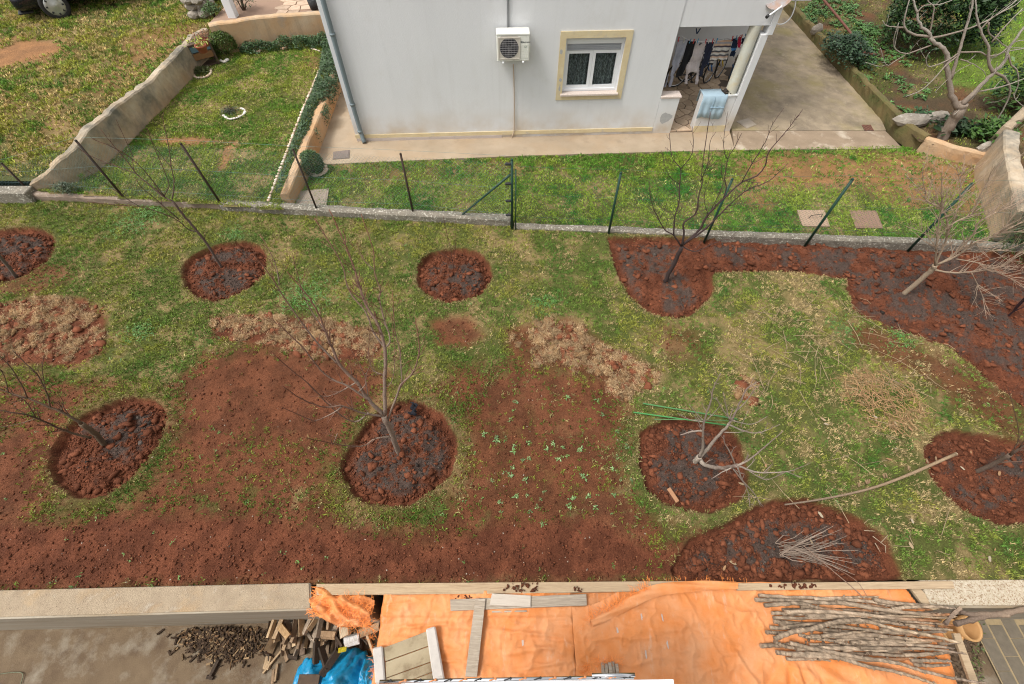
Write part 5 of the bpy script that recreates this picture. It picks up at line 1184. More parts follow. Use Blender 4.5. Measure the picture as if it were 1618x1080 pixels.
for i, (x, y, c_, cn) in enumerate(((315, 300, (.5, .04, .04), 'red'), (400, 318, (.6, .58, .5), 'cream'), (495, 325, (.10, .30, .5), 'blue'), (552, 330, (.55, .05, .04), 'red'), (615, 325, (.10, .35, .55), 'blue'), (738, 330, (.55, .04, .05), 'red'), (790, 325, (.65, .65, .62), 'white'), (845, 325, (.55, .05, .04), 'red'), (910, 318, (.08, .30, .5), 'blue'), (1152, 285, (.5, .04, .04), 'red'), (1215, 275, (.06, .2, .4), 'blue'), (1258, 272, (.5, .04, .06), 'red'), (1292, 262, (.55, .1, .06), 'red'), (1350, 250, (.05, .15, .3), 'blue'))):
    p = LP(x, y+14, TL-.012); b = MB()
    for sg in (-1, 1): b.box((-.006, sg*.007-.005, -.045), (.006, sg*.007+.005, .05), Matrix.Translation(p) @ Matrix.Rotation(math.radians(3), 4, 'Z') @ Matrix.Rotation(R(-.3, .3), 4, 'Y') @ Matrix.Rotation(sg*.06, 4, 'X'), c_)
    tag(b.build('clothes_peg', mPaint), cn+' clothes peg on the porch washing line', 'peg', 'pegs on the washing line')
b = MB(); p = LP(612, 185, TL+.1)
for sg in (-1, 1): b.box((-.012, -.006, -.06), (.012, .006, .06), Matrix.Translation(p+HU*sg*.025) @ Matrix.Rotation(sg*.4, 4, 'Y'), (.02, .04, .10))
tag(b.build('peg_hook', mPaint), 'dark blue hook hanging above the washing line', 'hook')
# bicycles
def bicycle(label, pf, pr, frame_c, fork_c, r=.33, steer=0.):
    pf, pr = Vector(pf), Vector(pr); d = (pf-pr); d.z = 0; wb = 1.04; d.normalize(); pr = pf-d*wb
    t = thing('bicycle', label, 'bicycle', (pf+pr)/2); n = d.cross(Vector((0, 0, 1))); up = Vector((0, 0, 1))
    mf = M('frame_paint', frame_c, rough=.35, spec=.5); mk = M('fork_paint', fork_c, rough=.35, spec=.5)
    d0, n0 = d.copy(), n.copy(); rot = Matrix.Rotation(steer, 3, 'Z')
    for c0 in (pr, pf):
        d, n = (d0, n0) if c0 is pr else (rot @ d0, rot @ n0)
        c = c0+up*r; n4 = Matrix((tuple(d)+(0,), tuple(up)+(0,), tuple(n)+(0,), (0, 0, 0, 1))).transposed(); n4.translation = c
        b = MB(); b.tube([c+d*r*math.cos(a)*.955+up*r*math.sin(a)*.955 for a in np.linspace(0, 6.2832, 33)], .021, 8, caps=False); w = b.build('wheel', mRubber, t)
        b = MB(); b.tube([c+d*r*math.cos(a)*.89+up*r*math.sin(a)*.89 for a in np.linspace(0, 6.2832, 33)], .010, 6, caps=False); b.build('rim', mSteel, w)
        b = MB()
        for k in range(18): a = k*.349; b.tube([c+n*(.025*(-1)**k), c+d*r*math.cos(a)*.88+up*r*math.sin(a)*.88], .0018, 3, caps=False)
        b.tube([c-n*.05, c+n*.05], .018, 8); b.build('spokes', mSteel, w)
    d, n = d0, n0; nf_ = rot @ n0
    bbk = pr+d*.43+up*.29; seat = pr+d*.28+up*.78; head = pf-d*.16+up*.80; hl = pf-d*.12+up*.66; ra = pr+up*r; fa = pf+up*r
    b = MB()
    for p, q, rr in ((bbk, seat, .017), (seat-up*.1+d*.02, head, .016), (bbk, hl, .019), (hl, head, .02), (ra+n*.05, bbk, .010), (ra-n*.05, bbk, .010), (ra+n*.05, seat-up*.12, .009), (ra-n*.05, seat-up*.12, .009)): b.tube([p, q], rr, 8)
    b.build('frame', mf, t)
    b = MB(); b.tube([hl-up*.02, hl-up*.06], .02, 8)
    for sg in (-1, 1): b.tube([hl-up*.06, hl+nf_*sg*.055-up*.09, fa+nf_*sg*.055], .019, 8)
    b.build('fork', mk, t)
    b = MB(); b.tube([head, head+up*.10-d*.02], .014, 6); b.tube(smooth_open([head+up*.12+nf_*.3, head+up*.10+nf_*.1, head+up*.10-nf_*.1, head+up*.12-nf_*.3]), .012, 6); b.build('handlebar', mDark, t)
    b = MB(); b.tube([seat, seat+up*.12], .013, 6); b.build('seat_post', mSteel, t)
    b = MB(); b.tube([seat+up*.14-d*.13, seat+up*.15-d*.02, seat+up*.14+d*.13], [.075, .06, .022], 10); b.build('saddle', mDark, t)
    b = MB(); b.tube([bbk-n*.06, bbk+n*.06], .02, 8); b.tube([bbk+n*.05+d*.09*math.cos(a)+up*.09*math.sin(a) for a in np.linspace(0, 6.2832, 21)], .008, 6, caps=False)
    for sg in (-1, 1): b.tube([bbk+n*.065*sg, bbk+n*.07*sg+(up*-.15+d*.05)*sg], .010, 6); b.box((-.04, -.035, -.01), (.04, .035, .01), Matrix.Translation(bbk+n*.11*sg+(up*-.16+d*.05)*sg))
    for k in range(5): a = k*1.2566; b.tube([bbk+n*.05, bbk+n*.05+d*.085*math.cos(a)+up*.085*math.sin(a)], .007, 4)
    b.build('crank', mDark, t)
    return t
f1 = W(1116, 130.5, .085); r1 = W(1068, 136.5, .085); bicycle('bicycle with blue fork legs behind the hanging leggings', f1, r1, (.02, .02, .025), (.02, .12, .36), steer=.55)
f2 = W(1133, 122.5, .085); bicycle('bicycle with yellow fork legs behind the striped sweater', f2, f2+(r1-f1)*1.0, (.03, .03, .035), (.62, .42, .02), steer=.6)
# barrel with refuse
q = W(1160, 124, .085); t = thing('blue_bucket', 'blue bucket filled with a net bag behind the porch column', 'bucket', q)
b = MB(); b.lathe([(0, 0), (.155, 0), (.175, .33), (.19, .34), (.19, .36), (.17, .36), (.15, .05), (0, .05)], 24, Matrix.Translation(q)); b.build('bucket', M('blue_plastic', (.01, .13, .36), rough=.35, spec=.5), t)
tt = thing('net_bag', 'yellowish net bag of odds and ends in the blue bucket', 'bag', q+Vector((0, 0, .36)))
n = 46; P = RNG.normal(0, 1, (n, 3)); P /= np.linalg.norm(P, axis=1)[:, None]; P = P*np.array((.15, .13, .15))+np.array(q)+[0.01, 0, .5]
clods('contents', P[:, 0], P[:, 1], P[:, 2], RNG.uniform(.035, .065, n), np.array([[(.50, .48, .25), (.3, .22, .16), (.45, .42, .36), (.12, .2, .13)][i % 4] for i in range(n)], float), mPaint, parent=tt, kind=None, flat=.9, sub=2)
# slippers and checked cloth on the right half wall
for i, (px, py) in enumerate(((1144.5, 145), (1152.5, 144.5))):
    q = W(px, py, .985); m4 = Matrix.Translation(q) @ Matrix.Rotation(math.radians(3)+.2, 4, 'Z'); t = thing('slipper', ('left' if i == 0 else 'right')+' of the two dark slippers on the cloth covered half wall', 'slipper', q, 'pair of slippers')
    sole = [(-.045, -.12), (.03, -.125), (.05, -.05), (.042, .06), (.03, .115), (-.02, .12), (-.045, .05)]
    b = MB(); b.prism(sole, 0, .028, (.03, .025, .02), m4); b.build('sole', mPaint, t)
    b = MB(); b.prism([(x*.8, y*.85) for x, y in sole], .0285, .034, (.22, .18, .13), m4); b.build('insole', mPaint, t)
    V = []; 
    for a in range(9):
        an = math.pi*a/8
        for k in range(3): V.append(m4 @ Vector((-.054*math.cos(an), -.10+.05*k, .025+.055*math.sin(an)*(.7+.15*k))))
    b = MB(); b.add(V, [(a*3+k, a*3+k+1, a*3+3+k+1, a*3+3+k) for a in range(8) for k in range(2)], (.035, .028, .024), True); o = b.build('strap', mPaint, t); md = o.modifiers.new('th', 'SOLIDIFY'); md.thickness = .008
cl = thing('table_cloth', 'pale blue oilcloth with white flowers draped over the right half wall', 'cloth', HP(8.9, .1, .99))
mOil = M('oilcloth', (.34, .45, .52), (.31, .42, .50), 3, .45, c3=(.62, .68, .7), s3=9, t3=.66, w3=.03, spec=.4)
V = []; Fs = []; na = 26
path = [(.29, .70), (.285, .985), (.15, .988), (-.0, .988), (-.045, .96), (-.05, .8), (-.06, .6), (-.07, .44)]
for i in range(na+1):
    s = 8.47+(9.08-8.47)*i/na
    for j, (tt_, z) in enumerate(path): f = max(0, j-4)/3; V.append(HP(s+.02*f*(1 if i > na/2 else -1), tt_-.018*math.sin(i*.9)*f-.01*f, z+(.03*math.sin(i*.25)*f if j == 7 else 0)))
m_ = len(path)
for i in range(na):
    for j in range(m_-1): Fs.append((i*m_+j, (i+1)*m_+j, (i+1)*m_+j+1, i*m_+j+1))
b = MB(); b.add(V, Fs, smooth=True); o = b.build('sheet', mOil, cl); md = o.modifiers.new('th', 'SOLIDIFY'); md.thickness = .004; md.offset = 1
b = MB()
for s in (8.77,): b.box((s-.004, -.072, .47), (s+.004, -.058, .955), HM)
for z in (.70,): b.box((8.72, -.078, z-.004), (9.07, -.060, z+.004), HM)
b.build('fold_line', M('cloth_line', (.26, .36, .44), rough=.6), cl)

# ------------------------------------------------------------------ parked car, upper left corner
wc = W(101, 29, .74); f_ = Vector((-.85, -.53, 0)).normalized(); l_ = Vector((-f_.y*-1*-1, f_.x*-1*-1, 0)); l_ = Vector((-f_.y, f_.x, 0))
KS = 1.28; ax = wc-l_*.72*KS; car = thing('parked_car', 'black hatchback with a white number plate parked on the side yard grass', 'car', ax+Vector((0, 0, 0)))
KM = Matrix(((f_.x, l_.x, 0, ax.x), (f_.y, l_.y, 0, ax.y), (0, 0, 1, .74), (0, 0, 0, 1))) @ Matrix.Scale(KS, 4)
def loft(secs, mat, name, parent, nn=20, e=3.2):
    V = []; Fs = []
    for (x, hw, z0, z1) in secs:
        for j in range(nn):
            a = 2*math.pi*(j+.5)/nn; c, s = math.cos(a), math.sin(a)
            V.append(KM @ Vector((x, hw*math.copysign(abs(c)**(2/e), c), (z0+z1)/2+(z1-z0)/2*math.copysign(abs(s)**(2/e), s))))
    for i in range(len(secs)-1):
        for j in range(nn): Fs.append((i*nn+j, i*nn+(j+1) % nn, (i+1)*nn+(j+1) % nn, (i+1)*nn+j))
    Fs += [tuple(range(nn-1, -1, -1)), tuple((len(secs)-1)*nn+j for j in range(nn))]
    b = MB(); b.add(V, Fs, smooth=True); return b.build(name, mat, parent)
loft([(.80, .52, .24, .52), (.77, .66, .21, .60), (.66, .76, .18, .68), (.45, .80, .18, .76), (.0, .81, .20, .88), (-.6, .82, .2, .95), (-2.4, .82, .2, .97), (-3.0, .78, .22, .95), (-3.12, .66, .3, .85)], mCarP, 'body', car)
loft([(-.45, .66, .92, .94), (-.75, .70, .9, 1.14), (-1.15, .66, .9, 1.40), (-1.9, .64, .9, 1.46), (-2.6, .62, .9, 1.40), (-3.0, .6, .9, 1.05)], mGlassD, 'windows', car)
b = MB(); b.box((.50, -.60, .17), (.81, .60, .215), KM, bev=.015); b.build('lower_lip', mDark, car)
bp = MB(); bp.box((.795, -.26, .33), (.815, .26, .44), KM, bev=.004); pl = bp.build('number_plate', mWhitePl, car)
MB().box((.812, -.262, .332), (.8165, -.215, .438), KM).build('plate_band', M('eu_blue', (.01, .05, .35), rough=.4), pl)
b = MB()
for sg in (-1, 1): b.box((.64, sg*.62-.12, .60), (.72, sg*.62+.12, .72), KM, bev=.03)
b.build('headlight', M('lamp_glass', (.5, .5, .5), rough=.1), car)
MB().box((.735, -.36, .52), (.782, .36, .60), KM, bev=.01).build('grille', mDark, car)
for xa in (0, -2.45):
    for sg in (-1, 1):
        m4 = KM @ Matrix.Translation((xa, sg*.70, .295)) @ Matrix.Rotation(-sg*math.pi/2, 4, 'X') @ Matrix.Rotation(0, 4, 'Y')
        if xa == 0: m4 = KM @ Matrix.Translation((xa, sg*.72, .295)) @ Matrix.Rotation(.12, 4, 'Z') @ Matrix.Rotation(-sg*math.pi/2, 4, 'X')
        b = MB(); b.lathe([(.19, -.11), (.27, -.11), (.292, -.08), (.295, 0), (.292, .08), (.27, .105), (.215, .11), (.19, .095)], 32, m4); w = b.build('wheel', mRubber, car)
        b = MB(); b.lathe([(.205, .10), (.20, .112), (.15, .118), (.07, .128), (.045, .14), (0, .142)], 32, m4); b.build('hubcap', mHub, w)
        b = MB()
        for k in range(8):
            a = k*.785; b.box((-.022, -.018, .114), (.022, .018, .1235), m4 @ Matrix.Rotation(a, 4, 'Z') @ Matrix.Translation((.165, 0, 0)), bev=.003)
        b.build('hubcap_hole', mDark, w)

# ------------------------------------------------------------------ heaps on the orchard
def heap(name, label, px_poly, n, r0, r1, nbl, spread=.05):
    P = smooth_closed(poly(px_poly)); p = sample_poly(P, n); x, y = p[:, 0], p[:, 1]; k = fbm(x, y, 2.6, 4, 5)+.12*sstep(0, .25, -sdist(x, y, P)) > .485; x, y = x[k], y[k]; m = len(x)
    r = r0+(r1-r0)*RNG.random(m)**2.2; isn = RNG.random(m)
    straw = mix(col(.33, .20, .095)[None], col(.21, .11, .05)[None], RNG.random(m)); c = np.where((isn < .55)[:, None], straw, SOIL_A*1.1)
    z = orch_z(x, y)+r*.12
    o = clods(name, x, y, z, r, c, mClod, flat=.5, sub=1, rough=.5); tag(o, label, 'dead turf')
    big = np.where((isn < .6) & (r > r0+.12*(r1-r0)))[0]; ii = np.repeat(big, (nbl*4*(r[big]/r1)).astype(int)+6)
    ang = RNG.random(m)*6.283; sp = RNG.normal(0, 1, (len(ii), 2))*(r[ii]*.75)[:, None]
    X = x[ii]+sp[:, 0]*1.2*np.cos(ang[ii])-sp[:, 1]*.7*np.sin(ang[ii]); Y = y[ii]+sp[:, 0]*1.2*np.sin(ang[ii])+sp[:, 1]*.7*np.cos(ang[ii])
    tone = (RNG.uniform(.45, 1.35, m)[ii])[:, None]
    b_ = blades('dead_grass', X, Y, z[ii]+r[ii]*.3*np.exp(-(sp**2).sum(1)/(r[ii]**2)), RNG.uniform(.03, .085, len(ii)), RNG.uniform(.003, .0055, len(ii)), mix(col(.58, .425, .25)[None], col(.38, .245, .125)[None], RNG.random(len(ii)))*tone*RNG.uniform(.8, 1.2, (len(ii), 1)), mBlade, lean=1.2)
    b_.parent = o
    return o
heap('dead_turf', 'heap of torn up straw coloured turf clods at the left edge of the lawn', [(-60, 490), (0, 482), (60, 470), (130, 473), (160, 500), (165, 545), (130, 572), (60, 560), (-60, 570)], 700, .02, .085, 34)
heap('dead_turf', 'strip of torn up turf clods behind the tall bare fruit tree', [(325, 508), (420, 497), (520, 507), (590, 525), (602, 560), (520, 570), (420, 545), (332, 532)], 700, .02, .08, 34)
heap('dead_turf', 'scattered straw and turf clods in the middle of the lawn', [(800, 535), (830, 508), (905, 505), (950, 545), (1010, 570), (1047, 590), (985, 632), (940, 600), (880, 582), (810, 568)], 640, .02, .085, 34)
heap('dead_turf', 'small tuft of dead turf behind the pruned tree', [(1152, 600), (1180, 595), (1217, 620), (1197, 640), (1165, 627)], 46, .03, .11, 34)
heap('dead_turf', 'single turf clods strewn beside the left heap', [(150, 480), (170, 490), (160, 550), (120, 610), (110, 580), (140, 520)], 16, .03, .08, 20)
# tangle of dry stalks
P = smooth_closed(poly([(1322, 602), (1372, 586), (1452, 622), (1457, 655), (1412, 684), (1352, 650)])); b = MB(); cP = P.mean(0)
for x, y in sample_poly(P, 330):
    a = R(0, 6.28); l = R(.12, .42); q = Vector((x, y, float(orch_z(np.array([x]), np.array([y]))[0])+R(.0, .16)*max(.15, 1-math.hypot(x-cP[0], y-cP[1])/.75))); d = Vector((math.cos(a), math.sin(a), R(-.2, .25))); e = Vector((-d.y, d.x, 0))*R(-.12, .12)
    k = R(.7, 1.2); b.tube([q-d*l*.5, q-d*l*.15+e, q+d*l*.2+e*1.1, q+d*l*.5], [.0045, .004, .0035, .002], 3, (.46*k, .29*k, .15*k), (.40*k, .24*k, .12*k), caps=False)
tag(b.build('stalk_heap', mBark), 'tangled heap of dry orange brown stalks on the right lawn', 'stalk heap', kind='stuff')
b = MB()
for _ in range(130):
    px, py = R(1190, 1470), R(470, 620)
    if random.random() < .3: px, py = R(1150, 1500), R(520, 880)
    q = W(px, py, .0); a = R(0, 6.28); l = R(.06, .3); k = R(.6, 1.1)
    if float(bed_dist(np.array([q.x]), np.array([q.y]))[0]) < -.3: continue
    z = float(orch_z(np.array([q.x]), np.array([q.y]))[0])+.04; d = Vector((math.cos(a), math.sin(a), R(-.05, .05)))
    q.z = z; b.tube([q-d*l, q+Vector((R(-.03, .03), R(-.03, .03), .01)), q+d*l], [.004, .004, .002], 4, (.42*k, .32*k, .2*k))
tag(b.build('fallen_twigs', mBark), 'pale twigs scattered over the grass', 'twigs', kind='stuff')
b = MB()
for _ in range(30):
    px, py = R(1130, 1600), R(640, 900)
    q = W(px, py, .0); d_ = float(bed_dist(np.array([q.x]), np.array([q.y]))[0]); a = R(0, 6.28); sz = R(.012, .034); z = float(orch_z(np.array([q.x]), np.array([q.y]))[0])+.05
    n_ = 6; b.add([(q.x+sz*1.6*math.cos(a)*math.cos(6.28*i/n_)-sz*.6*math.sin(a)*math.sin(6.28*i/n_), q.y+sz*1.6*math.sin(a)*math.cos(6.28*i/n_)+sz*.6*math.cos(a)*math.sin(6.28*i/n_), z+R(-.006, .012)) for i in range(n_)], [tuple(range(n_))], random.choice([(.30, .22, .13), (.28, .16, .08), (.33, .27, .19)]))
tag(b.build('dead_leaves', mPaint), 'pale curled dead leaves lying on the right lawn', 'leaves', kind='stuff')
# long pole, canes, rag, brick, cut brush
def gz(px, py): q = W(px, py, .0); return float(orch_z(np.array([q.x]), np.array([q.y]))[0])
P = [W(1240, 797, .06), W(1300, 788, .07), W(1370, 773, .08), W(1430, 752, .10), W(1510, 717, .14)]
b = MB(); b.tube(smooth_open(P, 5), [.011+.012*i/20 for i in range(21)], 9, (.21, .16, .12), (.34, .24, .15))
for k in range(9): i = R(.2, .95); q = P[1].lerp(P[4], i); b.tube([q, q+Vector((R(-.02, .02), .05, .03))], [.014, .009], 5, (.3, .2, .12))
tag(b.build('wooden_pole', mBark), 'long knobbly cut pole lying on the grass beside the right round bed', 'pole')
b = MB(); b.tube([P[4], P[4]+(P[4]-P[3]).normalized()*.012], [.025, .022], 9, (.55, .45, .33)); o = b.build('cut_end', mBark); o.parent = bpy.data.objects['wooden_pole']
for i, (a, e, c_, lb) in enumerate((((1001, 651), (1152, 672), (.06, .23, .07), 'front bright green cane lying behind the pruned tree'), ((1016, 637), (1165, 662), (.07, .20, .07), 'back green cane with a straw tip behind the pruned tree'), ((1034, 662), (1150, 664), (.10, .20, .08), 'short thin green cane at the far edge of the round bed'))):
    b = MB(); b.tube([W(*a, .07), W((a[0]+e[0])/2, (a[1]+e[1])/2, .085), W(*e, .10+.02*i)], .011 if i < 2 else .007, 7, c_); tag(b.build('green_cane', mPaint), lb, 'cane')
q = W(655, 646, .03); V = []; Fs = []; n = 12
for i in range(n+1):
    for j in range(n+1):
        u, v = i/n-.5, j/n-.5; V.append((q.x+u*.16+.05*math.sin(v*7), q.y+v*.24+.02*math.sin(u*9), .045+.022*math.sin(u*11+v*5)+.018*math.sin(v*13)))
for i in range(n):
    for j in range(n):
        u, v = (i+.5)/n-.5, (j+.5)/n-.5
        if (u+.25)**2/.06+(v-.25)**2/.07 < 1 or (u-.1)**2/.13+(v+.25)**2/.05 < 1: Fs.append((i*(n+1)+j, (i+1)*(n+1)+j, (i+1)*(n+1)+j+1, i*(n+1)+j+1))
b = MB(); b.add(V, Fs, (.012, .013, .018), True); o = b.build('black_rag', mCloth); tag(o, 'crumpled black rag lying on the soil of the middle bed', 'rag')
md = o.modifiers.new('thick', 'SOLIDIFY'); md.thickness = .012; md.offset = 0
mBW2 = M('reddish_board', (.36, .19, .10), (.28, .14, .075), 9, .85)
b = MB(); b.box((-.028, -.105, 0), (.028, .105, .025), Matrix.Translation(W(1063, 782, .06)) @ Matrix.Rotation(math.radians(28), 4, 'Z') @ Matrix.Rotation(.12, 4, 'X'), bev=.005); tag(b.build('wood_offcut', mBW2), 'small pale plank offcut on the soil of the pruned tree bed', 'offcut')
t = thing('cut_brush', 'clump of pale cut twigs on the soil bed near the orange tarp', 'brush', W(1245, 868, .03))
b = MB()
for k in range(50):
    q = W(1240, 868, .03)+Vector((R(-.10, .14), R(-.09, .09), 0)); a = R(-.75, .55); l = R(.2, .75); d = Vector((math.cos(a), math.sin(a)*.8, R(.05, .6)))
    e = q+d*l; m_ = q.lerp(e, .5)+Vector((0, R(-.05, .05), R(-.02, .05))); kk = R(.6, 1.2)
    b.tube([q, m_, e], [.006, .005, .002], 4, (.22*kk, .165*kk, .13*kk), (.33*kk, .26*kk, .21*kk))
b.build('twigs', mBark, t)
b = MB()
for k in range(5): q = W(1380, 850, .05)+Vector((R(-.15, .15), R(-.1, .1), .02)); b.tube([q, q+Vector((R(-.2, .2), R(-.15, .15), .02))], [.006, .003], 4, (.36, .28, .2))
b.build('loose_twigs', mBark, t)
P = [W(1270, 862, .3), W(1320, 905, .2), W(1360, 940, .12), W(1380, 970, .08)]
b = MB(); b.tube(smooth_open(P), [.005]*12+[.002], 4, (.30, .2, .15)); b.tube(smooth_open([W(1290, 880, .25), W(1350, 915, .15), W(1372, 945, .1)]), .003, 4, (.30, .2, .15)); b.build('long_twig', mBark, t)

# ------------------------------------------------------------------ foreground: walls, boards, tarp
def px_prism(name, pts, z0, z1, mat, parent=None, c=None):
    b = MB(); q = [W(x, y, z1) for x, y in pts]
    a = sum(q[i].x*q[(i+1) % len(q)].y-q[(i+1) % len(q)].x*q[i].y for i in range(len(q)))
    if a < 0: q = q[::-1]
    b.prism([(p.x, p.y) for p in q], z0, z1, c); return b.build(name, mat, parent)
def bevel(o, w=.006, seg=2):
    m = o.modifiers.new('bevel', 'BEVEL'); m.width = w; m.segments = seg; m.limit_method = 'ANGLE'; return o
rw = thing('retaining_wall', 'long concrete retaining wall with a speckled flat top at the lower left', 'wall', W(200, 950, .05))
bevel(px_prism('wall_body', [(-500, 944), (0, 932), (490, 920.5), (494, 964), (0, 978), (-500, 990)], -1.6, .03, mWallFace, rw), .01)
bevel(px_prism('wall_top', [(-500, 944.5), (0, 932.5), (488, 921), (490, 961), (0, 974.5), (-500, 987)], .02, .045, mWallTop, rw), .006)
o = px_prism('wall_stub', [(495, 935), (585, 933), (588, 976), (497, 969)], -1.6, -.12, mWallFace); bevel(o, .01); tag(o, 'lower end of the concrete retaining wall under the orange cloth bundle', 'wall')
rr_ = thing('aggregate_wall', 'pebbly pale concrete wall top at the lower right of the tarp', 'wall', W(1550, 935, .0))
bevel(px_prism('wall_body', [(1452, 916), (2100, 912), (2100, 964), (1472, 960)], -1.6, .0, mWallFace, rr_), .01)
bevel(px_prism('wall_top', [(1453, 916.4), (2100, 912.4), (2100, 957), (1471, 956)], -.01, .025, mAggr, rr_), .006)
for i, (pts, lb) in enumerate((([(500, 922), (824, 919.5), (824, 937), (500, 940)], 'left of the two long pale boards edging the soil'), ([(825.5, 919.5), (1090, 917.5), (1090, 933), (825.5, 937)], 'right of the two long pale boards edging the soil, half under the tarp'), ([(1163, 921), (1505, 917.5), (1509, 929.5), (1165, 932.5)], 'third pale board reaching onto the pebbly wall top'))):
    o = px_prism('edge_board', pts, .005 if i < 2 else .03, .05 if i < 2 else .06, mBoard); bevel(o, .004); tag(o, lb, 'board')
cl = [(R(795, 850), R(922, 934)) for _ in range(34)]+[(R(905, 920), R(927, 934)) for _ in range(10)]+[(R(1215, 1290), R(922, 929)) for _ in range(22)]+[(R(720, 770), R(939, 946)) for _ in range(14)]
P = np.array([W(x, y, .05)[:] for x, y in cl]); clods('soil_crumbs', P[:, 0], P[:, 1], P[:, 2]+np.where(np.array(cl)[:, 1] > 937, -.02, .02), RNG.uniform(.006, .022, len(cl)), np.tile(SOIL_B, (len(cl), 1)), mClod)
# tarp: two overlapping sheets over a stack
def sheet(x0, x1, y0, y1, nx, ny, zf, name, parent, keep=None, mat=None):
    xs = np.linspace(x0, x1, nx+1); ys = np.linspace(y0, y1, ny+1); X, Y = np.meshgrid(xs, ys); X = X+.012*(fbm(X, Y, 2.1, 3, 1)-.5); Y2 = Y+.02*(fbm(X, Y, 1.7, 3, 4)-.5)
    idx = np.arange(X.size).reshape(X.shape); q = np.stack([idx[:-1, :-1], idx[:-1, 1:], idx[1:, 1:], idx[1:, :-1]], -1).reshape(-1, 4)
    if keep is not None: cxm = X.ravel()[q].mean(1); cym = Y2.ravel()[q].mean(1); q = q[keep(cxm, cym)]
    o = np_mesh(name, np.stack([X.ravel(), Y2.ravel(), zf(X, Y2).ravel()], 1), q, mat or mTarp, parent=parent, smooth=True)
    md = o.modifiers.new('thick', 'SOLIDIFY'); md.thickness = .004; return o
tp = thing('tarp', 'faded orange woven tarp in two sheets spread over a timber stack', 'tarp', (1.5, .3, 0))
def ridge(x, y, ax, ay, bx, by, w, h):
    L = math.hypot(bx-ax, by-ay); ux, uy = (bx-ax)/L, (by-ay)/L; s = (x-ax)*ux+(y-ay)*uy; d = (x-ax)*-uy+(y-ay)*ux
    return h*np.exp(-(d/w)**2)*sstep(-.1, .15, s)*sstep(L+.1, L-.15, s)
def tzA(x, y):
    z = .0+.014*np.sin(y*16+2.5*fbm(x, y, 2, 3, 2)*3)*sstep(.3, .6, fbm(x, y, 1.6, 3, 6))+.05*(fbm(x, y, 2.6, 4, 3)-.5)+.016*(fbm(x, y, 11, 3, 1)-.5)
    z = z+ridge(x, y, -.3, .38, .6, .30, .02, .02)+ridge(x, y, -.2, .12, .65, .22, .025, .022)+ridge(x, y, .0, -.02, .7, .06, .02, .018)+ridge(x, y, -1.3, .40, -.7, .44, .02, .02)+ridge(x, y, -1.35, .3, -1.0, .22, .03, .03)
    z = z+.02*sstep(.50, .52, y)+.022*(1-np.abs(2*fbm(x*.6, y*1.6, 3.2, 3, 5)-1))**7+.016*(1-np.abs(2*fbm(x*1.3, y*.7, 4.5, 3, 2)-1))**8
    z = z-.05*sstep(.72, .80, x)
    return z-1.3*sstep(-1.58, -1.86, x)
def tzB(x, y):
    cx_, cy_ = 3.3, .28; a = np.arctan2(y-cy_, x-cx_); r = np.hypot(x-cx_, y-cy_)
    z = .018+.05*(fbm(x, y, 1.5, 4, 5)-.5)+.014*(fbm(x, y, 9, 3, 2)-.5)
    z = z+.02*(1-np.abs(2*fbm(x*.6, y*1.5, 2.6, 3, 4)-1))**7+.016*(1-np.abs(2*fbm(x*1.2, y*.7, 4.0, 3, 1)-1))**8
    rad = np.exp(-((r-.75)/.5)**2)*sstep(.1, -.15, y)
    z = z+.035*np.sin(a*15+1.5*fbm(x, y, 2, 2, 1))*rad
    z = z+ridge(x, y, 2.95, .85, 3.45, .55, .03, .03)+ridge(x, y, 1.2, .3, 3.0, .55, .05, .016)+ridge(x, y, 2.6, .2, 2.9, -.4, .03, .03)+ridge(x, y, 3.3, .0, 3.2, -.5, .03, .03)
    return z-.6*sstep(5.0, 5.5, x+.25*(y+.15)*-1)
sheet(-1.9, 1.5, -1.15, .785, 210, 150, tzA, 'left_sheet'.replace('left_', ''), tp)
sheet(.74, 5.5, -1.15, .90, 380, 160, tzB, 'sheet', tp, keep=lambda x, y: (y < .62+.30*sstep(.85, 1.75, x)) & (y < .88-.0*x) & (x < 4.95-.42*(y-.85)))
strip = [W(935, 985, .05), W(985, 958, .06), W(1030, 935, .07), W(1090, 926, .07), W(1165, 924, .07)]
Q = smooth_open(strip, 6); V = []; Fs = []
for i, q in enumerate(Q):
    d = (Q[min(i+1, len(Q)-1)]-Q[max(i-1, 0)]).normalized(); nn = Vector((-d.y, d.x, 0)); w = .075+.06*math.sin(math.pi*i/len(Q))
    for j in range(9): u = j/8-.5; V.append(q+nn*(u*w)+Vector((0, 0, .028*math.cos(u*math.pi)+.012*math.sin(i*.9+j))))
for i in range(len(Q)-1):
    for j in range(8): Fs.append((i*9+j, (i+1)*9+j, (i+1)*9+j+1, i*9+j+1))
b = MB(); b.add(V, Fs, smooth=True); b.build('folded_hem', mTarp, tp)
# frayed threads
def threads(name, n, fn, parent, mat=mThread, r=.0016, kind='stuff'):
    b = MB()
    for _ in range(n):
        q, a, l, up = fn(); d = Vector((math.cos(a), math.sin(a), up)); e = Vector((-d.y, d.x, .3))*R(-.3, .3)*l
        b.tube([q, q+d*l*.5+e, q+d*l+e*.3], [r, r, r*.6], 3, caps=False)
    return b.build(name, mat, parent, kind)
threads('fringe', 170, lambda: (lambda u: (strip[0].lerp(strip[2], u) if u < .9 else strip[2])+Vector((R(-.03, .03), R(.0, .07), .01)))(random.random()) and (strip[0].lerp(strip[2], R(0, 1))+Vector((R(-.05, .02), R(.0, .09), .01)), R(.6, 3.0), R(.05, .13), R(.0, .3)), tp)
threads('fringe', 130, lambda: (W(R(922, 936), R(975, 1075), .03), R(-.7, .7)+random.choice([0, 3.14]), R(.03, .09), R(0, .3)), tp)
threads('fringe', 40, lambda: (W(R(1010, 1180), R(914, 921), .06), R(1.0, 2.2), R(.03, .07), R(0, .4)), tp)
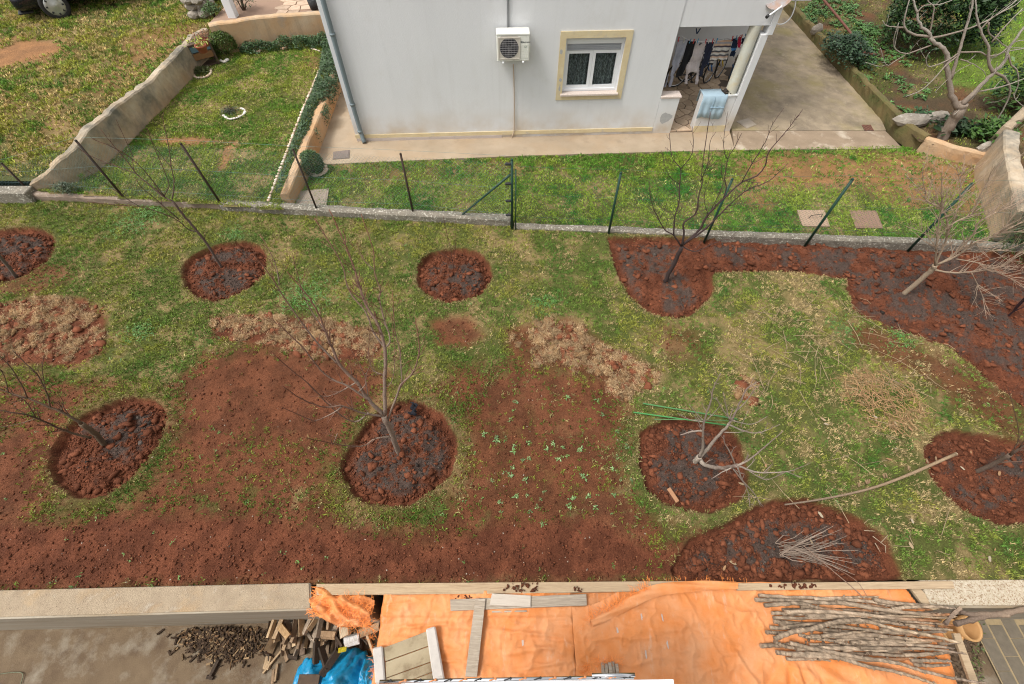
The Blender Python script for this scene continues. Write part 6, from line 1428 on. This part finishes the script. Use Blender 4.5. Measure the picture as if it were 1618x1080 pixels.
threads('fringe', 50, lambda: (W(R(588, 597), R(985, 1075), -.02), R(2.3, 4), R(.04, .1), R(-.5, .1)), tp)
for k in range(5):
    q = W(951+k*5.5, 1047, .02); b = MB(); b.box((-.018, -.14, -.03), (.018, R(-.02, .03), .035+.012*(k % 3)), Matrix.Translation(q) @ Matrix.Rotation(R(-.06, .06), 4, 'Z'), bev=.003)
    tag(b.build('timber_end', mPlank), 'weathered timber end poking through a hole in the tarp', 'timber', 'timber ends showing through the tarp')
threads('fringe', 60, lambda: (W(R(945, 982), R(1038, 1050), .06), R(0, 6.28), R(.03, .07), R(0, .4)), tp)
for (px, py) in ((976, 997), (1014, 975), (1021, 1033), (1047, 975), (826, 1013), (1055, 1018)):
    n_ = 9; q = W(px, py, .055); b = MB(); b.add([(q.x+.013*math.cos(6.28*i/n_)*R(.6, 1.2), q.y+.05*math.sin(6.28*i/n_)*R(.6, 1.2), float(tzB(np.array([q.x]), np.array([q.y]))[0] if q.x > .76 else tzA(np.array([q.x]), np.array([q.y]))[0])+.006) for i in range(n_)], [tuple(range(n_))], (.52, .42, .36)); b.build('worn_patch', mPaint, tp)
# timber frame under the right end
for i, (pts, z) in enumerate((([(1438, 928), (1453, 927), (1482, 962), (1466, 965)], .015), ([(1453, 927), (1465, 926), (1474, 958), (1483, 962)], -.01), ([(1506, 1000), (1517, 1000), (1553, 1095), (1540, 1095)], -.06))):
    o = px_prism('frame_board', pts, z-.04, z, mBoard); bevel(o, .004); tag(o, ('left short pale board beside the pebbly wall', 'right short orange tinted board beside the pebbly wall', 'pale frame board along the right end of the tarp')[i], 'board')
# orange cloth bundle
t = thing('orange_cloth', 'tangled bundle of frayed orange cloth on the end of the retaining wall', 'cloth', W(540, 955, -.05))
sheet(-2.56, -1.72, .40, .86, 60, 40, lambda x, y: -.10+.16*np.clip(1-((x+2.08)/.46)**2, 0, 1)**.5*np.clip(1-((y-(.70-.22*(x+2.5)))/.2)**2, 0, 1)**.5+.10*(fbm(x, y, 8, 4, 2)-.45)+.035*np.sin((x*.6+y)*38+5*fbm(x, y, 3, 2, 1))+.05*(1-np.abs(2*fbm(x, y*1.6, 5, 2, 6)-1))**4, 'cloth', t, keep=lambda x, y: ((x+2.08)/.50)**2+((y-(.70-.22*(x+2.5)))/.21)**2 < 1+.5*(fbm(x, y, 6, 3, 4)-.5), mat=mTarp)
threads('threads', 520, lambda: (lambda x: (Vector((x, .70-.22*(x+2.5)+R(-.17, .13), R(-.02, .10))), R(0, 6.28), R(.05, .14), R(-.2, .35)))(R(-2.1, -1.72)), t, r=.0016)
threads('threads', 160, lambda: (Vector((R(-2.55, -2.2), R(.5, .84), R(-.0, .05))), R(-.6, .4), R(.05, .16), R(-.1, .2)), t, r=.002)
# loose grey planks
def plank(pts, z0, z1, lb, mat=mPlank): o = px_prism('grey_plank', pts, z0, z1, mat); bevel(o, .004); tag(o, lb, 'plank')
Zp = lambda *p: [(560+x/2.996, 880+y/2.996) for x, y in p]
plank(Zp((453, 200), (1098, 174), (1101, 228), (455, 254)), .03, .065, 'long grey plank lying along the top of the left tarp sheet')
plank(Zp((572, 194), (621, 197), (580, 568), (524, 565)), .066, .10, 'grey weathered plank lying crosswise down the tarp')
plank(Zp((651, 171), (835, 181), (834, 236), (640, 226)), .066, .092, 'short pale plank on top of the long grey plank', M('pale_plank', (.52, .46, .39), (.42, .36, .3), 9, .9, .003, 50, stretch=(.6, 8, 8)))
plank(Zp((650, 253), (816, 251), (816, 259), (650, 262)), .03, .045, 'thin lath lying just below the long grey plank')
# hatch
ht = thing('plank_hatch', 'wooden hatch of wide planks between two pale battens leaning at the tarp edge', 'hatch', W(640, 1040, .05))
mHb = M('pale_batten', (.50, .46, .42), (.42, .385, .35), 8, .9, .002, 60, c3=(.3, .26, .22), s3=14, t3=.68)
mHp = M('mossy_plank', (.37, .305, .20), (.27, .215, .135), 5, .9, .003, 60, c3=(.17, .12, .07), s3=4, t3=.62)
for pts in (((85, 430), (132, 420), (146, 600), (98, 600)), ((337, 340), (382, 326), (430, 600), (375, 600))): bevel(px_prism('batten', Zp(*pts), .05, .12, mHb, ht), .014, 1)
for pts in (((134, 430), (344, 350), (352, 419), (146, 493)), ((147, 497), (352, 423), (362, 494), (150, 571)), ((150, 574), (362, 498), (367, 544), (152, 622)), ((152, 625), (367, 547), (376, 610), (160, 690))): bevel(px_prism('plank', Zp(*pts), .05, .085+R(-.004, .004), mHp, ht), .004)
# pile of cut poles
Zs = lambda *p: [(1180+x/4.258, 920+y/4.258) for x, y in p]
POLES = [((80, 88), (300, 100), (560, 105), (740, 100), (890, 97)), ((55, 117), (250, 120), (500, 135), (700, 145), (900, 165), (970, 180)), ((120, 155), (350, 140), (480, 170), (650, 190)), ((240, 185), (450, 185), (700, 185), (870, 190)), ((165, 205), (400, 213), (700, 215)), ((176, 237), (400, 240), (700, 235), (1000, 225), (1380, 240)), ((180, 262), (330, 275), (480, 285), (600, 290)), ((850, 115), (1000, 140), (1200, 155), (1400, 175)), ((970, 182), (1100, 165), (1300, 163), (1410, 177)), ((740, 205), (950, 208), (1200, 205), (1330, 210)), ((155, 300), (250, 310), (400, 300)), ((130, 333), (220, 340), (330, 335)), ((350, 350), (450, 375), (600, 395), (720, 430), (900, 470)), ((560, 295), (700, 305), (900, 330), (1100, 350), (1300, 370)), ((500, 360), (650, 345), (800, 330)), ((600, 390), (800, 375), (1000, 375), (1140, 370)), ((700, 405), (950, 405), (1250, 400)), ((760, 440), (1000, 445), (1250, 450), (1480, 480)), ((90, 425), (250, 420), (350, 405)), ((185, 395), (260, 430), (400, 450), (600, 470)), ((290, 405), (420, 440), (600, 475), (800, 510), (1000, 540), (1200, 600), (1400, 645), (1620, 680)), ((200, 470), (300, 480), (500, 480), (650, 515), (800, 560), (1000, 600), (1200, 660), (1300, 700)), ((265, 515), (400, 515), (560, 520)), ((1060, 490), (1250, 480), (1400, 465)), ((1000, 255), (1200, 270), (1400, 290)), ((1090, 290), (1250, 310), (1390, 320)), ((1100, 525), (1250, 525), (1380, 530)), ((1120, 550), (1250, 560), (1370, 550)), ((700, 252), (900, 262), (1080, 292)), ((840, 480), (1000, 490), (1170, 495)), ((1290, 410), (1420, 410)), ((800, 235), (1100, 230), (1420, 228)), ((400, 225), (650, 228), (850, 230)), ((420, 420), (650, 425), (900, 430)), ((900, 320), (1150, 335), (1350, 330)), ((260, 198), (600, 200), (1000, 240), (1300, 262)), ((220, 285), (500, 315), (800, 340), (1080, 330)), ((430, 365), (700, 365), (1000, 395), (1330, 385)), ((330, 445), (620, 440), (900, 455), (1180, 440)), ((420, 465), (760, 480), (1040, 470), (1280, 488)), ((240, 300), (520, 275), (900, 270), (1260, 300)), ((600, 130), (900, 180), (1200, 215), (1380, 215)), ((360, 160), (700, 215), (1050, 265), (1370, 305)), ((520, 345), (850, 355), (1150, 385), (1380, 395)), ((300, 490), (560, 500), (860, 520), (1130, 510)), ((450, 110), (800, 125), (1000, 160), (1250, 185)), ((640, 460), (900, 420), (1200, 425), (1400, 445))]
TOPP = ((185, 380), (300, 335), (440, 310), (560, 275), (680, 255), (800, 260), (950, 300), (1200, 350), (1440, 405))
def pole(pts, z, lb, grp=None, r=None, tip=None):
    P = smooth_open([W(x, y, z+R(-.006, .006)) for x, y in Zs(*pts)], 11); m = len(P); r = r or R(.017, .025); k = R(.75, 1.2); kk = R(.9, 1.1)
    P = [p+Vector((R(-.004, .004), R(-.004, .004), R(-.003, .003))) for p in P]
    b = MB(); c1 = (.40*k, .305*k, .22*k); tipc = tip or random.choice([(.40, .19, .09), (.45, .33, .22), (.33, .25, .19)])
    rad = [r*(1.05-.5*(i/(m-1))**1.5)*R(.93, 1.07) for i in range(m)]; rad[-1] = r*.12
    o0 = len(b.c); b.tube(P, rad, 8)
    for i in range(m):
        w = min(1, max(0, (i/(m-1)-.62)/.3))
        ring = R(.55, 1.2)
        for j in range(8): q = ring*R(.7, 1.3); b.c[i*8+j] = tuple((c1[a]*(1-w)+tipc[a]*w)*q for a in range(3))
    for _ in range(int(m/12)):
        q = random.choice(P[2:-2]); b.tube([q, q+Vector((R(.0, .04), R(-.03, .03), R(.01, .03)))], [r*.5, r*.3], 5, tuple(v*.8 for v in c1))
    b.build('cut_pole', mBark); o = bpy.context.scene.collection.objects[-1]
    for nm in [b]: pass
    return tag(o, lb, 'pole', grp)
for i, pts in enumerate(POLES):
    long_ = abs(pts[-1][0]-pts[0][0]) > 1250
    z = .06+.035*(i % 3)+(.03 if long_ else 0)
    lb = 'grey barked cut pole in the long pile on the orange tarp'; g = 'cut poles piled on the tarp'
    if i == 0: lb = 'rearmost cut pole of the pile, nearest the pale edge board'
    if i == 20: lb = 'long lower pole of the pile whose tip reaches past the tarp end'; z = .15
    if i == 21: lb = 'lowest pole of the pile slanting down to the picture bottom'; z = .13
    if i == 17: lb = 'cut pole with the pale splintered tip that sticks out farthest right'; z = .15
    pole(pts, z, lb, g)
pole(TOPP, .205, 'bent pale pole lying across the top of the pile', 'cut poles piled on the tarp', .026, (.5, .38, .26))
# bark flakes between the poles
P = np.array([W(*Zs((R(350, 1300), R(200, 520)))[0], .06+R(0, .08))[:] for _ in range(170)]); clods('bark_flakes', P[:, 0], P[:, 1], P[:, 2], RNG.uniform(.006, .02, 170), col(.17, .12, .085)*RNG.uniform(.5, 1.4, (170, 1)), mBark, flat=.3)
for pts, r, lb in ((((330, 440), (500, 400), (700, 350), (880, 325), (1066, 287), (1250, 250)), .035, 'crooked grey branch reaching right along the pebbly wall'), (((370, 305), (500, 340), (640, 335), (800, 345), (900, 350)), .03, 'dark branch lying behind the crooked one at the pebbly wall'), (((225, 440), (300, 345), (385, 270)), .028, 'short square stake slanting across the pole tips')):
    P = smooth_open([W(1460+x/6.75, 920+y/6.75, .05 if r != .028 else .13) for x, y in pts], 5); b = MB(); b.tube(P, [r*R(.75, 1.1) for _ in P], 8 if r != .028 else 4, (.16, .115, .09), (.34, .25, .18)); tag(b.build('branch', mBark), lb, 'branch')
# clay pipes, soil and paving at the lower level
px_s = [(1380, 962), (1542, 962), (1544, 1200), (1380, 1200)]
o = px_prism('soil_strip', px_s, -1.6, -1.47, M('dark_soil', (.12, .075, .045), (.07, .05, .033), 8, .95, .03, 30, c3=(.17, .12, .075), s3=12, t3=.6)); o['kind'] = 'structure'
P = np.array([W(R(1490, 1552), R(985, 1090), -1.46)[:] for _ in range(350)]); clods('soil_clods', P[:, 0], P[:, 1], P[:, 2], .008+.03*RNG.random(350)**3, mix(col(.12, .075, .045)[None], col(.2, .14, .09)[None], RNG.random(350)), mClod)
P = np.array([W(R(1535, 1553), R(975, 1085), -1.45)[:] for _ in range(120)]); V, Fc, c = leaves(P[:, 0], P[:, 1], P[:, 2], np.full(120, .05), .4, col(.09, .12, .03)*RNG.uniform(.5, 1.5, (120, 1))); np_mesh('moss', V, Fc, mLeaf, c, kind='stuff')
for (px, py, z, lb) in ((1536, 993, -.75, 'right clay pipe standing with its open mouth up by the pebbly wall'), (1506, 997, -.8, 'left clay pipe half hidden under the pole tips')):
    q = W(px, py, z); mm = Matrix.Translation(q) @ Matrix.Rotation(.22, 4, 'X') @ Matrix.Rotation(.12, 4, 'Y')
    b = MB(); b.lathe([(.10, -.7), (.135, -.7), (.135, -.12), (.15, -.10), (.155, 0), (.13, 0), (.125, -.02), (.105, -.1), (.105, -.7)], 28, mm); tag(b.build('clay_pipe', mClay), lb, 'clay pipe')
pv = np_mesh('paved_path', [(W(1556, 1000, -1.5).x-.16, -3, -1.458), (14, -3, -1.458), (14, .75, -1.458), (W(1556, 1000, -1.5).x-.16, .75, -1.458)], [(0, 1, 2, 3)], M('joint_sand', (.33, .25, .14), (.25, .19, .11), 20, .95), kind='structure')
x_ = W(1556, 1000, -1.5).x-.14; col_i = 0
while x_ < 8.6:
    y_ = .74-.22*(col_i % 2)
    while y_ > -.9:
        k = MB(); k.box((x_, y_-.385, -1.53), (x_+.195, y_, -1.45+R(-.002, .002)), bev=.006); k.build('paver', mPaver, pv); y_ -= .39
    x_ += .222; col_i += 1
# lower left yard: litter, firewood, bag
def pile_z(px): return 0
n = 1500; px_ = RNG.normal(356, 29, n); py_ = 1009+RNG.normal(0, 15, n); keep_ = (py_ > 993)&(py_ < 1068); px_, py_ = px_[keep_], py_[keep_]
b = MB()
for a_, b_ in zip(px_, py_):
    hgt = .12*math.exp(-((a_-350)/45)**2-((b_-1005)/20)**2); q = W(a_, b_, -1.49+hgt*R(.2, 1)); an = R(0, 3.14); l = R(.012, .055); w = R(.004, .014); k = R(.5, 1.5)
    b.box((-l, -w, 0), (l, w, R(.006, .02)), Matrix.Translation(q) @ Matrix.Rotation(an, 4, 'Z') @ Matrix.Rotation(R(-.5, .5), 4, 'Y'), random.choice([(.06*k, .038*k, .024*k)]*4+[(.13*k, .075*k, .038*k), (.25*k, .17*k, .095*k)]))
tag(b.build('bark_litter', mBark), 'dark heap of bark and wood chips beside the firewood stack', 'bark heap', kind='stuff')
def log(q, rz, tilt, l, w, h, c, label, grp, wedge=0., name='firewood_log'):
    b = MB(); m4 = Matrix.Translation(q) @ Matrix.Rotation(rz, 4, 'Z') @ Matrix.Rotation(tilt, 4, 'X')
    x = w/2; pts = [(-x, 0), (x, R(0, .2)*h), (x*R(.5, 1), h), (-x*R(.3, 1), h*R(.75, 1))] if wedge < .5 else [(-x, 0), (x, 0), (R(-.3, .3)*x, h)]
    n = len(pts); V = [m4 @ Vector((p[0]*R(.92, 1.08), -l/2+R(-.01, .01), p[1])) for p in pts]+[m4 @ Vector((p[0]*R(.9, 1.1), l/2+R(-.01, .01), p[1])) for p in pts]
    b.add(V, [tuple(range(n)), tuple(range(2*n-1, n-1, -1))]+[(i, n+i, n+(i+1) % n, (i+1) % n) for i in range(n)], c)
    b.c[:n] = [tuple(min(.6, k*1.35) for k in c)]*n
    return tag(b.build(name, mLog), label, 'firewood', grp)
WC = [(.30, .21, .13), (.24, .165, .105), (.36, .26, .16), (.17, .12, .08), (.27, .215, .165), (.13, .09, .065)]
k_ = 0
for layer in range(4):
    for i in range(18-layer):
        px = 420+(i+.5+.3*(layer % 2))*(168/(18-layer))+R(-3, 3); z = -1.46+layer*.13
        py = {0: 1020, 1: 1008, 2: 998, 3: 988}[layer]+R(-5, 5)-(px-420)*.03
        q = W(px, py, z); lb, g = 'split firewood log in the stack by the retaining wall', 'firewood logs stacked by the wall'
        log(q, R(-.35, .35)+(R(-.9, .9) if random.random() < .2 else 0), R(-.15, .15), R(.17, .29), R(.045, .095), R(.04, .085), (lambda kk: tuple(v*kk for v in random.choice(WC)))(R(.75, 1.25)), lb, g, random.random())
for (px, py, z, rz, l, w, c, lb) in ((545, 995, -.85, .3, .16, .15, (.42, .33, .23), 'square pale wood block on top of the firewood stack'), (556, 1011, -1.0, 1.8, .2, .14, (.62, .62, .62), 'white painted board piece in the firewood stack'), (584, 995, -.9, 1.9, .26, .10, (.34, .25, .16), 'flat plank piece at the right end of the firewood stack'), (584, 1012, -.95, .55, .55, .045, (.40, .30, .2), 'long lath leaning at the right end of the firewood stack'), (519, 1003, -.95, 1.5, .2, .10, (.30, .2, .12), 'brown block lying across the firewood stack'), (449, 997, -.98, .9, .22, .09, (.38, .25, .13), 'light brown split log at the left end of the stack')):
    log(W(px, py, z), rz, R(-.1, .1), l, w, .045, c, lb, 'firewood logs stacked by the wall')
for (px, py, rz, l, w, lb) in ((452, 1033, .6, .2, .07, 'wood block standing apart below the firewood stack'), (424, 1047, 0., .15, .10, 'small square wood block on the yard floor'), (436, 1040, -.6, .42, .03, 'thin stick leaning towards the loose blocks on the yard'), (437, 1062, 0.1, .2, .05, 'narrow wood strip near the picture bottom left of the bag'), (432, 1068, 0.2, .16, .05, 'pale wood strip beside the narrow one on the yard floor'), (464, 1038, 1.4, .14, .07, 'dark bark piece on the yard left of the bag'), (425, 1036, .2, .12, .05, 'dark knob of wood above the small square block'), (340, 1057, -.25, .2, .05, 'dark bark strip lying alone left of the blocks'), (333, 1070, 1.4, .1, .05, 'small dark bark scrap near the bottom edge')):
    log(W(px, py, -1.485), rz, 0, l, w, .04, random.choice(WC[:3]) if 'dark' not in lb else (.05, .035, .025), lb, 'wood scraps on the yard floor', name='wood_scrap')
# blue bag
def bag(name, label, c0, rad, rz, seed, n=5):
    bm = bmesh.new(); bmesh.ops.create_icosphere(bm, subdivisions=n, radius=1); V = np.array([v.co[:] for v in bm.verts]); Fs = np.array([[v.index for v in f.verts] for f in bm.faces]); bm.free()
    rg = np.random.default_rng(int(seed*10)); N = rg.normal(0, 1, (34, 3)); N /= np.linalg.norm(N, axis=1)[:, None]; D = rg.uniform(.68, 1.0, 34)
    dt = V @ N.T; k = np.min(np.where(dt > .08, D[None]/np.maximum(dt, .08), 9), 1); k = np.minimum(k, 1.25)
    u, v, w = V.T; k = k*(1-.16*(1-np.abs(fbm(u*1.1+seed+w, v*1.1+w*.7, 2.2, 3, 1)-.5)*2)**4+.06*(fbm(u+w, v-w+seed, 7, 3, 2)-.5))
    P = V*k[:, None]*np.array(rad); P[:, 2] = np.where(P[:, 2] < 0, P[:, 2]*.3, P[:, 2]); c, s = math.cos(rz), math.sin(rz)
    P = np.stack([P[:, 0]*c-P[:, 1]*s, P[:, 0]*s+P[:, 1]*c, P[:, 2]], 1)+np.array(c0)
    return tag(np_mesh(name, P, Fs, mBag, smooth=True), label, 'bag')
bag('blue_bag', 'big crumpled blue plastic bag beside the firewood stack', W(547, 1078, -1.42), (.43, .42, .56), .3, 2.)
bag('blue_bag', 'loose flap of blue plastic left of the big blue bag', W(492, 1078, -1.45), (.34, .30, .28), .7, 7.)
bag('blue_bag', 'small blue plastic lump squeezed between big bag and hatch', W(584, 1072, -1.25), (.15, .3, .42), .1, 11.)
q = W(541, 1026, -.98); b = MB(); b.box((-.055, -.035, -.003), (.055, .035, .003), Matrix.Translation(q) @ Matrix.Rotation(.2, 4, 'Z') @ Matrix.Rotation(-.55, 4, 'X')); tag(b.build('yellow_tag', M('yellow', (.62, .50, .02), (.15, .13, .02), 60, .6)), 'yellow printed tag on the blue bag', 'tag')
for (px, py, rz, l) in ((512, 1038, .5, .3), (522, 1046, -.6, .34), (500, 1030, .1, .25)): log(W(px, py, -1.05), rz, .2, l, .1, .07, (.05, .036, .026), 'dark rotten log between bag and firewood stack', 'dark rotten logs', .6)
q = W(489, 1075, -1.1); b = MB(); b.box((-.14, -.07, 0), (.14, .07, .04), Matrix.Translation(q), bev=.004); tag(b.build('brown_block', mDW), 'dark brown block lying on the blue plastic flap', 'block')
b = MB(); b.tube(smooth_open([W(-10, 1066, -1.48), W(20, 1062, -1.48), W(36, 1064, -1.48), W(33, 1080, -1.48)]), .006, 5, (.2, .22, .15)); tag(b.build('garden_wire', mBark), 'thin curved wire on the yard floor at the lower left', 'wire')
# near building with the metal ledge at the picture bottom
nb = thing('apartment_building', 'near building whose bright metal ledge crosses the bottom of the picture', 'building', (0, -4.2, -1.5))
MB().box((-9, -9, -1.6), (9, -4.2, 7.6)).build('wall', mStucco, nb)
l0, l1 = W(566, 1079, 3.0), W(1065, 1073, 3.0)
b = MB(); b.prism([(l0.x+.26, -4.2), (l1.x, -4.2), (l1.x, l1.y), (l0.x+.26, l0.y+.0)], 2.93, 2.985); b.build('ledge', mWhitePl, nb)
b = MB(); b.prism([(l0.x-.3, -4.2), (l0.x+.255, -4.2), (l0.x+.255, l0.y-.002), (l0.x-.3, l0.y-.014)], 2.94, 2.98); b.build('tile_edge', M('roof_tile', (.36, .15, .08), (.45, .25, .15), 10, .8), nb)
t0, t1 = W(600, 1077, 3.01), W(1001, 1069.5, 3.01); b = MB(); b.tube([t0, t1], .011, 10); b.build('rail', mSteel, nb)
mClipO = M('orange_rust', (.50, .2, .08), rough=.6)
for k in range(17):
    q = t0.lerp(t1, (k+.5)/17); b = MB(); b.tube([q+Vector((-.018, -.004, .012)), q+Vector((.02, .006, .012))], .004, 5); b.lathe([(0, .011), (.008, .011), (.008, .017), (0, .019)], 8, Matrix.Translation(q+Vector((.022, .006, 0)))); b.build('clip', mClipO if k % 2 else mDark, nb)
t0, t1 = W(935, 1067, 3.02), W(1003, 1066, 3.02); b = MB(); b.tube([t0, t1], .012, 10); b.build('rail', mSteel, nb)
